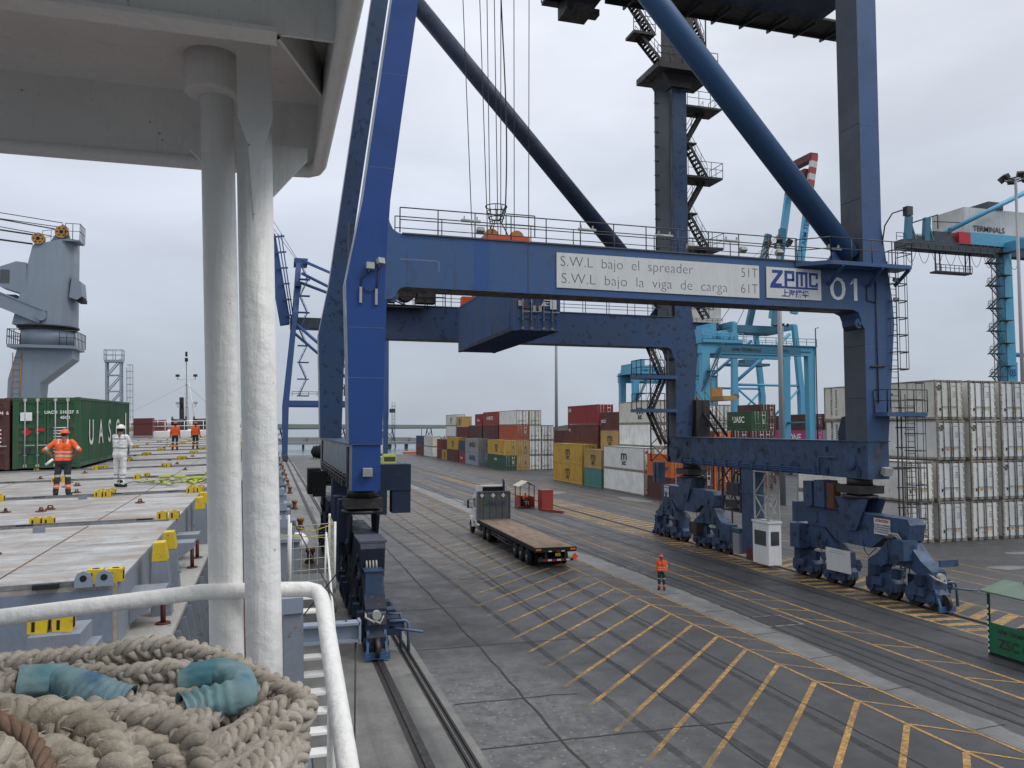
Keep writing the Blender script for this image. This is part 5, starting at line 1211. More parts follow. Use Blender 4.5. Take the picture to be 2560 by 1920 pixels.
    nrm = np.empty(nv * 3); me.vertices.foreach_get('normal', nrm); nrm = nrm.reshape(-1, 3)
    co = co + nrm * (dz * .012 + .004)[:, None] * cloth[:, None]; me.vertices.foreach_set('co', co.ravel())
    near = dist(fc)
    names = ['skin', scheme['top'], scheme['leg'], scheme['band'], 'boot', 'hair', scheme.get('patch', scheme['leg'])]
    for n_ in names: me.materials.append(M[n_])
    idx = np.zeros(nf, int)
    for i in range(nf):
        g = caps[near[i]][0]; x, y, z = fc[i]
        if g in ('torso', 'hip'):
            k = 1 if z > scheme.get('hem', .93) else 2
            if k == 1:
                for a, b in scheme['tb']:
                    if a < z < b: k = 3
                if scheme.get('brace') and z > 1.37 and .085 < abs(x) < .13: k = 3
        elif g == 'arm':
            A, B = caps[near[i]][1], caps[near[i]][2]; t = ((Vector((x, y, z)) - A).dot(B - A)) / (B - A).length_squared
            k = 3 if scheme.get('armband') and .72 < t < .92 else 1
        elif g == 'fore': k = 1 if scheme.get('long') else 6 if scheme.get('fore') else 0
        elif g in ('thigh', 'shin'):
            k = 2
            for a, b, q in scheme['lb']:
                if a < z < b: k = q
        elif g == 'foot': k = 4
        elif g == 'head': k = 5 if (y > .01 and z > J['head'].z - .03) or z > J['head'].z + .09 else 0
        else: k = 0
        if g == 'head' and k == 0 and y < -.06 and abs(z - J['head'].z - .022) < .012 and .018 < abs(x) < .05: k = 5
        if g == 'head' and k == 0 and y < -.07 and abs(z - J['head'].z + .062) < .007 and abs(x) < .028: k = 5
        idx[i] = k
    me.polygons.foreach_set('material_index', idx); me.polygons.foreach_set('use_smooth', [True] * nf); me.update()
    root = thing(name, loc, label, 'person', group); root.rotation_euler = (0, 0, heading); s = H / 1.72; root.scale = (s, s, s)
    b = bpy.data.objects.new('body', me); col.objects.link(b); b.parent = root
    h = MB(); hz = J['head'] + Vector((0, .01, .065)); n, k = 16, 6; vs = []; fs = []
    for i in range(k + 1):
        t = (math.pi / 2) * i / k
        for j in range(n):
            p = 2 * math.pi * j / n; vs.append((hz.x + .112 * math.cos(t) * math.sin(p), hz.y + .132 * math.cos(t) * math.cos(p), hz.z + .098 * math.sin(t)))
    for i in range(k):
        for j in range(n): fs.append((i * n + j, i * n + (j + 1) % n, (i + 1) * n + (j + 1) % n, (i + 1) * n + j))
    h.add(vs, fs, True)
    br = [(hz.x + .122 * math.sin(2 * math.pi * j / n), hz.y + (.142 if math.cos(2 * math.pi * j / n) > 0 else .185) * math.cos(2 * math.pi * j / n), hz.z - .008) for j in range(n)]
    h.add([v for v in vs[:n]] + br, [(j, (j + 1) % n, n + (j + 1) % n, n + j) for j in range(n)], True)
    h.tube([(hz.x, hz.y - .12, hz.z + .03), (hz.x, hz.y - .06, hz.z + .09), (hz.x, hz.y, hz.z + .102), (hz.x, hz.y + .08, hz.z + .08)], .012, 6)
    ho = bpy.data.objects.new('hard_hat', h.mesh('hard_hat', mats=[M[helmet]])); col.objects.link(ho); ho.parent = root
    return root
orange_s = dict(top='hivis', leg='trouser', band='reflect', tb=((1.03, 1.075), (1.13, 1.175)), lb=((.50, .56, 3), (.20, .25, 6), (.25, .28, 3), (.28, .32, 6)), brace=True, armband=True, patch='hivis')
far_s = dict(top='hivis', leg='trouser', band='reflect', tb=(), lb=((.46, .52, 3), (.20, .30, 6), (.30, .34, 3)), long=True, patch='hivis')
quay_s = dict(top='hivis', leg='trouser', band='reflect', tb=((1.0, 1.05), (1.12, 1.16)), lb=((.55, .60, 3), (.15, .24, 6), (.24, .28, 3)), long=True, patch='hivis', armband=True)
white_s = dict(top='coverall', leg='coverall', band='cov_grey', tb=((1.08, 1.12), (1.34, 1.38)), lb=((.33, .37, 3), (.23, .27, 3)), long=True, hem=.5)
# dock worker on the quay (arms down, looking to the ship)
person((19.07, 37.03, 0.0), R(-38), 'worker in orange shirt and red hard hat standing on the quay paving', quay_s, dict(elL=(.27, .02, 1.15), wrL=(.22, -.13, .95), elR=(-.27, .02, 1.15), wrR=(-.25, -.06, .92)), None, .014, H=1.74, helmet='helmet_r')
# ================================================================ TRUCK
_a = R(-1.4); _ca, _sa = math.cos(_a), math.sin(_a)
def TT(p): return Vector((16.0 + p.x * _ca - p.y * _sa, 44.3 + p.x * _sa + p.y * _ca, p.z))
truck = thing('flatbed_truck', (16.2, 52, 0), 'white flatbed truck with empty timber bed parked on the yellow lines', 'truck')
def tp(m, name, mat, parent=None): m.T = TT; return m.build(name, mat, parent or truck)
m = MB(); m.box((-1.28, 0, 1.02), (-1.2, 14.9, 1.24)); m.box((1.2, 0, 1.02), (1.28, 14.9, 1.24)); m.box((-1.28, -.06, .98), (1.28, .0, 1.24)); m.box((-.55, .3, .55), (-.38, 13.5, 1.05)); m.box((.38, .3, .55), (.55, 13.5, 1.05))
for i in range(24): m.box((-1.2, .4 + i * .6, .92), (1.2, .48 + i * .6, 1.05))
frame = tp(m, 'trailer_frame', M['black'])
plank = MB().box((0, 0, 0), (.405, 14.86, .045)).mesh('plank', mats=[M['wood']])
for i in range(6):
    p = TT(Vector((-1.2 + i * .4, .02, 1.205 + random.uniform(0, .008)))); o = inst('plank', plank, p, truck); o.rotation_euler = (0, 0, _a); o.scale = (.97, 1, 1)
hb = MB(); hb.box((-1.28, 14.86, 1.2), (1.28, 14.94, 3.3)); 
for i in range(6): hb.box((-1.28 + i * .5, 14.80, 1.25), (-1.22 + i * .5, 14.86, 3.3))
hb.box((-1.3, 14.78, 3.26), (1.3, 14.98, 3.36)); hb.box((-1.32, 14.5, 1.2), (-1.26, 14.95, 3.3)); hb.box((1.26, 14.75, 1.2), (1.32, 14.95, 3.3))
hbo = tp(hb, 'headboard', M['truck_grey'])
def rot_letter(s, size, p, mat, off=.0): 
    o = inst('lettering', text_mesh(s, size, mat, off), TT(Vector(p)), hbo); o.rotation_euler = (R(90), 0, _a)
rot_letter('PALOC', .5, (.25, 14.79, 2.42), flat('purple blue lettering', (.06, .065, .16), .6), .004)
m = MB(); m.box((-.72, 14.78, 2.3), (-.62, 14.795, 2.85)); m.box((-.86, 14.78, 2.38), (-.5, 14.795, 2.52)); m.box((-.58, 14.78, 2.5), (-.5, 14.795, 2.9)); tp(m, 'emblem', flat('green emblem', (.08, .20, .10), .6), hbo)
for x in (-.92, -.05, .75):
    m = MB(); m.add([(x - .17, 14.78, 3.05), (x, 14.78, 2.86), (x + .17, 14.78, 3.05), (x, 14.78, 3.24)], [(0, 1, 2, 3)]); tp(m, 'placard', M['ink_white'], hbo)
# rear: bumper, lights, plate
m = MB(); m.box((-1.2, .1, .95), (1.2, .16, 1.0)); m.box((-.95, .12, .42), (1.15, .2, .56)); m.box((-.6, .1, .5), (-.5, .2, 1.0)); m.box((.6, .1, .5), (.7, .2, 1.0)); bp = tp(m, 'bumper', M['steel_dark'])
for i in range(6): m = MB(); m.box((-.7 + i * .28, .112, .44), (-.46 + i * .28, .118, .54)); tp(m, 'reflector', M['red_lens'] if i % 2 == 0 else M['ink_white'], bp)
for x, mt in ((-1.05, 'amber'), (1.05, 'amber')): m = MB(); m.box((x - .16, -.075, 1.08), (x + .16, -.06, 1.18)); tp(m, 'tail_light', M[mt], frame)
for x, mt in ((-.35, 'ink_white'), (.15, 'red_lens'), (.45, 'ink_white')): m = MB(); m.box((x - .1, -.075, 1.0), (x + .1, -.062, 1.06)); tp(m, 'tail_light', M[mt], frame)
m = MB(); m.box((.02, .08, .72), (.34, .1, .9)); tp(m, 'number_plate', M['yellow'], frame)
m = MB(); m.add([(.95, -.09, .68), (1.17, -.09, .45), (1.39, -.09, .68), (1.17, -.09, .91)], [(0, 1, 2, 3)]); m.add([(.95, -.08, .68), (1.17, -.08, .45), (1.39, -.08, .68), (1.17, -.08, .91)], [(0, 1, 2, 3)]); tp(m, 'placard', M['placard'], frame)
# wheels
def wheel_mesh():
    m = MB(); r = .5; prof = [(.0, .20), (.0, .30), (.02, .44), (.06, .49), (.15, .5), (.24, .49), (.28, .44), (.3, .30), (.3, .2)]
    n = 24; vs = []
    for x, q in prof:
        for k in range(n): a = 2 * math.pi * k / n; vs.append((x, q * math.cos(a), q * math.sin(a)))
    fs = [(i * n + k, i * n + (k + 1) % n, (i + 1) * n + (k + 1) % n, (i + 1) * n + k) for i in range(len(prof) - 1) for k in range(n)]
    m.add(vs, fs, True); ty = m.mesh('tyre', mats=[M['tyre']])
    m = MB(); m.disc((.1, 0, 0), .3, .1, 'x', 20); m.disc((.03, 0, 0), .1, .1, 'x', 12); m.ring((.03, 0, 0), .28, .03, 'x', 20, 5); ri = m.mesh('rim', mats=[M['rim']])
    return ty, ri
TY, RI = wheel_mesh()
for y in (1.75, 3.1, 4.45, 11.7, 13.15, 17.2):
    for s in (-1, 1):
        p = TT(Vector((s * 1.25, y, .5))); o = inst('wheel', TY, p, truck); o.rotation_euler = (0, 0, _a if s < 0 else _a + math.pi)
        r_ = bpy.data.objects.new('rim', RI); col.objects.link(r_); r_.parent = o
        if y < 15:
            p2 = TT(Vector((s * .9, y, .5))); o2 = inst('wheel', TY, p2, truck); o2.rotation_euler = o.rotation_euler
m = MB()
for y in (1.75, 3.1, 4.45, 11.7, 13.15, 17.2): m.cyl((-1, y, .5), (1, y, .5), .09, 8)
m.box((-.45, 11, .5), (-.3, 18.4, .8)); m.box((.3, 11, .5), (.45, 18.4, .8)); tp(m, 'chassis', M['steel_dark'])
m = MB(); m.tube([(-1.22, 5.2, .62), (-1.22, 10.6, .72)], .04, 6); m.tube([(-1.22, 5.2, .85), (-1.22, 10.6, .88)], .04, 6); m.box((-1.2, 7.0, .55), (-1.15, 7.1, 1.0)); tp(m, 'side_guard', M['steel_dark'])
# cab
m = MB(); P = [(15.2, .95), (17.0, .95), (17.05, 1.9), (16.9, 2.9), (16.2, 3.15), (15.2, 3.15)]
m.prism(P, -1.15, 1.15, 'x'); m.prism([(17.0, .95), (18.6, .95), (18.75, 1.25), (18.6, 1.7), (17.05, 1.9)], -.95, .95, 'x'); m.box((-1.2, 16.7, .95), (-.9, 17.9, 1.25)); m.box((.9, 16.7, .95), (1.2, 17.9, 1.25))
cabt = tp(m, 'cab', M['truck_white'])
m = MB(); m.prism([(15.15, 3.15), (16.2, 3.15), (15.5, 3.75), (15.15, 3.8)], -1.15, -.8, 'x'); m.prism([(15.15, 3.15), (16.2, 3.15), (15.5, 3.75), (15.15, 3.8)], .8, 1.15, 'x'); m.beam((-1.15, 15.5, 3.72), (1.15, 15.5, 3.72), .6, .1); m.box((-1.2, 15.1, 1.0), (-1.1, 15.2, 3.8)); m.box((1.1, 15.1, 1.0), (1.2, 15.2, 3.8)); tp(m, 'roof_fairing', M['truck_white'], cabt)
m = MB(); m.box((-.8, 15.2, 3.15), (.8, 15.45, 3.65)); tp(m, 'fairing_recess', M['black'], cabt)
for s in (-1, 1):
    m = MB(); m.box((s * 1.155 - .005, 15.95, 2.05), (s * 1.155 + .005, 16.75, 2.75)); m.box((s * 1.155 - .005, 15.35, 2.1), (s * 1.155 + .005, 15.7, 2.75)); tp(m, 'side_window', M['glass'], cabt)
    m = MB(); m.box((s * 1.5 - .06, 17.0, 1.9), (s * 1.5 + .06, 17.12, 2.55)); m.tube([(s * 1.15, 16.9, 2.6), (s * 1.5, 17.05, 2.6)], .025, 5); m.tube([(s * 1.15, 16.9, 1.95), (s * 1.5, 17.05, 1.95)], .025, 5); tp(m, 'mirror', M['black'], cabt)
    m = MB(); m.box((s * 1.165 - .006, 15.9, 1.1), (s * 1.165 + .006, 15.92, 2.9)); m.box((s * 1.17 - .01, 16.0, 1.75), (s * 1.17 + .01, 16.14, 1.8)); tp(m, 'door_seam', M['steel_dark'], cabt)
m = MB(); m.cyl((-1.02, 14.1, .75), (-1.02, 15.6, .75), .3, 16); tp(m, 'fuel_tank', M['chrome'])
m = MB(); m.tube([(.85, 15.05, 1.0), (.85, 15.05, 3.9), (.85, 15.1, 4.1), (.85, 15.3, 4.2)], .09, 10); tp(m, 'exhaust_stack', M['steel_dark'])
m = MB(); m.prism([(16.55, .55), (17.0, 1.1), (17.4, 1.1), (17.9, .6), (17.9, .5), (17.75, .5), (17.4, 1.0), (17.0, 1.0), (16.7, .5)], -1.26, -.95, 'x'); m.prism([(16.55, .55), (17.0, 1.1), (17.4, 1.1), (17.9, .6), (17.75, .5), (17.4, 1.0), (17.0, 1.0), (16.7, .5)], .95, 1.26, 'x'); tp(m, 'mudguard', M['truck_white'], cabt)

# ================================================================ KIOSK, CABINET, BOOTH
x0, x1, y0, y1 = 24.35, 25.85, 77.9, 79.6
kiosk = thing('guard_kiosk', (25.1, 78.8, 0), 'small open rusty kiosk with cream gable roof by the rail', 'kiosk')
m = MB()
for x in (x0, x1):
    for y in (y0, y1): m.box((x - .04, y - .04, 0), (x + .04, y + .04, 2.25))
m.box((x0, y0, .1), (x1, y1, .18)); m.build('frame', M['maroon'], kiosk)
for a, b in (((x0 - .02, y0, .15), (x0 + .02, y1, 1.15)), ((x0, y1 - .02, .15), (x1, y1 + .02, 1.15)), ((x1 - .02, y0, .15), (x1 + .02, y1, 1.15))): MB().box(a, b).build('panel', M['red_box'], kiosk)
m = MB(); xm = (x0 + x1) / 2; zt = 2.75
for s in (-1, 1): m.add([(xm, y0 - .2, zt), (xm, y1 + .2, zt), (xm + s * .95, y1 + .2, 2.25), (xm + s * .95, y0 - .2, 2.25), (xm, y0 - .2, zt - .04), (xm, y1 + .2, zt - .04), (xm + s * .95, y1 + .2, 2.21), (xm + s * .95, y0 - .2, 2.21)], [(0, 1, 2, 3), (7, 6, 5, 4), (2, 1, 5, 6), (3, 2, 6, 7), (0, 3, 7, 4)])
m.build('roof', M['cream'], kiosk)
m = MB(); m.box((24.75, 78.3, .18), (25.4, 78.9, .62)); m.box((24.75, 78.85, .6), (25.4, 78.92, 1.1)); m.build('seat', M['black'], kiosk)
person((25.1, 78.55, .15), R(10), 'worker in orange sitting inside the small kiosk', far_s, dict(pel=(0, 0, .55), che=(0, .02, .92), neck=(0, 0, 1.09), head=(0, -.02, 1.22), shL=(.185, 0, 1.04), shR=(-.185, 0, 1.04), elL=(.3, -.05, .86), elR=(-.28, -.02, .8), wrL=(.36, -.2, 1.0), wrR=(-.2, -.25, .72), hipL=(.1, 0, .52), hipR=(-.1, 0, .52), knL=(.13, -.42, .5), knR=(-.13, -.42, .5), anL=(.13, -.44, .1), anR=(-.13, -.44, .1)), None, .03, helmet='helmet_o')
cabn = thing('red_cabinet', (26.7, 76.6, 0), 'tall plain red steel cabinet standing beside the kiosk', 'cabinet')
m = MB(); m.box((26.05, 75.9, .08), (27.2, 77.3, 1.92)); m.box((26.02, 75.87, 1.92), (27.23, 77.33, 1.97)); m.build('body', M['red_box'], cabn)
m = MB(); m.box((26.1, 75.95, 0), (27.15, 77.25, .08)); m.build('base', M['black'], cabn)
m = MB()
for i in range(4): m.box((26.035, 76.1, .5 + i * .36), (26.05, 77.1, .56 + i * .36))
m.build('door_ribs', M['maroon'], cabn)
m = MB(); m.beam((25.7, 75.3, .11), (27.0, 72.4, .11), .22, .2); m.beam((25.7, 75.3, .22), (27.0, 72.4, .22), .26, .02); m.build('steel_beam', M['red_box'], label='red steel beam lying on the ground in front of the red cabinet', cat='beam')
bo = thing('checker_booth', (26.0, 21.9, 0), 'green open booth with pitched roof and black ZSC lettering at the right', 'booth')
X0, X1, Y0, Y1 = 25.03, 26.9, 20.6, 23.16
m = MB()
for x in (X0, X1):
    for y in (Y0, Y1): m.box((x - .035, y - .035, 0), (x + .035, y + .035, 2.32))
m.build('frame', paint('dark green post paint', (.012, .055, .03), .5), bo)
pn = MB().box((X0 - .03, Y0, .12), (X0 + .02, Y1, 1.18)).build('panel', M['green_booth'], bo)
letter('APM TERMINALS', .2, (X0 - .036, 22.05, .93), '-x', M['ink'], pn, .006); letter('ZSC 07', .46, (X0 - .036, 22.05, .5), '-x', M['ink'], pn, .012)
MB().box((X1 - .02, Y0, .12), (X1 + .02, Y1, 1.3)).build('panel', M['green_booth'], bo); MB().box((X0, Y0 - .02, .12), (X1, Y0 + .02, 1.18)).build('panel', M['green_booth'], bo)
m = MB(); m.box((X0, Y0, .04), (X1, Y1, .12)); m.box((X0 - .04, Y0, .0), (X0 + .04, Y1, .06)); m.build('floor', M['black'], bo)
MB().box((X0 + .35, Y0 + .6, .5), (X1 - .3, Y1 - .3, .95)).build('desk', M['black'], bo)
m = MB(); xm = (X0 + X1) / 2
for s in (-1, 1): m.add([(xm, Y0 - .15, 2.62), (xm, Y1 + .15, 2.62), (xm + s * 1.12, Y1 + .2, 2.3), (xm + s * 1.12, Y0 - .2, 2.3), (xm, Y0 - .15, 2.58), (xm, Y1 + .15, 2.58), (xm + s * 1.12, Y1 + .2, 2.24), (xm + s * 1.12, Y0 - .2, 2.24)], [(0, 1, 2, 3), (7, 6, 5, 4), (2, 1, 5, 6), (3, 2, 6, 7), (0, 3, 7, 4)])
m.build('roof', M['green_roof'], bo)
m = MB(); m.box((xm - .12, 22.3, 2.62), (xm + .12, 22.42, 2.68)); m.cyl((xm, 22.36, 2.66), (xm, 22.36, 2.8), .03, 6); m.build('roof_lug', M['steel_dark'], bo)
for i in range(9): MB().box((X0 - .045, Y1 - .02, .1 + i * .2), (X0 - .036, Y1 + .03, .2 + i * .2)).build('hazard_tape', M['ink_white'], bo)

# lime truck waiting far along the quay
lt = thing('lime_truck', (21.4, 152, 0), 'lime yellow truck half hidden behind the near crane leg', 'truck')
m = MB(); m.box((20.2, 150, .6), (22.6, 152, 3.0)); m.box((20.3, 150.1, 3.0), (22.5, 151.6, 3.25)); m.box((20.2, 152.2, .9), (22.6, 158, 2.6)); m.build('body', M['lime'], lt)
MB().box((20.35, 149.97, 1.9), (22.45, 150.0, 2.75)).build('windscreen', M['glass'], lt)
MB().box((20.5, 149.97, .8), (21.6, 150.0, 1.35)).build('grille', M['steel_dark'], lt); MB().box((20.15, 149.9, .4), (22.65, 150.1, .65)).build('bumper', M['ink_white'], lt)
for y in (151, 156): 
    for x in (20.2, 22.6): inst('wheel', TY, (x, y, .5), lt, scale=(1 if x < 21 else -1, 1, 1))

# ================================================================ LAMP MASTS
def mast(x, y, h, r, lab):
    o = thing('lamp_mast', (x, y, 0), lab, 'lamp mast', 'tall lamp masts')
    MB().cyl((x, y, 0), (x, y, h), r, 12, r * .6).build('pole', M['pole'], o)
    m = MB(); m.ring((x, y, h - .3), .9, .06, 'z', 14, 5); m.beam((x - .9, y, h - .3), (x + .9, y, h - .3), .08, .08); m.beam((x, y - .9, h - .3), (x, y + .9, h - .3), .08, .08); m.build('head_frame', M['steel_dark'], o)
    for i in range(6):
        a = i * math.pi / 3; c = (x + 1.1 * math.cos(a), y + 1.1 * math.sin(a), h)
        m = MB(); m.beam(c, (c[0] + .35 * math.cos(a), c[1] + .35 * math.sin(a), h - .25), .6, .5); m.build('floodlight', M['steel_dark'], o)
mast(53.0, 146.0, 34, .36, 'slim grey lamp mast between the far and middle container blocks')
mast(52.2, 73.5, 28.2, .32, 'thick grey lamp mast seen through the portal before the pink container')
mast(72.5, 62.2, 33.8, .22, 'lamp mast with dark floodlights at the right edge')
mast(118, 165, 33, .3, 'thin dark lamp mast behind the light blue yard crane')

# ================================================================ OTHER CRANES
def sts(name, label, lx, wx, yn, yf, cm, zt, zb, zg, lw=2.0, boom=None, ends=(0, 0), cat='crane', gy=None, house=None, lean=0.0, num=None, ties=True):
    """ship to shore crane: lx/wx landside and waterside leg x, girder underside zg"""
    o = thing(name, ((lx + wx) / 2, (yn + yf) / 2, 0), label, cat, 'other quay cranes')
    for y in (yn, yf):
        for x in (lx, wx):
            dx = lean if x == wx else 0
            m = MB(); m.beam((x, y, 1.5), (x, y, zb), lw * .8, lw * .8, (0, 1, 0), lw, lw); m.beam((x, y, zb), (x + dx, y, zg + 2), lw, lw * .8, (0, 1, 0), lw * .8, lw * .7); m.build('leg', cm, o)
        if ties:
            m = MB(); m.tube([(lx, y, zt), (wx, y, zt)], .42, 10); m.build('tie_beam', cm, o)
        else:
            MB().beam((lx, y, zb + .4), (wx, y, zb + .4), lw * .7, lw * .9).build('portal_beam', cm, o)
            m = MB(); m.tube([(lx, y, zb + 1), (wx + lean * .8, y, zg)], .4, 10); m.build('brace', cm, o)
        m = MB(); m.beam((lx, y, 1.0), (lx, y - 0, 1.0001 + .5), 1.6, 1.6)
        for x in (lx, wx): m.box((x - .6, y - 4.5, .25), (x + .6, y + 4.5, 1.5))
        m.build('bogie_set', M['far_steel'], o)
    for x in (lx, wx):
        MB().beam((x, yn, 6.4), (x, yf, 6.4), 1.2, 1.8).build('sill_beam', cm, o); MB().beam((x + (lean if x == wx else 0), yn, zg + 1.5), (x + (lean if x == wx else 0), yf, zg + 1.5), 1.4, 1.8).build('top_beam', cm, o)
    return o
# second blue crane of the same quay, boom raised
c2 = sts('quay_crane', 'blue quay crane with raised boom far behind the white posts', 28.2, 3.6, 205.5, 224.5, M['far_blue'], 15.2, 13.9, 34.5, 1.35, lean=1.9, ties=False)
m = MB(); m.box((4.5, 212, 34.0), (41, 218, 36.6)); m.build('main_girder', M['far_steel'], c2)
m = MB(); m.beam((5.6, 207, 36), (6.4, 213, 51.5), 1.3, 1.3, (0, 1, 0)); m.beam((5.6, 223, 36), (6.4, 217, 51.5), 1.3, 1.3, (0, 1, 0)); m.box((5.2, 212, 50.6), (8.6, 218, 52)); m.box((5.4, 208, 44), (7, 222, 45.2)); m.build('apex_frame', M['far_blue'], c2)
m = MB(); m.beam((3.2, 213, 35), (-1.8, 213, 62), 2.4, 1.0, (0, 1, 0)); m.beam((3.2, 217, 35), (-1.8, 217, 62), 2.4, 1.0, (0, 1, 0)); m.beam((-1.2, 213, 58), (-1.2, 217, 58), .6, .6); bm_ = m.build('boom', M['far_blue'], c2)
m = MB()
for i in range(6): m.beam((3.2 - .7 * i - 0, 212, 37 + i * 4), (5.2 - .5 * i, 212, 37 + i * 4.1), .3, .4)
for x in (0, .8, 1.6): m.tube([(4.3 + x * .6, 212.5, 36), (.3 + x, 212.5, 58)], .16, 6)
m.build('boom_walkway', M['far_blue'], bm_)
for z, xb in ((51, 22), (50.6, 40), (47.5, 27.5), (45, 27.8)):
    m = MB(); m.tube([(7, 209, z), (xb, 206.5 if xb > 25 else 211, 37.5 if xb > 25 else 45.5)], .38 if xb in (27.5, 27.8) else .22, 8); m.build('stay', M['far_blue'], c2)
m = MB(); m.tube([(6.2, 215, 51.5), (-4.5, 215, 66)], .06, 4); m.tube([(6.4, 214, 51.5), (-3.5, 214, 67)], .06, 4); m.build('hoist_rope', M['wire'], c2)
m = MB()
for i in range(8): z = 16 + i * 4.2; m.box((6.2, 206, z), (9.0, 207.6, z + .25)); stair(m, (6.6 + (i % 2) * 1.8, 206.6, z), (8.4 - (i % 2) * 1.8, 206.6, z + 4), .8, rail=True, n=10)
m.build('stair_tower', M['far_blue'], c2)
m = MB(); n = 12; pts = [(16 + 2.3 * math.cos(math.pi * i / n), 205, 16.4 + 2.3 * math.sin(math.pi * i / n)) for i in range(n + 1)]; m.tube(pts, .3, 6); m.railing([(5, 205, 16), (27, 205, 16)], 1.1, .07, 2); m.tube([(16 + 3.3 * math.cos(math.pi * i / n), 205, 16.4 + 3.0 * math.sin(math.pi * i / n)) for i in range(n + 1)], .07, 5); m.build('cable_guide', M['far_steel'], c2)
m = MB(); m.box((29.2, 204, 12), (30.4, 206, 13)); cage_ladder(m, 30.0, 204.6, 3, 14, .8, (0, -1)); m.build('caged_ladder', M['far_steel'], c2)
# light blue cranes of the neighbouring berth
A6 = sts('quay_crane', 'light blue quay crane numbered 06 with raised red tipped boom', 142.5, 167.5, 225, 247, M['aqua'], 22.0, 20.0, 40.0, 1.9, lean=-2.2)
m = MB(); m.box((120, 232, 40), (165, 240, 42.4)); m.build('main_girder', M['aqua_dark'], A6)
m = MB(); m.box((122, 230, 42.4), (141, 242, 49.5)); hs = m.build('machinery_house', M['house_white'], A6); letter('APM TERMINALS', 1.9, (131.5, 229.95, 47.2), '-y', M['ink'], hs, .02)
m = MB(); m.box((118, 229, 38.2), (141, 231.5, 40)); m.railing([(118, 229, 40), (141, 229, 40)], 1.2, .08, 2); m.box((120, 231, 36.5), (128, 236, 38)); m.railing([(118, 229, 42.4), (141, 229, 42.4)], 1.2, .08, 2); m.build('walkway', M['far_steel'], A6)
dull_red = flat('faded red paint', (.33, .05, .05), .6)
for y, k in ((226, 0), (238, 1)):
    P0, P1 = Vector((166.0, y, 46)), Vector((175.3, y, 100.5)); m = MB(); m.beam(P0, P0.lerp(P1, .80), 2.3, 1.3, (0, 1, 0)); b_ = m.build('boom', M['aqua'], A6)
    for i in range(5):
        a, b = .80 + i * .04, .80 + (i + 1) * .04; m = MB(); m.beam(P0.lerp(P1, a), P0.lerp(P1, b), 2.32, 1.32, (0, 1, 0)); m.build('boom_tip', dull_red if i % 2 == 0 else M['house_white'], b_)
    if k == 0: o_ = inst('lettering', text_mesh('APM TERMINALS', 2.3, M['ink_blue'], .03), P0.lerp(P1, .58) + Vector((0, -.70, 0)), b_); o_.rotation_euler = (R(90), R(-80.3), 0)
m = MB(); m.beam((175.3, 226, 100.2), (175.3, 238, 100.2), 3, 2.4); m.box((172, 227, 91), (176, 237, 96)); m.build('boom_end', M['maroon'], A6)
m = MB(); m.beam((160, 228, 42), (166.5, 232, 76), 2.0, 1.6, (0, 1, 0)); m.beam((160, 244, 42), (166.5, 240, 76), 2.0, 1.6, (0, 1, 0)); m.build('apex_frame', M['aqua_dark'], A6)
for i in range(4): m = MB(); m.tube([(166, 232, 75), (128 + i * 7, 234, 42)], .12, 5); m.build('stay', M['lamp_grey'], A6)
for y in (225, 247):
    m = MB(); m.tube([(142.5, y, 22.5), (163.5, y, 39)], .55, 10); m.tube([(142.5, y, 21.5), (156, y, 11)], .38, 8); m.tube([(167.5, y, 21.5), (156, y, 11)], .38, 8); m.build('brace', M['aqua'], A6)
letter('06', 1.9, (142.5, 223.7, 18.3), '-y', M['ink_blue'], A6, .03)
m = MB(); m.tube([(150, 231, 40), (150, 231, 30.5)], .06, 4); m.tube([(155, 237, 40), (155, 237, 30.5)], .06, 4); m.box((146, 231, 28.8), (160, 237, 29.6)); m.box((151, 232, 29.6), (155, 236, 31)); m.build('spreader', M['aqua_dark'], A6)
A5 = sts('quay_crane', 'light blue quay crane numbered 05 with stair tower at the right edge', 128.2, 156, 91, 113, M['aqua'], 21.5, 20.0, 39.4, 2.3, lean=-2)
g5 = MB().box((104.8, 112.2, 39.4), (160, 114.2, 41.0)).build('main_girder', M['far_steel'], A5)
MB().box((119.5, 112.0, 41.0), (134, 115, 43.2)).build('girder_box', M['aqua'], A5); MB().box((117, 111.95, 41.05), (119.6, 115.05, 43.1)).build('red_panel', M['red_lens'], A5)
m = MB(); m.box((104.3, 111, 39.2), (124, 112.2, 39.5)); m.railing([(104.3, 111, 39.5), (124, 111, 39.5)], 1.2, .06, 1.6); m.railing([(104.3, 113, 41), (118, 113, 41)], 1.3, .06, 1.6); m.box((107, 112.5, 41), (117, 114, 42)); m.box((112, 112.5, 42), (116, 114, 43)); m.build('walkway', M['far_steel'], A5)
h5 = MB().box((121, 114.5, 43.2), (160, 122, 48.6)).build('machinery_house', M['house_white'], A5); letter('TERMINALS', 1.45, (126.6, 114.4, 44.7), '-y', M['ink'], h5, .02); MB().box((126.5, 114.3, 48.6), (130, 122, 50.0)).build('roof_unit', M['far_steel'], h5)
m = MB(); m.tube([(115.5, 112.5, 43.4), (140, 112.5, 54.8)], .42, 10); m.build('stay', M['aqua'], A5); m = MB(); m.tube([(117.5, 118, 43.4), (142, 118, 55)], .42, 10); m.build('stay', M['aqua'], A5)
for x in (106.3, 110.2): m = MB(); m.beam((x, 112.6, 41), (x + .4, 112.6, 45.2), 1.1, .8, (0, 1, 0)); m.beam((x + 1.8, 112.6, 41), (x + .6, 112.6, 44.5), .3, .3); m.build('sheave_bracket', M['aqua_dark'], A5)
m = MB(); m.tube([(107, 112.6, 44), (113, 112.6, 46), (113, 112.6, 43.5)], .12, 5); m.tube([(112, 112.6, 44.7), (119, 112.6, 45)], .1, 5); m.build('gantry_pipe', M['far_steel'], A5)
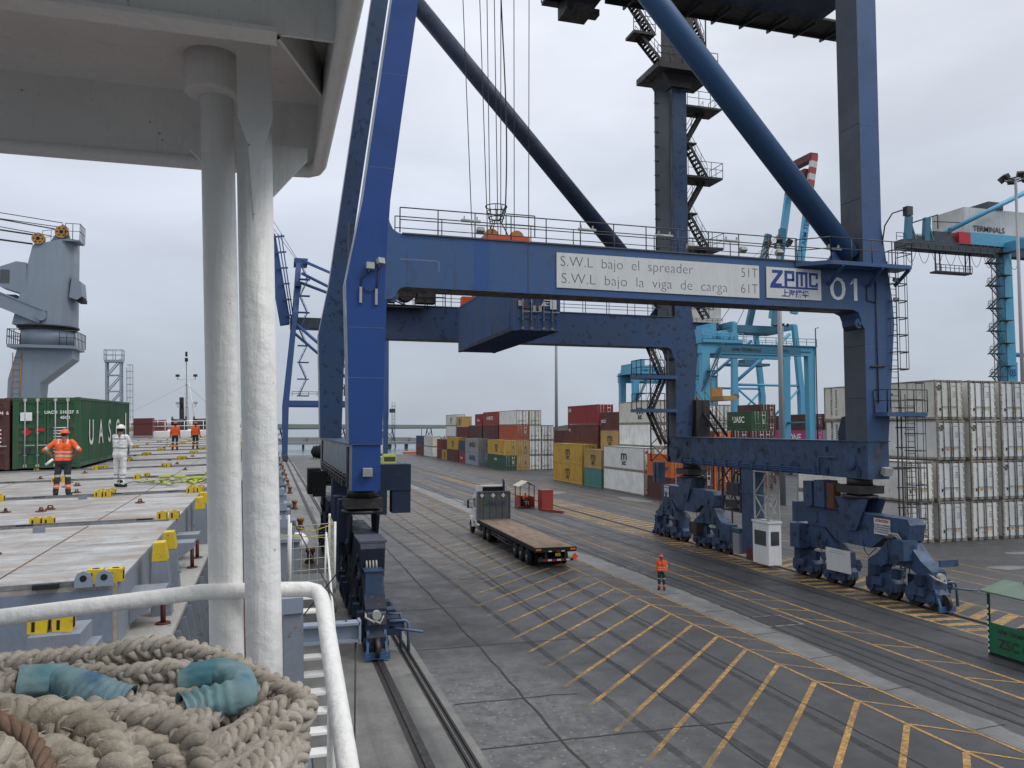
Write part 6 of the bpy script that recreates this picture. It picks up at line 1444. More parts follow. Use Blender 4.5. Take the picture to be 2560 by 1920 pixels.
m = MB(); m.box((112.1, 112.2, 35.6), (120, 113.8, 35.9)); m.railing([(112.1, 112.2, 35.9), (120, 112.2, 35.9)], 1.1, .06, 1)
for x in (112.2, 113.2, 118.9, 119.9): m.beam((x, 112.6, 35.8), (x, 112.6, 39.4), .18, .18)
m.build('maintenance_basket', M['steel_dark'], A5)
for i in range(9):
    x = 106.5 + i * 2.9; m = MB(); m.tube([(x + 1.25 * (q / 5 - 1), 112.2, 39.3 - 2.3 * (1 - (q / 5 - 1) ** 2)) for q in range(11)], .05, 4); m.build('festoon_cable', M['steel_dark'], A5)
m = MB()
for i in range(6):
    z = 15.2 + i * 4.1; m.box((123.2, 111.2, z + 2.05), (126.2, 112.6, z + 2.2)); stair(m, (126, 111.8, z), (123.8, 111.8, z + 2.1), .9, n=7); stair(m, (123.8, 112.3, z + 2.2), (126, 112.3, z + 4.1), .9, n=7); m.railing([(122.4, 111.2, z + 2.2), (125, 111.2, z + 2.2)], 1.1, .05, 1)
    m.box((125.6, 110.9, z + 4.0), (127.8, 112.4, z + 4.12))
for x in (123.3, 124.6, 126.2): m.beam((x, 111.2, 12), (x, 111.2, 39), .09, .09)
m.build('stair_tower', M['far_steel'], A5)
letter('05', 1.7, (128.0, 111.65, 18.0), '-y', M['ink_blue'], A5, .03)
def rtg(x0, x1, y0, y1, zt, lab, lettered):
    o = thing('yard_crane', ((x0 + x1) / 2, (y0 + y1) / 2, 0), lab, 'crane', 'light blue yard cranes')
    for y in (y0, y1):
        for x in (x0 + .9, x1 - .8):
            m = MB(); m.beam((x, y, 1.2), (x, y, zt - 1.6), 1.1, 1.1, (0, 1, 0), 1.4, 1.2); m.build('leg', M['aqua'], o)
        m = MB(); m.box((x0, y - .6, zt - 1.75), (x1, y + .6, zt - .2)); g_ = m.build('girder', M['aqua'], o)
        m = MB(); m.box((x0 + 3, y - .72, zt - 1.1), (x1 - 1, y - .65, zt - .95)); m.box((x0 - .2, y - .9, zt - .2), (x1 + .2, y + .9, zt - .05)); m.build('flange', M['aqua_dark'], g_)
        m = MB(); m.railing([(x0, y - .9, zt), (x1, y - .9, zt)], 1.1, .05, 2); m.build('handrail', M['aqua_dark'], g_)
        if lettered and y == y0:
            MB().box((x0 + 3.6, y - .70, zt - 1.45), (x1 - 3, y - .61, zt - .6)).build('name_strip', M['aqua_dark'], g_)
            letter('APM TERMINALS', .75, (x0 + 8.3, y - .75, zt - 1.03), '-y', M['ink'], g_, .015); letter('SWL', .7, (x1 - 6, y - .75, zt - 1.03), '-y', M['ink'], g_, .01)
    for x in (x0 + .9, x1 - .8):
        m = MB(); m.beam((x, y0, 2), (x, y1, 2), 1.0, 1.2); m.tube([(x, y0, 9 if x > x0 + 2 else 6), (x, y1, 9 if x > x0 + 2 else 6)], .25, 6)
        for y in (y0, y1):
            for q in (-1, 1): m.disc((x, y + q * .9, .75), .75, .5, 'x', 14)
        m.build('wheel_beam', M['aqua_dark'], o)
    m = MB(); m.box((x0 + .2, y0 - 1, zt), (x0 + 7.5, y1 + 1, zt + .5)); m.box((x0 + .6, y0, zt + .5), (x0 + 2.6, y1, zt + 2.4)); m.cyl((x0 + 4.8, y0, zt + 1.3), (x0 + 4.8, y1, zt + 1.3), .9, 14); m.box((x0 + 5.8, y0, zt + .5), (x0 + 7.2, y1, zt + 1.8)); m.box((x0 + 2.8, y0 + 1, zt + .5), (x0 + 3.8, y1 - 1, zt + 3.4)); m.railing([(x0 + .2, y0 - 1, zt + .5), (x0 + 7.5, y0 - 1, zt + .5)], 1.1, .05, .9); tr = m.build('trolley', M['aqua'], o)
    m = MB(); stair(m, (x0 - .2, y0 - 1.2, zt - 8), (x0 + 1.6, y0 - 1.2, zt - 4.6), .8, n=14); stair(m, (x0 + 1.6, y0 - 1.2, zt - 4.6), (x0 + 3.6, y0 - 1.2, zt - .6), .8, n=14); m.box((x0 + .8, y0 - 1.8, zt - 4.7), (x0 + 2.4, y0 - .7, zt - 4.55)); m.build('stair', M['aqua_dark'], o)
    m = MB(); m.tube([(x1 - .1, y0 - .8, 2), (x1 - .1, y0 - .8, zt + 3), (x1 + .5, y0 - .8, zt + 3.1)], .1, 6); m.build('lamp_arm', M['far_steel'], o)
    sx = x0 + 4.4; m = MB(); m.box((sx - 1.2, y0 - 2, zt - 9.4), (sx + 1.2, y1 + 2, zt - 8.7)); m.box((sx - 1.0, y0 + 2, zt - 8.7), (sx + 1.0, y0 + 4.5, zt - 7.2))
    for q in (-.9, .9): m.tube([(sx + q, y0 + 3, zt), (sx + q * .6, y0 + 3, zt - 7.2)], .05, 4)
    m.build('spreader', M['gold'], o)
rtg(66.4, 88.2, 115, 121.8, 22.0, 'light blue rubber tyred yard crane lettered APM TERMINALS in the portal', True)
rtg(78.0, 99.5, 165, 172, 20.4, 'light blue yard crane half hidden left of the far leg', False)
# ================================================================ SHIP
M['upper_deck'] = paint('light bounce deck coating', (.27, .265, .25), .7, .3, (.18, .16, .14), 2, 0, fine=.1)  # unseen deck made pale to bounce light up under the overhang
M['edge_bar'] = paint('scuffed edge bar', (.20, .205, .21), .6, .6, (.07, .055, .045), 2.5, 0, rust=.3, fine=.15)
HZ = 6.32
def S(p): return Vector((p.x - .025 * (p.z - HZ), p.y - .0125 * (p.z - HZ), p.z + .0125 * (p.y - 15) + .025 * (p.x + 2)))
ship = thing('cargo_ship', (-10, 60, -3), 'grey and white container ship berthed along the quay, seen from its upper deck', 'ship')
def sp_(m, name, mat, parent=None): m.T = S; return m.build(name, mat, parent or ship)
# hull and side deck
hull = MB(); hp = [(.62, -30), (.62, 95), (-.6, 108), (-4.5, 122), (-11, 132), (-17.5, 122), (-21.4, 108), (-22.6, 95), (-22.6, -30)]
hull.prism(hp, -8, 3.1, 'z'); sp_(hull, 'hull', paint('dark blue hull paint', (.02, .035, .07), .5))
m = MB(); m.prism([(.5, 2), (.5, 95), (-.7, 107.8), (-4.6, 121.6), (-11, 131.4), (-17.4, 121.6), (-21.3, 107.8), (-22.5, 95), (-22.5, 2)], 3.1, 3.16, 'z'); sp_(m, 'main_deck', M['deck_red'])
# hatch coaming wall, ledge, stays
m = MB(); m.box((-21.2, 10.6, 3.16), (-1.42, 95, 5.45)); co_ = sp_(m, 'hatch_coaming', M['ship_grey'])
m = MB(); m.box((-21.5, 10.3, 5.45), (-1.22, 95.3, 5.51)); sp_(m, 'coaming_ledge', paint('worn ledge paint', (.36, .355, .33), .6, .5, (.25, .2, .15), 1.5, 0, rust=.12, fine=.1), co_)
stay = MB(); stay.prism([(-1.42, 3.16), (-.82, 3.16), (-1.22, 5.45), (-1.42, 5.45)], -.02, .02, 'y'); stay.box((-.84, -.05, 3.16), (-.80, .05, 3.4)); stay.beam((-.83, 0, 3.2), (-1.22, 0, 5.43), .12, .03, (0, 1, 0))
for k in range(44):
    o_ = MB(); o_.v = [v + Vector((0, 11.2 + k * .78, 0)) for v in stay.v]; o_.f = stay.f; o_.sm = stay.sm; o_.mi = stay.mi; sp_(o_, 'coaming_stay', M['ship_grey'], co_)
# diagonal pipe and loose net on the side deck
m = MB(); m.tube([(-.78, 10.4, 3.5), (-.60, 16.0, 5.3)], .045, 7); sp_(m, 'sounding_pipe', M['ship_white'])
m = MB(); m.box((-.75, 4, 3.17), (.25, 40, 3.20)); sp_(m, 'deck_walkway', M['deck_red'])
for k in range(40):
    m = MB(); m.tube([(-.7 + random.uniform(-.02, .1), 9 + k * .3, 3.22), (.15, 9.1 + k * .3, 3.24)], .018, 4); sp_(m, 'grating_bar', M['maroon'])
# outer side: bulwark plates, pedestals with white container seats
m = MB(); m.box((.42, 2, 3.1), (.5, 95, 4.0)); sp_(m, 'bulwark', M['ship_grey'])
for k, y in enumerate((8.8, 15.6, 18.4, 22.0, 28.5, 31.5, 35, 41.5, 48, 54.5)):
    x = .16 + (.02 if k else 0); w = .2 if k == 0 else .26
    m = MB(); m.box((x, y, 3.1), (x + w, y + .55, 6.28 if k != 1 else 6.05)); 
    if k: m.prism([(x + w, 4.2), (x + w, 6.0), (x + w + .12, 6.0), (x + w + .04, 5.2)], y + .05, y + .5, 'y'); m.box((x - .05, y - .05, 6.0), (x + w + .13, y + .6, 6.06))
    ped = sp_(m, 'container_pedestal', M['ship_grey'])
    for q in (0, .32):
        m = MB(); m.box((x - .02, y + q - .03, 6.28), (x + .2, y + q + .2, 6.44)); sp_(m, 'container_seat', M['crane_grey'], ped)
        m = MB(); m.disc((x + .09, y + q + .085, 6.442), .05, .006, 'z', 12); sp_(m, 'seat_hole', M['black'], ped)
m = MB(); m.sphere((.78, 24.0, 4.75), .26, 16, 10, (1.1, 1.5, 1)); sp_(m, 'float', M['ship_white'])
# guide posts with yellow tops by the hatch edge
for y in (12.6, 13.7, 19.4, 20.6, 27, 33.4):
    m = MB(); m.prism([(-1.62, 5.51), (-1.34, 5.51), (-1.40, 6.3), (-1.60, 6.3)], y, y + .26, 'y'); m.box((-1.64, y + .1, 5.9), (-1.33, y + .12, 5.93)); g_ = sp_(m, 'guide_post', M['ship_grey'])
    m = MB(); m.prism([(-1.603, 6.3), (-1.397, 6.3), (-1.43, 6.56), (-1.58, 6.56)], y - .004, y + .264, 'y'); sp_(m, 'yellow_cap', M['yellow'], g_)
for y in (11.9, 16.2, 17.3, 22.5, 24.6):
    m = MB(); m.prism([(-1.79, 6.02), (-1.35, 6.02), (-1.35, 5.92), (-1.79, 5.6)], y, y + .5, 'y'); br_ = sp_(m, 'stopper_bracket', M['ship_grey'])
    m = MB(); m.cyl((-1.4, y + .25, 5.51), (-1.4, y + .25, 5.95), .035, 8); m.disc((-1.4, y + .25, 5.52), .1, .02, 'z', 10); sp_(m, 'stopper_pin', M['maroon'], br_)
# transverse cross deck before the first hatch: pedestal with yellow sockets, bent pipe
m = MB(); m.box((-2.32, 9.25, 3.1), (-1.84, 9.85, 6.16)); m.box((-1.84, 9.35, 3.1), (-1.72, 9.75, 6.0)); pd = sp_(m, 'container_pedestal', M['ship_grey'])
m = MB(); m.box((-9, 8.6, 3.1), (-1.2, 10.5, 5.2)); sp_(m, 'cross_deck', M['ship_grey'])
m = MB(); m.tube([(-2.32, 9.1, 6.0), (-2.48, 9.1, 5.97), (-2.56, 9.1, 5.85), (-2.58, 9.1, 5.6)], .028, 7); sp_(m, 'bent_handrail', M['ship_grey']); m = MB(); m.tube([(-2.565, 9.1, 5.8), (-2.58, 9.1, 5.6), (-2.6, 9.1, 5.2)], .03, 7); sp_(m, 'yellow_handrail', M['yellow'])
# twistlock socket (yellow block with slots), shared
def socket_mesh():
    m = MB(); m.box((-.09, -.1, 0), (.09, .1, .16)); m.cur = 1; m.box((.088, -.045, .02), (.094, .045, .13)); m.box((-.05, -.104, .02), (-.02, -.098, .12)); m.disc((0, 0, .161), .045, .004, 'z', 10)
    return m.mesh('twistlock_socket', mats=[M['yellow'], M['black']])
SK = socket_mesh()
eye = MB(); eye.disc((0, 0, .012), .11, .024, 'z', 12); eye.box((-.07, -.02, .02), (.07, .02, .05)); eye.tube([(-.06, 0, .02), (-.045, 0, .09), (.045, 0, .09), (.06, 0, .02)], .018, 6); EY = eye.mesh('lashing_eye', mats=[M['rusty']])
for dx in (-.19, .04): inst('twistlock_socket', SK, S(Vector((-2.08 + dx, 9.5, 6.16))), pd)
edges = [11.0 + 6.45 * k for k in range(14)]
for k, (a, b) in enumerate(zip(edges, edges[1:])):
    c = S(Vector((-11, (a + b) / 2, 5.52)))
    h = thing('hatch_cover', c, f'worn grey steel hatch cover with yellow sockets, {(ordn + ["eleventh", "twelfth", "thirteenth"])[k]} from the camera', 'hatch cover', 'hatch covers on the ship')
    m = MB(); n = 10
    m.box((-21, a + .06, 5.52), (-1.8, b - .06, HZ)); sp_(m, 'panel', M['hatch'], h)
    m = MB(); m.box((-20.9, a + .05, HZ), (-2.2, a + .09, HZ + .055)); m.box((-20.9, b - .16, HZ), (-1.9, b - .13, HZ + .035)); sp_(m, 'edge_bar', M['edge_bar'], h)
    m = MB(); m.box((-3.32, a + .3, HZ + .001), (-3.30, b - .3, HZ + .006)); m.box((-8.02, a + .3, HZ + .001), (-8.0, b - .3, HZ + .006)); sp_(m, 'weld_seam', M['rusty'], h)
    m = MB()
    for q in range(4): x = -2.5 - q * 1.9 + random.uniform(-.5, .5); m.box((x, a - .02, HZ - .01), (x + .28, a + .12, HZ + .05))
    sp_(m, 'edge_gap', M['black'], h)
    m = MB(); m.box((-1.802, a + .1, 5.55), (-1.795, b - .1, HZ - .02)); sp_(m, 'side_plate', M['ship_grey'], h)
    for x0 in (-1.94, -4.2, -6.7, -9.2, -11.7):
        for s in (-.13, .1):
            for y in ((a + .22,) if k == 0 or x0 < -8 else (a - .02 + .24, b - .36)):
                if random.random() < .88 or k < 2: inst('twistlock_socket', SK, S(Vector((x0 + s, y + random.uniform(-.02, .02), HZ))), h, scale=(1, 1, 1))
    for q in range(5 if k < 4 else 3):
        inst('lashing_eye', EY, S(Vector((random.uniform(-8.5, -2.2), random.uniform(a + .8, b - .6), HZ))), h, rot=(0, 0, random.uniform(0, 3)))
    if k < 5:
        m = MB(); x = random.uniform(-6, -2.6); m.box((x, b - .9, HZ), (x + .2, b - .87, HZ + .1)); sp_(m, 'stop_plate', M['ship_grey'], h)
    if k == 0:
        for x in (-2.16, -1.93):
            m = MB(); P = [(-.1, 0), (.1, 0), (.1, .1), (.07, .17), (0, .2), (-.07, .17), (-.1, .1)]; m.prism([(x + p_, HZ - .02 + q_) for p_, q_ in P], a - .01, a + .02, 'y'); m.cur = 1; m.disc((x, a - .012, HZ + .09), .04, .006, 'y', 12); m.T = S; m.build('lifting_lug', [M['crane_grey'], M['black']], h)
        m = MB(); m.box((-20.9, a + .052, 5.6), (-1.85, a + .058, 6.25)); sp_(m, 'end_plate', paint('slate blue paint', (.16, .195, .255), .5), h)  # end plate in its own dark blue grey
# rolled lashing straps on the hatch
st = thing('lashing_straps', S(Vector((-3.2, 28.3, HZ))), 'heap of lime green and black lashing straps lying on the hatch', 'straps')
lime = flat('lime webbing', (.36, .42, .05), .8)
for q in range(9):
    m = MB(); x, y = -4.3 + q * .22, 27.3 + random.uniform(0, .7); pts = []; a = random.uniform(-.5, .5)
    for i in range(14): pts.append((x, y, HZ + .03 + .06 * abs(math.sin(i * .9 + q)))); x += .15 * math.cos(a); y += .12 * math.sin(a); a += random.uniform(-.7, .7)
    for p, r_ in zip(pts, pts[1:]): m.beam(p, r_, .11, .012)
    m.T = S; m.build('strap', lime if q % 4 else M['black'], st)
for (x, y) in ((-2.9, 29.2), (-3.4, 29.5), (-2.3, 28.2)):
    m = MB(); m.ring((x, y, HZ + .08), .16, .05, 'z', 12, 6); m.T = S; m.build('strap_roll', lime, st)
# containers standing on the hatch
def on_hatch(x, y): return S(Vector((x, y, HZ + .12)))
p = on_hatch(-9.95, 36.9); o = container(p.x, p.y, p.z, L40, HC, 'dry', 'green', 'dark green container with UACU doors standing on the ship hatch', 'containers on the ship', marks=False)
o.rotation_euler = (R(.7), R(-1.2), 0)
def child_letter(s, size, lp, facing, mat, off=.0, spin=0):
    l = letter(s, size, Vector(lp) + ORI[o], facing, mat, o, off, spin=spin); return l
child_letter('UACU  510427  5', .17, (1.78, -.06, 2.28), '-y', M['ink_white'], .006); child_letter('45G1', .17, (1.92, -.06, 2.06), '-y', M['ink_white'], .006)
for q in range(9): inst('marking', plate(.55, .04, M['ink_white']), Vector((1.75, -.02, 1.65 - q * .12)) + ORI[o], o)
inst('marking', plate(.42, .34, M['ink_white']), Vector((.5, -.06, 2.12)) + ORI[o], o); inst('marking', plate(.26, .26, M['red_lens']), Vector((.52, -.06, 1.5)) + ORI[o], o, rot=(0, R(45), 0)); inst('marking', plate(.34, .12, M['red_lens']), Vector((1.0, -.06, 1.58)) + ORI[o], o); inst('marking', plate(.24, .26, st_blk), Vector((.5, -.06, .75)) + ORI[o], o)
for i, ch in enumerate('UASC'): child_letter(ch, 1.55, (W_ + .012, 2.2 + i * 2.1, 1.35), '+x', M['ink_white'], .02)
inst('marking', plate(.28, 1.7, M['ink_white']), Vector((W_ + .012, 10.9, 1.45)) + ORI[o], o, rot=(0, 0, R(90)))
p = on_hatch(-12.5, 36.9); o = container(p.x, p.y, p.z, L40, HC, 'dry', 'brown', 'reddish brown container beside the green one on the ship', 'containers on the ship', marks=False)
o.rotation_euler = (R(.7), R(-1.2), 0)
child_letter('TGHU  891494  6', .18, (1.76, -.06, 2.28), '-y', M['ink_white'], .006); child_letter('45G1', .24, (1.85, -.06, 2.02), '-y', M['ink_white'], .006)
for q in range(5): inst('marking', plate(.62, .06, M['ink_white']), Vector((1.85, -.02, 1.6 - q * .16)) + ORI[o], o)
# people on the hatch
def hp_(x, y): return S(Vector((x, y, HZ)))
akimbo = dict(elL=(.42, .12, 1.2), wrL=(.24, .02, 1.02), elR=(-.42, .12, 1.2), wrR=(-.24, .02, 1.02), anL=(.15, .04, .10), anR=(-.13, -.03, .10), knL=(.13, 0, .5), head=(0, -.05, 1.585))
w1 = person(hp_(-5.35, 24.3), R(176), 'worker in orange shirt and orange hard hat with hands on hips on the hatch', orange_s, akimbo, None, .012, H=1.78)
m = MB(); m.cyl((.2, .14, .97), (.36, .18, .82), .035, 10); bt = m.mesh('water_bottle', mats=[M['ink_white']]); b_ = bpy.data.objects.new('water_bottle', bt); col.objects.link(b_); b_.parent = w1
crossed = dict(elL=(.26, -.12, 1.17), wrL=(.02, -.24, 1.22), elR=(-.27, -.10, 1.18), wrR=(.02, -.22, 1.17), anL=(.1, -.02, .10), anR=(-.1, .03, .10))
person(hp_(-4.33, 26.6), R(152), 'person in white coverall and white hard hat with folded arms on the hatch', white_s, crossed, None, .012, H=1.84, helmet='helmet_w')
person(hp_(-5.9, 56), R(185), 'left one of two far workers in orange shirts near the bow', far_s, None, 'far workers near the bow', .02, helmet='helmet_r', H=1.8)
person(hp_(-4.75, 57), R(170), 'right one of two far workers in orange shirts near the bow', far_s, None, 'far workers near the bow', .02, helmet='helmet_r', H=1.76)
# forecastle: low white wall, maroon boxes, winches, white rails, foremast
m = MB(); m.box((-19, 95.4, 3.1), (-1.2, 95.8, 6.9)); m.box((-19, 95.4, 6.9), (-1.2, 112, 7.0)); sp_(m, 'forecastle_wall', M['ship_white'])
m = MB(); m.railing([(-19, 95.6, 7.0), (-1.2, 95.6, 7.0)], 1.1, .04, 2); m.railing([(-19, 112, 7.0), (-3, 118, 7.0)], 1.1, .04, 2); sp_(m, 'handrail', M['ship_white'])
for x, w in ((-14.2, 1.9), (-5.6, 1.9)):
    m = MB(); m.box((x, 95, 6.6), (x + w, 96.6, 8.5)); m.box((x - .05, 94.95, 7.9), (x + w + .05, 96.65, 8.0)); sp_(m, 'vent_box', M['maroon'])
    m = MB(); m.box((x - .05, 94.9, 5.9), (x + w + .05, 96.7, 6.62)); sp_(m, 'vent_base', M['ship_grey'])
for x in (-10.4, -8.0):
    m = MB(); m.cyl((x - .7, 103, 7.8), (x + .7, 103, 7.8), .55, 14); m.disc((x - .75, 103, 7.8), .85, .12, 'x', 16); m.disc((x + .75, 103, 7.8), .85, .12, 'x', 16); m.box((x - .9, 102.4, 7.0), (x + .9, 103.6, 7.4)); sp_(m, 'mooring_winch', M['steel_dark'])
for x in (-13, -12, -6.2): 
    m = MB(); m.cyl((x - .4, 101, 7.7), (x + .4, 101, 7.7), .6, 14); m.box((x - .5, 100.5, 7), (x + .5, 101.6, 7.4)); sp_(m, 'cable_drum', M['maroon'])
for k, x in enumerate((-15.6, -14.8, -4.0)):
    m = MB()
    for q in range(4): m.ring((x, 97.5, 7.1 + q * .14), .55 - q * .05, .075, 'z', 16, 6)
    m.T = S; m.build('coiled_rope', M['rope'], label=('coiled mooring rope on the forecastle, outermost', 'coiled mooring rope on the forecastle beside the maroon box', 'coiled mooring rope right of the foremast')[k], cat='rope', group='coiled ropes at the bow')
fm = thing('foremast', S(Vector((-11.7, 125, 7))), 'white ship foremast with floodlight arms and stays', 'mast')
def fp(m, name, mat): m.v = [p_ + Vector((-2.0, 17, -.9)) for p_ in m.v]; m.T = S; return m.build(name, mat, fm)
m = MB()
for dx in (-.22, .22): m.tube([(-9.6 + dx, 108, 7), (-9.6 + dx * .5, 108, 18.2)], .06, 6)
m.tube([(-8.2, 108, 7), (-9.3, 108, 14.5)], .07, 6)
for i in range(16): z = 7.5 + i * .68; m.tube([(-9.8, 108, z), (-9.4, 108, z)], .03, 4)
fp(m, 'mast_column', M['ship_white'])
m = MB()
for z in (11.0, 15.0): m.tube([(-10.9, 108, z), (-8.3, 108, z)], .05, 5); m.tube([(-10.9, 108, z), (-9.6, 108, z - .5), (-8.3, 108, z)], .03, 5)
m.tube([(-10, 108, 17.2), (-9.2, 108, 17.2)], .03, 5); fp(m, 'cross_arm', M['ship_white'])
for z in (11.0, 15.0):
    for x in (-10.8, -8.4): m = MB(); m.box((x - .27, 107.8, z + .35), (x + .27, 108.2, z + .7)); m.tube([(x, 108, z), (x, 108, z + .4)], .04, 5); fp(m, 'floodlight', M['steel_dark'] if z > 12 else M['lamp_grey'])
m = MB(); m.cyl((-9.6, 108, 17.6), (-9.6, 108, 18.1), .22, 10); m.cyl((-9.6, 108, 18.3), (-9.6, 108, 19), .16, 10); m.tube([(-9.6, 108, 7), (-9.55, 107.8, 17.6)], .045, 5); fp(m, 'nav_light', M['black'])
for xe, ye in ((-21, 96), (-2, 100)): m = MB(); m.tube([(-9.6, 108, 14.2), (xe, ye, 7.2)], .035, 5); fp(m, 'stay_wire', M['lamp_grey'])
m = MB(); m.cyl((-10.4, 106, 7), (-10.4, 106, 9.6), .28, 10); m.cyl((-10.4, 106, 9.6), (-10.4, 106, 11), .26, 10); sp_(m, 'exhaust_vent', M['black'])
# lattice tower
lt_ = thing('lattice_mast', S(Vector((-18.6, 115, 6))), 'grey lattice tower with caged ladder behind the green container', 'mast')
m = MB(); xs_ = (-20.3, -18.6); ys_ = (114.3, 115.7)
for x in xs_:
    for y in ys_: m.beam((x, y, 3.2), (x, y, 16.2), .2, .2)
for i in range(5):
    z = 5.8 + i * 2.1
    for y in ys_: m.beam((xs_[0], y, z), (xs_[1], y, z), .14, .14); m.beam((xs_[0], y, z), (xs_[1], y, z + 2.1), .12, .12)
    for x in xs_: m.beam((x, ys_[0], z), (x, ys_[1], z), .12, .12); m.beam((x, ys_[0], z), (x, ys_[1], z + 2.1), .1, .1)
m.box((-20.5, 114.1, 15.9), (-18.4, 115.9, 16.2)); m.T = S; m.build('lattice', M['crane_grey'], lt_)
m = MB(); m.railing([(-20.5, 114.1, 16.2), (-18.4, 114.1, 16.2), (-18.4, 115.9, 16.2), (-20.5, 115.9, 16.2), (-20.5, 114.1, 16.2)], 1.3, .04, .9); m.T = S; m.build('handrail', M['crane_grey'], lt_)
m = MB(); cage_ladder(m, -17.9, 114.6, 4, 15.2, .6, (1, 0), True, .35); m.T = S; m.build('caged_ladder', M['crane_grey'], lt_)
# deck crane
dc = thing('deck_crane', (-14.5, 60, 3), 'grey ship deck crane with slanted tower, cab and ochre pulleys at the left', 'crane')
def dp(m, name, mat, parent=None): return m.build(name, mat, parent or dc)
m = MB(); m.prism([(-16.45, 3), (-14.55, 3), (-14.55, 10.3), (-14.5, 11.2), (-12.6, 12.9), (-12.6, 13.55), (-15.9, 13.55), (-16.4, 11.4)], 58.9, 61.1, 'y'); ped_ = dp(m, 'pedestal', M['crane_grey'])
m = MB(); cage_ladder(m, -15.9, 58.85, 8.5, 13.2, .5, (0, -1), False, .4); dp(m, 'ladder', M['gold'], ped_)
m = MB(); m.prism([(-16.4, 58.4), (-12.5, 58.4), (-12.35, 58.8), (-12.35, 61.4), (-12.7, 61.8), (-16.3, 61.8), (-16.5, 61.4)], 13.55, 13.75, 'z'); pl_ = dp(m, 'platform', M['crane_grey'])
m = MB(); m.railing([(-15.6, 58.4, 13.75), (-16.4, 58.4, 13.75), (-16.5, 61.6, 13.75)], 1.0, .03, .5); dp(m, 'handrail', M['rail_grey'], pl_); m = MB(); m.railing([(-13.3, 58.4, 13.75), (-12.4, 58.4, 13.75), (-12.35, 61.6, 13.75)], 1.0, .03, .4); dp(m, 'handrail', M['rail_grey'], pl_)
m = MB(); m.cyl((-14.35, 60, 13.75), (-14.35, 60, 14.85), 1.62, 28); dp(m, 'slewing_drum', M['crane_grey']); m = MB(); m.cyl((-14.35, 60, 14.85), (-14.35, 60, 15.0), 1.75, 28); m.cyl((-14.35, 60, 15.0), (-14.35, 60, 15.12), 1.9, 28); dp(m, 'slewing_ring', M['steel_dark'])
# tower: chamfered tapering box
lo = [(-16.2, 58.6), (-14.1, 58.2), (-13.3, 58.6), (-12.75, 59.4), (-12.75, 61.3), (-16.2, 61.5)]; hi = [(-15.2, 58.9), (-13.5, 58.75), (-13.25, 58.85), (-12.75, 59.3), (-12.75, 60.9), (-15.2, 61)]
zl = [15.1] * 6; zh = [20.55, 21.05, 21.15, 21.2, 21.2, 20.55]
m = MB(); m.add([(x, y, z) for (x, y), z in zip(lo, zl)] + [(x, y, z) for (x, y), z in zip(hi, zh)], [(5, 4, 3, 2, 1, 0), (6, 7, 8, 9, 10, 11)] + [(i, (i + 1) % 6, 6 + (i + 1) % 6, 6 + i) for i in range(6)]); tw = dp(m, 'tower', M['crane_grey'])
m = MB(); m.prism([(-17.0, 17.6), (-15.4, 17.1), (-15.5, 19.3), (-16.1, 19.35), (-17.15, 18.9)], 58.7, 60.2, 'y'); cb_ = dp(m, 'operator_cab', M['crane_grey']); m = MB(); m.box((-17.0, 58.68, 17.85), (-16.45, 58.7, 18.75)); dp(m, 'window', M['glass'], cb_); m = MB(); m.box((-17.2, 58.6, 17.0), (-16.0, 60, 17.08)); dp(m, 'cab_step', M['steel_dark'], cb_)
m = MB(); m.prism([(-12.9, 17.1), (-12.75, 18.6), (-12.2, 18.2), (-12.1, 17.2), (-12.4, 16.95)], 58.9, 60.4, 'y'); dp(m, 'vent_cowl', M['crane_grey'], tw); m = MB(); m.box((-12.45, 59, 16.85), (-12.05, 60.3, 17.1)); dp(m, 'vent_mouth', M['black'], tw)
m = MB(); m.beam((-14.3, 58.3, 15.6), (-22.5, 58.3, 19.0), .35, .95); m.beam((-14.3, 58.3, 16.05), (-22.5, 58.3, 19.45), .45, .05); jb = dp(m, 'jib', M['crane_grey']); m = MB(); m.disc((-14.35, 58.1, 15.65), .32, .16, 'y', 18); dp(m, 'jib_pin', M['crane_grey'], jb)
for x, z, r in ((-14.85, 21.0, .4), (-13.45, 21.55, .42)):
    m = MB(); m.disc((x, 58.9, z), r, .35, 'y', 22); m.cur = 1
    m.disc((x, 58.72, z), .12, .02, 'y', 12)
    for q in range(6): a = q * math.pi / 3; m.disc((x + .26 * math.cos(a), 58.72, z + .26 * math.sin(a)), .05, .02, 'y', 8)
    m.build('pulley', [M['gold'], M['black']], dc)
m = MB(); m.prism([(-14.2, 20.9), (-13.0, 21.2), (-13.2, 22.0), (-13.5, 22.2)], 59.15, 59.3, 'y'); m.prism([(-15.2, 20.6), (-14.5, 20.7), (-14.7, 21.3), (-14.95, 21.3)], 59.15, 59.3, 'y'); m.box((-13.3, 58.7, 20.95), (-12.3, 60.2, 21.05)); dp(m, 'pulley_bracket', M['crane_grey'])
m = MB(); m.railing([(-13.2, 58.7, 21.05), (-12.3, 58.7, 21.05), (-12.3, 60.2, 21.05)], 1.1, .025, .4); dp(m, 'handrail', M['rail_grey']); m = MB(); m.railing([(-15, 60.4, 20.9), (-13.4, 60.4, 21.2)], 1.0, .02, .6); dp(m, 'handrail', M['rail_grey'])
for (x, z, ze, r) in ((-13.4, 22.2, 22.9, .03), (-13.9, 21.75, 22.6, .045), (-13.6, 21.9, 22.35, .03), (-14.1, 21.25, 22.15, .03), (-15.1, 21.25, 21.75, .06), (-15.2, 20.65, 21.05, .035), (-15.2, 20.6, 20.95, .035)):
    m = MB(); m.tube([(x, 58.9, z), (-24, 58.6, ze + (-24 - x) * -.04)], r, 5); dp(m, 'wire_rope', M['wire'])
dc.location += Vector((-.42, 1.8, .0))
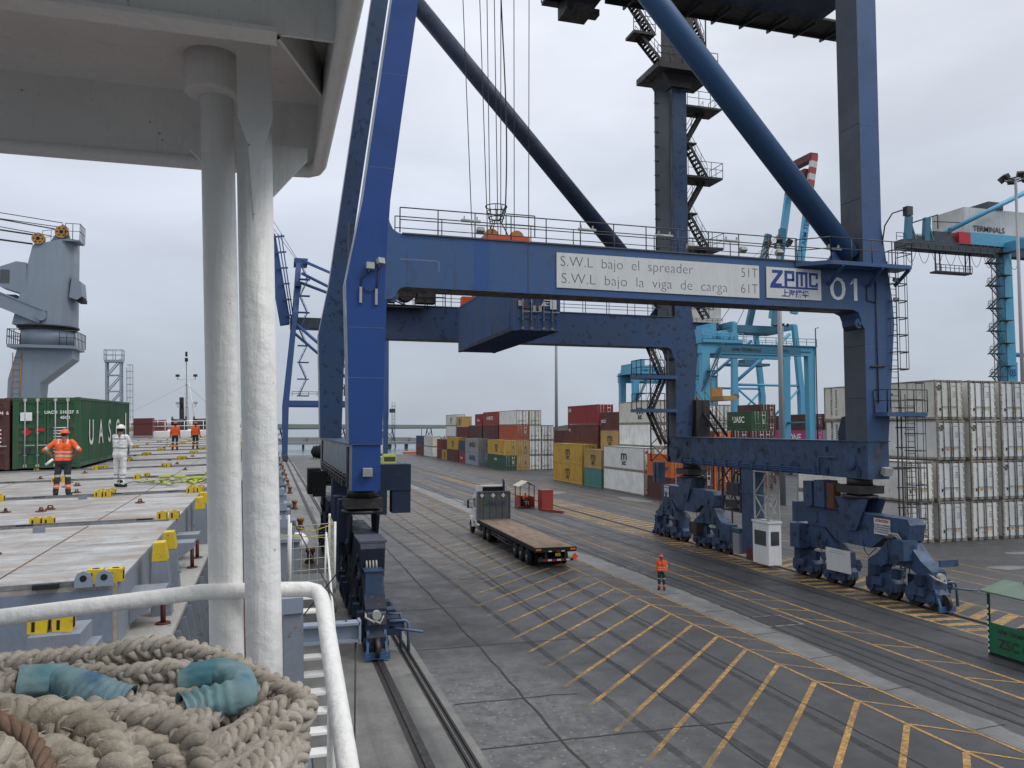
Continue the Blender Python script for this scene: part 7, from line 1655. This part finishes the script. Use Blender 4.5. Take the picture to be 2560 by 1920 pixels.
# accommodation ladder with platform and rails
al = thing('accommodation_ladder', (.6, 9, 2), 'white accommodation ladder hanging along the ship side below the rail', 'ladder')
A, B = Vector((.5, 3.2, 1.0)), Vector((.5, 12.6, 5.75))
m = MB()
for x in (.41, .76): m.beam((x, A.y, A.z), (x, B.y, B.z), .04, .16)
m.build('stringer', M['ship_white'], al)
tm = MB().box((-.17, -.11, -.015), (.17, .11, .015)).mesh('tread', mats=[M['ship_white']])
for i in range(33): p = A.lerp(B, (i + .5) / 33); inst('tread', tm, (.585, p.y, p.z), al)
m = MB(); m.tube([(.80, 3.2, 1.8), (.84, 12.6, 6.6)], .016, 6)
for i in range(7): t = i / 6; y = 3.2 + 9.4 * t; m.tube([(.79 + .04 * t, y, 1.0 + 4.75 * t), (.80 + .04 * t, y, 1.8 + 4.8 * t)], .016, 5)
m.build('handrail', M['ship_white'], al)
m = MB(); m.box((.3, 12.6, 5.68), (1.0, 14.0, 5.75)); m.build('platform', M['walk'], al)
m = MB()
for x, y in ((.32, 12.7), (.98, 12.7), (.98, 13.9), (.32, 13.9)): m = MB(); m.tube([(x, y, 5.7), (x, y, 6.75)], .02, 6); m.build('stanchion', M['ship_white'], al)
m = MB()
for i in range(6):
    z = 5.85 + i * .17; m.tube([(.98, 12.7, z), (.98, 13.9, z)], .006, 4); m.tube([(.32, 12.7, z), (.98, 12.7, z + .03)], .006, 4)
    m.tube([(.98, 12.7 + i * .22, 5.75), (.98, 12.7 + i * .22, 6.7)], .006, 4); m.tube([(.36 + i * .12, 12.7, 5.75), (.36 + i * .12, 12.7, 6.7)], .006, 4)
m.build('net', paint('net cord', (.4, .38, .3), .9), al)
m = MB(); m.tube([(.32, 12.7, 6.7), (.65, 12.7, 6.62), (.98, 12.7, 6.72), (.98, 13.3, 6.62), (.98, 13.9, 6.72)], .007, 5); m.tube([(.0, 13.4, 6.55), (.32, 13.9, 6.4), (.98, 13.9, 6.35)], .007, 5); m.build('hazard_rope', M['yellow'], al)
for i in range(3): m = MB(); m.cyl((.5, 11.2 + i * .1, 5.45), (.84, 11.2 + i * .1, 5.47), .03, 8); m.build('roller', M['yellow'], al)
# davit beam with wire
dv = thing('ladder_davit', (.7, 10.8, 5.2), 'grey I beam davit with a hanging wire outboard of the rail', 'davit')
m = MB(); m.box((.2, 10.75, 5.62), (1.16, 10.95, 5.65)); m.box((.2, 10.75, 5.40), (1.16, 10.95, 5.43)); m.box((.2, 10.84, 5.43), (1.16, 10.86, 5.62)); m.box((1.15, 10.75, 5.38), (1.18, 10.95, 5.67)); m.build('beam', M['crane_grey'], dv)
m = MB(); m.tube([(1.12, 10.85, 5.4), (1.12, 10.85, .3)], .012, 5); m.tube([(.35, 10.85, 5.65), (.8, 9.4, 6.6)], .01, 4); m.tube([(1.0, 10.85, 5.65), (.35, 12.5, 6.8)], .012, 4); m.build('wire', M['wire'], dv)
m = MB(); m.box((.22, 10.6, 4.4), (.34, 11.0, 5.4)); m.build('bracket', M['crane_grey'], dv)

# ---------------------------------------------------------------- near white structure around the camera
m = MB(); m.tube([(-.190, 2.65, 9.36), (-.177, 2.65, 9.2), (-.148, 2.65, 8.4), (-.115, 2.65, 7.45), (-.09, 2.65, 6.6)], .0505, 40); m.build('deck_post', M['near_white'], ship)
m = MB(); m.tube([(-.061, 2.45, 9.1), (-.03, 2.45, 8.2), (0.0, 2.45, 7.37), (.025, 2.45, 6.6)], .0505, 40); m.build('deck_post', M['near_white'], ship)
m = MB(); m.tube([(-.192, 2.63, 9.24), (-.192, 2.63, 9.25), (-.194, 2.63, 9.365)], [.070, .083, .083], 40); m.build('post_cap', M['near_white'], ship)
m = MB(); m.prism([(-.115, 9.36), (-.018, 9.36), (-.008, 9.10), (-.03, 9.02), (-.055, 8.8), (-.075, 9.02), (-.105, 9.10)], 2.398, 2.412, 'y'); m.box((-.12, 2.38, 9.345), (-.012, 2.43, 9.36)); m.build('post_bracket', M['near_white'], ship)
m = MB(); m.prism([(-.03, 9.10), (.10, 9.10), (.10, 9.06), (-.03, 8.90)], 2.62, 2.632, 'y'); m.prism([(-.26, 9.085), (-.2, 9.085), (-.2, 9.03)], 2.70, 2.712, 'y'); m.prism([(-.12, 9.1), (-.05, 9.1), (-.05, 8.86)], 2.55, 2.56, 'y'); m.build('gusset', M['near_white'], ship)
oh = MB(); oh.box((-3.2, -1.5, 9.365), (.165, 2.93, 9.385)); deck = oh.build('overhead_deck', M['near_white'], ship)
m = MB(); m.box((-3.2, 2.92, 9.12), (.158, 2.934, 9.365)); m.build('fascia', M['near_white'], deck)
m = MB(); m.box((.143, -1.5, 9.14), (.158, 2.92, 9.365)); m.build('fascia', M['near_white'], deck)
m = MB(); m.tube([(-3.2, 2.925, 9.105), (.0, 2.925, 9.118), (.118, 2.925, 9.123), (.143, 2.905, 9.125), (.153, 2.86, 9.128), (.160, 1.2, 9.135), (.165, -1.5, 9.15)], .024, 14); m.build('edge_bar', M['near_white'], deck)
m = MB(); m.box((-3.2, 2.0, 9.17), (.0, 2.075, 9.182)); m.box((-3.2, 2.032, 9.182), (.143, 2.044, 9.365)); m.build('deck_beam', M['near_white'], deck)
m = MB(); m.add([(0, 2.04, 9.17), (.142, 2.62, 9.27), (.142, 2.62, 9.365), (0, 2.04, 9.365), (.008, 2.035, 9.17), (.150, 2.615, 9.27), (.150, 2.615, 9.365), (.008, 2.035, 9.365)], [(0, 1, 2, 3), (7, 6, 5, 4), (0, 4, 5, 1)]); m.build('knee', M['near_white'], deck)
rl = MB(); rl.tube([(-1.8, 2.6, 7.585), (-.72, 2.6, 7.667), (-.19, 2.6, 7.707), (.06, 2.6, 7.70), (.12, 2.6, 7.697), (.146, 2.59, 7.69), (.156, 2.56, 7.682), (.16, 2.50, 7.672), (.165, 1.75, 7.50), (.17, .5, 7.22)], .0235, 20); rr = rl.build('guard_rail', M['near_white'], ship)
m = MB(); m.tube([(.163, 2.0, 7.55), (.163, 2.0, 6.55)], .022, 14); m.tube([(-.3, 2.1, 7.2), (.163, 2.1, 7.22)], .019, 12); m.tube([(-1.6, 2.6, 7.2), (-.13, 2.6, 7.28)], .018, 12); m.build('stanchion', M['near_white'], rr)
m = MB(); m.box((-3.2, -2, 6.55), (.2, 2.75, 6.6)); m.build('upper_deck', M['upper_deck'], ship)

# ---------------------------------------------------------------- mooring rope coil
RP = {
'back': [(-0.622, 1.783, 7.727), (-0.568, 1.82, 7.726), (-0.51, 1.855, 7.725), (-0.424, 1.849, 7.73), (-0.328, 1.83, 7.736), (-0.263, 1.81, 7.747), (-0.208, 1.793, 7.754), (-0.16, 1.769, 7.749), (-0.11, 1.733, 7.741), (-0.062, 1.698, 7.731), (-0.022, 1.655, 7.718), (0.016, 1.613, 7.707), (0.05, 1.582, 7.699), (0.068, 1.536, 7.693), (0.06, 1.496, 7.69), (0.043, 1.481, 7.689), (0.022, 1.445, 7.686), (-0.004, 1.412, 7.674), (-0.035, 1.38, 7.669), (-0.072, 1.35, 7.661), (-0.11, 1.32, 7.648)],
'back_low': [(-0.629, 1.809, 7.695), (-0.542, 1.824, 7.697), (-0.464, 1.842, 7.696), (-0.377, 1.837, 7.698), (-0.287, 1.83, 7.706), (-0.209, 1.806, 7.714), (-0.145, 1.776, 7.715), (-0.093, 1.729, 7.712), (-0.042, 1.684, 7.696), (0.0, 1.64, 7.68), (0.033, 1.589, 7.671), (0.05, 1.543, 7.656), (0.053, 1.48, 7.642), (0.042, 1.422, 7.627), (0.018, 1.367, 7.611)],
'inner': [(-0.411, 1.636, 7.724), (-0.367, 1.664, 7.736), (-0.324, 1.693, 7.738), (-0.263, 1.675, 7.735), (-0.213, 1.659, 7.742), (-0.162, 1.644, 7.747), (-0.139, 1.638, 7.727), (-0.108, 1.628, 7.735), (-0.08, 1.62, 7.738), (-0.05, 1.59, 7.731), (-0.046, 1.547, 7.726), (-0.069, 1.533, 7.72), (-0.109, 1.525, 7.713), (-0.134, 1.512, 7.711), (-0.158, 1.488, 7.707)],
'left': [(-0.488, 1.533, 7.745), (-0.465, 1.589, 7.743), (-0.446, 1.625, 7.744), (-0.411, 1.635, 7.748), (-0.36, 1.641, 7.744), (-0.299, 1.602, 7.734), (-0.26, 1.57, 7.724), (-0.232, 1.562, 7.717), (-0.192, 1.508, 7.71), (-0.151, 1.434, 7.693)],
'mid': [(-0.288, 1.632, 7.698), (-0.239, 1.648, 7.703), (-0.205, 1.659, 7.706), (-0.166, 1.627, 7.703), (-0.136, 1.597, 7.702), (-0.101, 1.586, 7.707)],
'mid2': [(-0.248, 1.589, 7.689), (-0.211, 1.609, 7.696), (-0.17, 1.597, 7.693), (-0.132, 1.554, 7.689)],
't3': [(-0.147, 1.39, 7.709), (-0.123, 1.457, 7.705), (-0.1, 1.502, 7.696), (-0.069, 1.556, 7.69), (-0.042, 1.59, 7.686), (-0.014, 1.602, 7.696), (0.008, 1.616, 7.7), (0.025, 1.59, 7.697)],
't4': [(-0.11, 1.317, 7.693), (-0.085, 1.362, 7.691), (-0.068, 1.41, 7.685), (-0.038, 1.464, 7.679), (-0.012, 1.519, 7.68), (0.018, 1.551, 7.683), (0.045, 1.564, 7.684), (0.059, 1.539, 7.674)],
't7': [(-0.067, 1.253, 7.671), (-0.041, 1.298, 7.675), (-0.018, 1.354, 7.67), (0.002, 1.389, 7.67), (0.024, 1.446, 7.67), (0.044, 1.503, 7.664)],
't8': [(-0.034, 1.276, 7.652), (-0.007, 1.33, 7.655), (0.017, 1.386, 7.651), (0.034, 1.444, 7.646), (0.049, 1.502, 7.646)],
'f1': [(-0.284, 0.854, 7.923), (-0.263, 0.89, 7.917), (-0.247, 0.928, 7.907), (-0.221, 0.941, 7.901), (-0.19, 0.932, 7.895), (-0.16, 0.903, 7.888), (-0.137, 0.865, 7.881), (-0.121, 0.808, 7.876)],
'f2': [(-0.26, 1.145, 7.835), (-0.232, 1.137, 7.838), (-0.201, 1.127, 7.838), (-0.171, 1.118, 7.838), (-0.13, 1.096, 7.835), (-0.099, 1.066, 7.831), (-0.071, 1.026, 7.825), (-0.059, 0.981, 7.815), (-0.059, 0.929, 7.805)],
'f3': [(-0.272, 0.789, 7.916), (-0.249, 0.824, 7.908), (-0.228, 0.86, 7.896), (-0.201, 0.874, 7.885), (-0.169, 0.854, 7.876), (-0.145, 0.816, 7.865)],
'f4': [(-0.217, 1.027, 7.836), (-0.186, 1.04, 7.827), (-0.156, 1.062, 7.82), (-0.124, 1.053, 7.813), (-0.098, 1.014, 7.805), (-0.085, 0.969, 7.791)],
'f5': [(-0.382, 1.16, 7.857), (-0.344, 1.191, 7.84), (-0.312, 1.246, 7.811), (-0.281, 1.28, 7.791), (-0.227, 1.264, 7.774)],
}
def catmull(P, step):
    P = [Vector(p) for p in P]; P = [P[0] * 2 - P[1]] + P + [P[-1] * 2 - P[-2]]; out = []
    for i in range(1, len(P) - 2):
        a, b, c, d = P[i - 1:i + 3]; n = max(2, int((c - b).length / step))
        for k in range(n):
            t = k / n; out.append(.5 * ((2 * b) + (c - a) * t + (2 * a - 5 * b + 4 * c - d) * t * t + (3 * b - a - 3 * c + d) * t ** 3))
    out.append(P[-2]); return out
def frames(pts):
    F = []; prev = None
    for i, p in enumerate(pts):
        d = (pts[min(i + 1, len(pts) - 1)] - pts[max(i - 1, 0)]).normalized()
        x = d.cross(Vector((0, 0, 1))).normalized() if prev is None else (prev - d * prev.dot(d)).normalized()
        prev = x; F.append((p, x, d.cross(x), d))
    return F
class RopeB:
    def __init__(s): s.v = []; s.f = []; s.uv = []
    def strand(s, pts, r, n=9):
        o = len(s.v); fr = frames(pts); L = 0
        for i, (p, x, y, d) in enumerate(fr):
            if i: L += (p - fr[i - 1][0]).length
            r_ = r * (1 + .14 * noise.noise(p * 38)) * (1 if 1 < i < len(fr) - 2 else .35)
            for k in range(n): a = 2 * math.pi * k / n; s.v.append(p + (x * math.cos(a) + y * math.sin(a)) * r_ * (1 + .05 * noise.noise(p * 90 + Vector((k, 0, 0))))); s.uv.append((L, a / (2 * math.pi) * .11))
        for i in range(len(fr) - 1):
            for k in range(n): s.f.append((o + i * n + k, o + i * n + (k + 1) % n, o + (i + 1) * n + (k + 1) % n, o + (i + 1) * n + k))
    def braid(s, path, rad, pitch, phase=0.0):
        pts = catmull(path, .0035); fr = frames(pts); Ls = [0]
        for a, b in zip(pts, pts[1:]): Ls.append(Ls[-1] + (b - a).length)
        R0 = rad * .60; A = rad * .19; rs = rad * .35
        for sg in (1, -1):
            for k in range(2):
                for off in (-.108, .108):
                    sp = []
                    for (p, x, y, d), l in zip(fr, Ls):
                        th = sg * 2 * math.pi * ((l + phase) / pitch + off) + math.pi * k + (0 if sg > 0 else math.pi / 4 * 0)
                        rr = R0 + sg * A * math.cos(2 * th); sp.append(p + x * math.cos(th + math.pi / 4) * rr + y * math.sin(th + math.pi / 4) * rr)
                    s.strand(sp, rs)
    def laid(s, path, rad, pitch):
        pts = catmull(path, .004); fr = frames(pts); Ls = [0]
        for a, b in zip(pts, pts[1:]): Ls.append(Ls[-1] + (b - a).length)
        for k in range(3):
            s.strand([p + x * math.cos(2 * math.pi * (l / pitch + k / 3)) * rad * .52 + y * math.sin(2 * math.pi * (l / pitch + k / 3)) * rad * .52 for (p, x, y, d), l in zip(fr, Ls)], rad * .52, 8)
    def build(s, name, mat, parent):
        me = bpy.data.meshes.new(name); o = ORI[parent]; me.from_pydata([tuple(p - o) for p in s.v], [], s.f)
        me.polygons.foreach_set('use_smooth', [True] * len(s.f)); uv = me.uv_layers.new(name='UVMap')
        li = [0] * len(me.loops); me.loops.foreach_get('vertex_index', li); fl = []
        for i in li: fl += s.uv[i]
        uv.data.foreach_set('uv', fl); me.materials.append(mat); me.update()
        ob = bpy.data.objects.new(name, me); col.objects.link(ob); ob.parent = parent; ORI[ob] = o; return ob
M['rope_fray'] = flat('frayed fibre', (.5, .45, .37), .95)
rope = thing('mooring_rope', (-.3, 1.4, 7.5), 'thick beige plaited mooring rope coiled in the foreground with teal canvas sleeves', 'rope')
for nm, path in RP.items():
    rb = RopeB(); rb.braid(path, .0235 if nm not in ('inner', 'left') else .021, .108, random.uniform(0, .1)); rb.build('rope_turn', M['rope_near'] if nm in ('f1', 'f3', 'f4', 'f5') else M['rope'], rope)
tc_ = thing('heaving_line', (-.17, .68, 7.95), 'thin twisted reddish cord lying over the mooring rope at the lower left', 'cord')
rb = RopeB(); rb.laid([(-0.23, 0.712, 7.985), (-0.208, 0.702, 7.985), (-0.188, 0.696, 7.980), (-0.173, 0.692, 7.972), (-0.159, 0.678, 7.962), (-0.149, 0.66, 7.952), (-0.143, 0.643, 7.938), (-.14, .60, 7.92)], .0068, .03); rb.build('cord', M['rope_thin'], tc_)
def sleeve(path, r, folds):
    pts = catmull(path, .004); fr = frames(pts); m = MB(); n = 40; vs = []; N = len(fr)
    for i, (p, x, y, d) in enumerate(fr):
        t = i / (N - 1); g = max(0, (t - folds) / (1 - folds))
        for k in range(n):
            a = 2 * math.pi * k / n
            q = r * (1 + .05 * math.sin(3 * a + 2 * t * 5)) + (.0007 + .0030 * g) * math.sin((30 + 34 * g) * t + 1.3 * math.sin(a + 1) + 2.6 * noise.noise(Vector((math.cos(a) * 1.6, math.sin(a) * 1.6, t * 5 + r * 40)))) * (.4 + g) + .0016 * noise.noise(Vector((math.cos(a) * 5, math.sin(a) * 5, t * 22)))
            q += .0025 * noise.noise(Vector((math.cos(a) * 2.2, math.sin(a) * 2.2, t * 6 + r * 90)))
            vs.append(p + (x * math.cos(a) * 1.08 + y * math.sin(a) * .97) * q)
    m.add(vs, [(i * n + k, i * n + (k + 1) % n, (i + 1) * n + (k + 1) % n, (i + 1) * n + k) for i in range(N - 1) for k in range(n)], True)
    m.build('canvas_sleeve', M['teal_cloth'], rope)
sleeve([(-0.417, 1.637, 7.747), (-0.387, 1.638, 7.747), (-0.36, 1.641, 7.744), (-0.325, 1.62, 7.74), (-0.299, 1.602, 7.734), (-0.26, 1.57, 7.724), (-0.23, 1.561, 7.716)], .0295, .42)
sleeve([(-0.146, 1.64, 7.726), (-0.108, 1.628, 7.735), (-0.08, 1.62, 7.738), (-0.052, 1.591, 7.732), (-0.046, 1.547, 7.726), (-0.069, 1.533, 7.72), (-0.109, 1.525, 7.713), (-0.138, 1.513, 7.709)], .0285, .38)
# loose frayed fibres standing off the rope
fb = MB(); rf = random.Random(11)
src = [p for nm in RP for p in catmull(RP[nm], .01)]
for i in range(2600):
    p = rf.choice(src); d = Vector((rf.gauss(0, 1), rf.gauss(0, 1), abs(rf.gauss(0, 1)))).normalized(); a = p + d * rf.uniform(.019, .024); t_ = Vector((rf.gauss(0, 1), rf.gauss(0, 1), rf.gauss(0, 1))).normalized()
    b = a + (t_ + d * .6).normalized() * rf.uniform(.004, .012); c = b + (t_ + d * .2 + Vector((rf.gauss(0, .5), rf.gauss(0, .5), -.3))).normalized() * rf.uniform(.003, .008); w_ = t_.cross(d) * .00035
    fb.add([a - w_, a + w_, b + w_, b - w_, c], [(0, 1, 2, 3), (3, 2, 4)])
fo = fb.build('frayed_fibres', M['rope_fray'], rope); fo['kind'] = 'stuff'
m = MB(); m.prism([(-.75, 1.0), (-.75, 1.75), (-.35, 1.8), (-.1, 1.66), (-.01, 1.5), (0, 1.4), (-.08, 1.15), (-.2, .6), (-.5, .6)], 6.6, 7.64, 'z'); m.build('rope_bin', M['steel_dark'], label='dark storage drum under the coiled mooring rope', cat='drum')
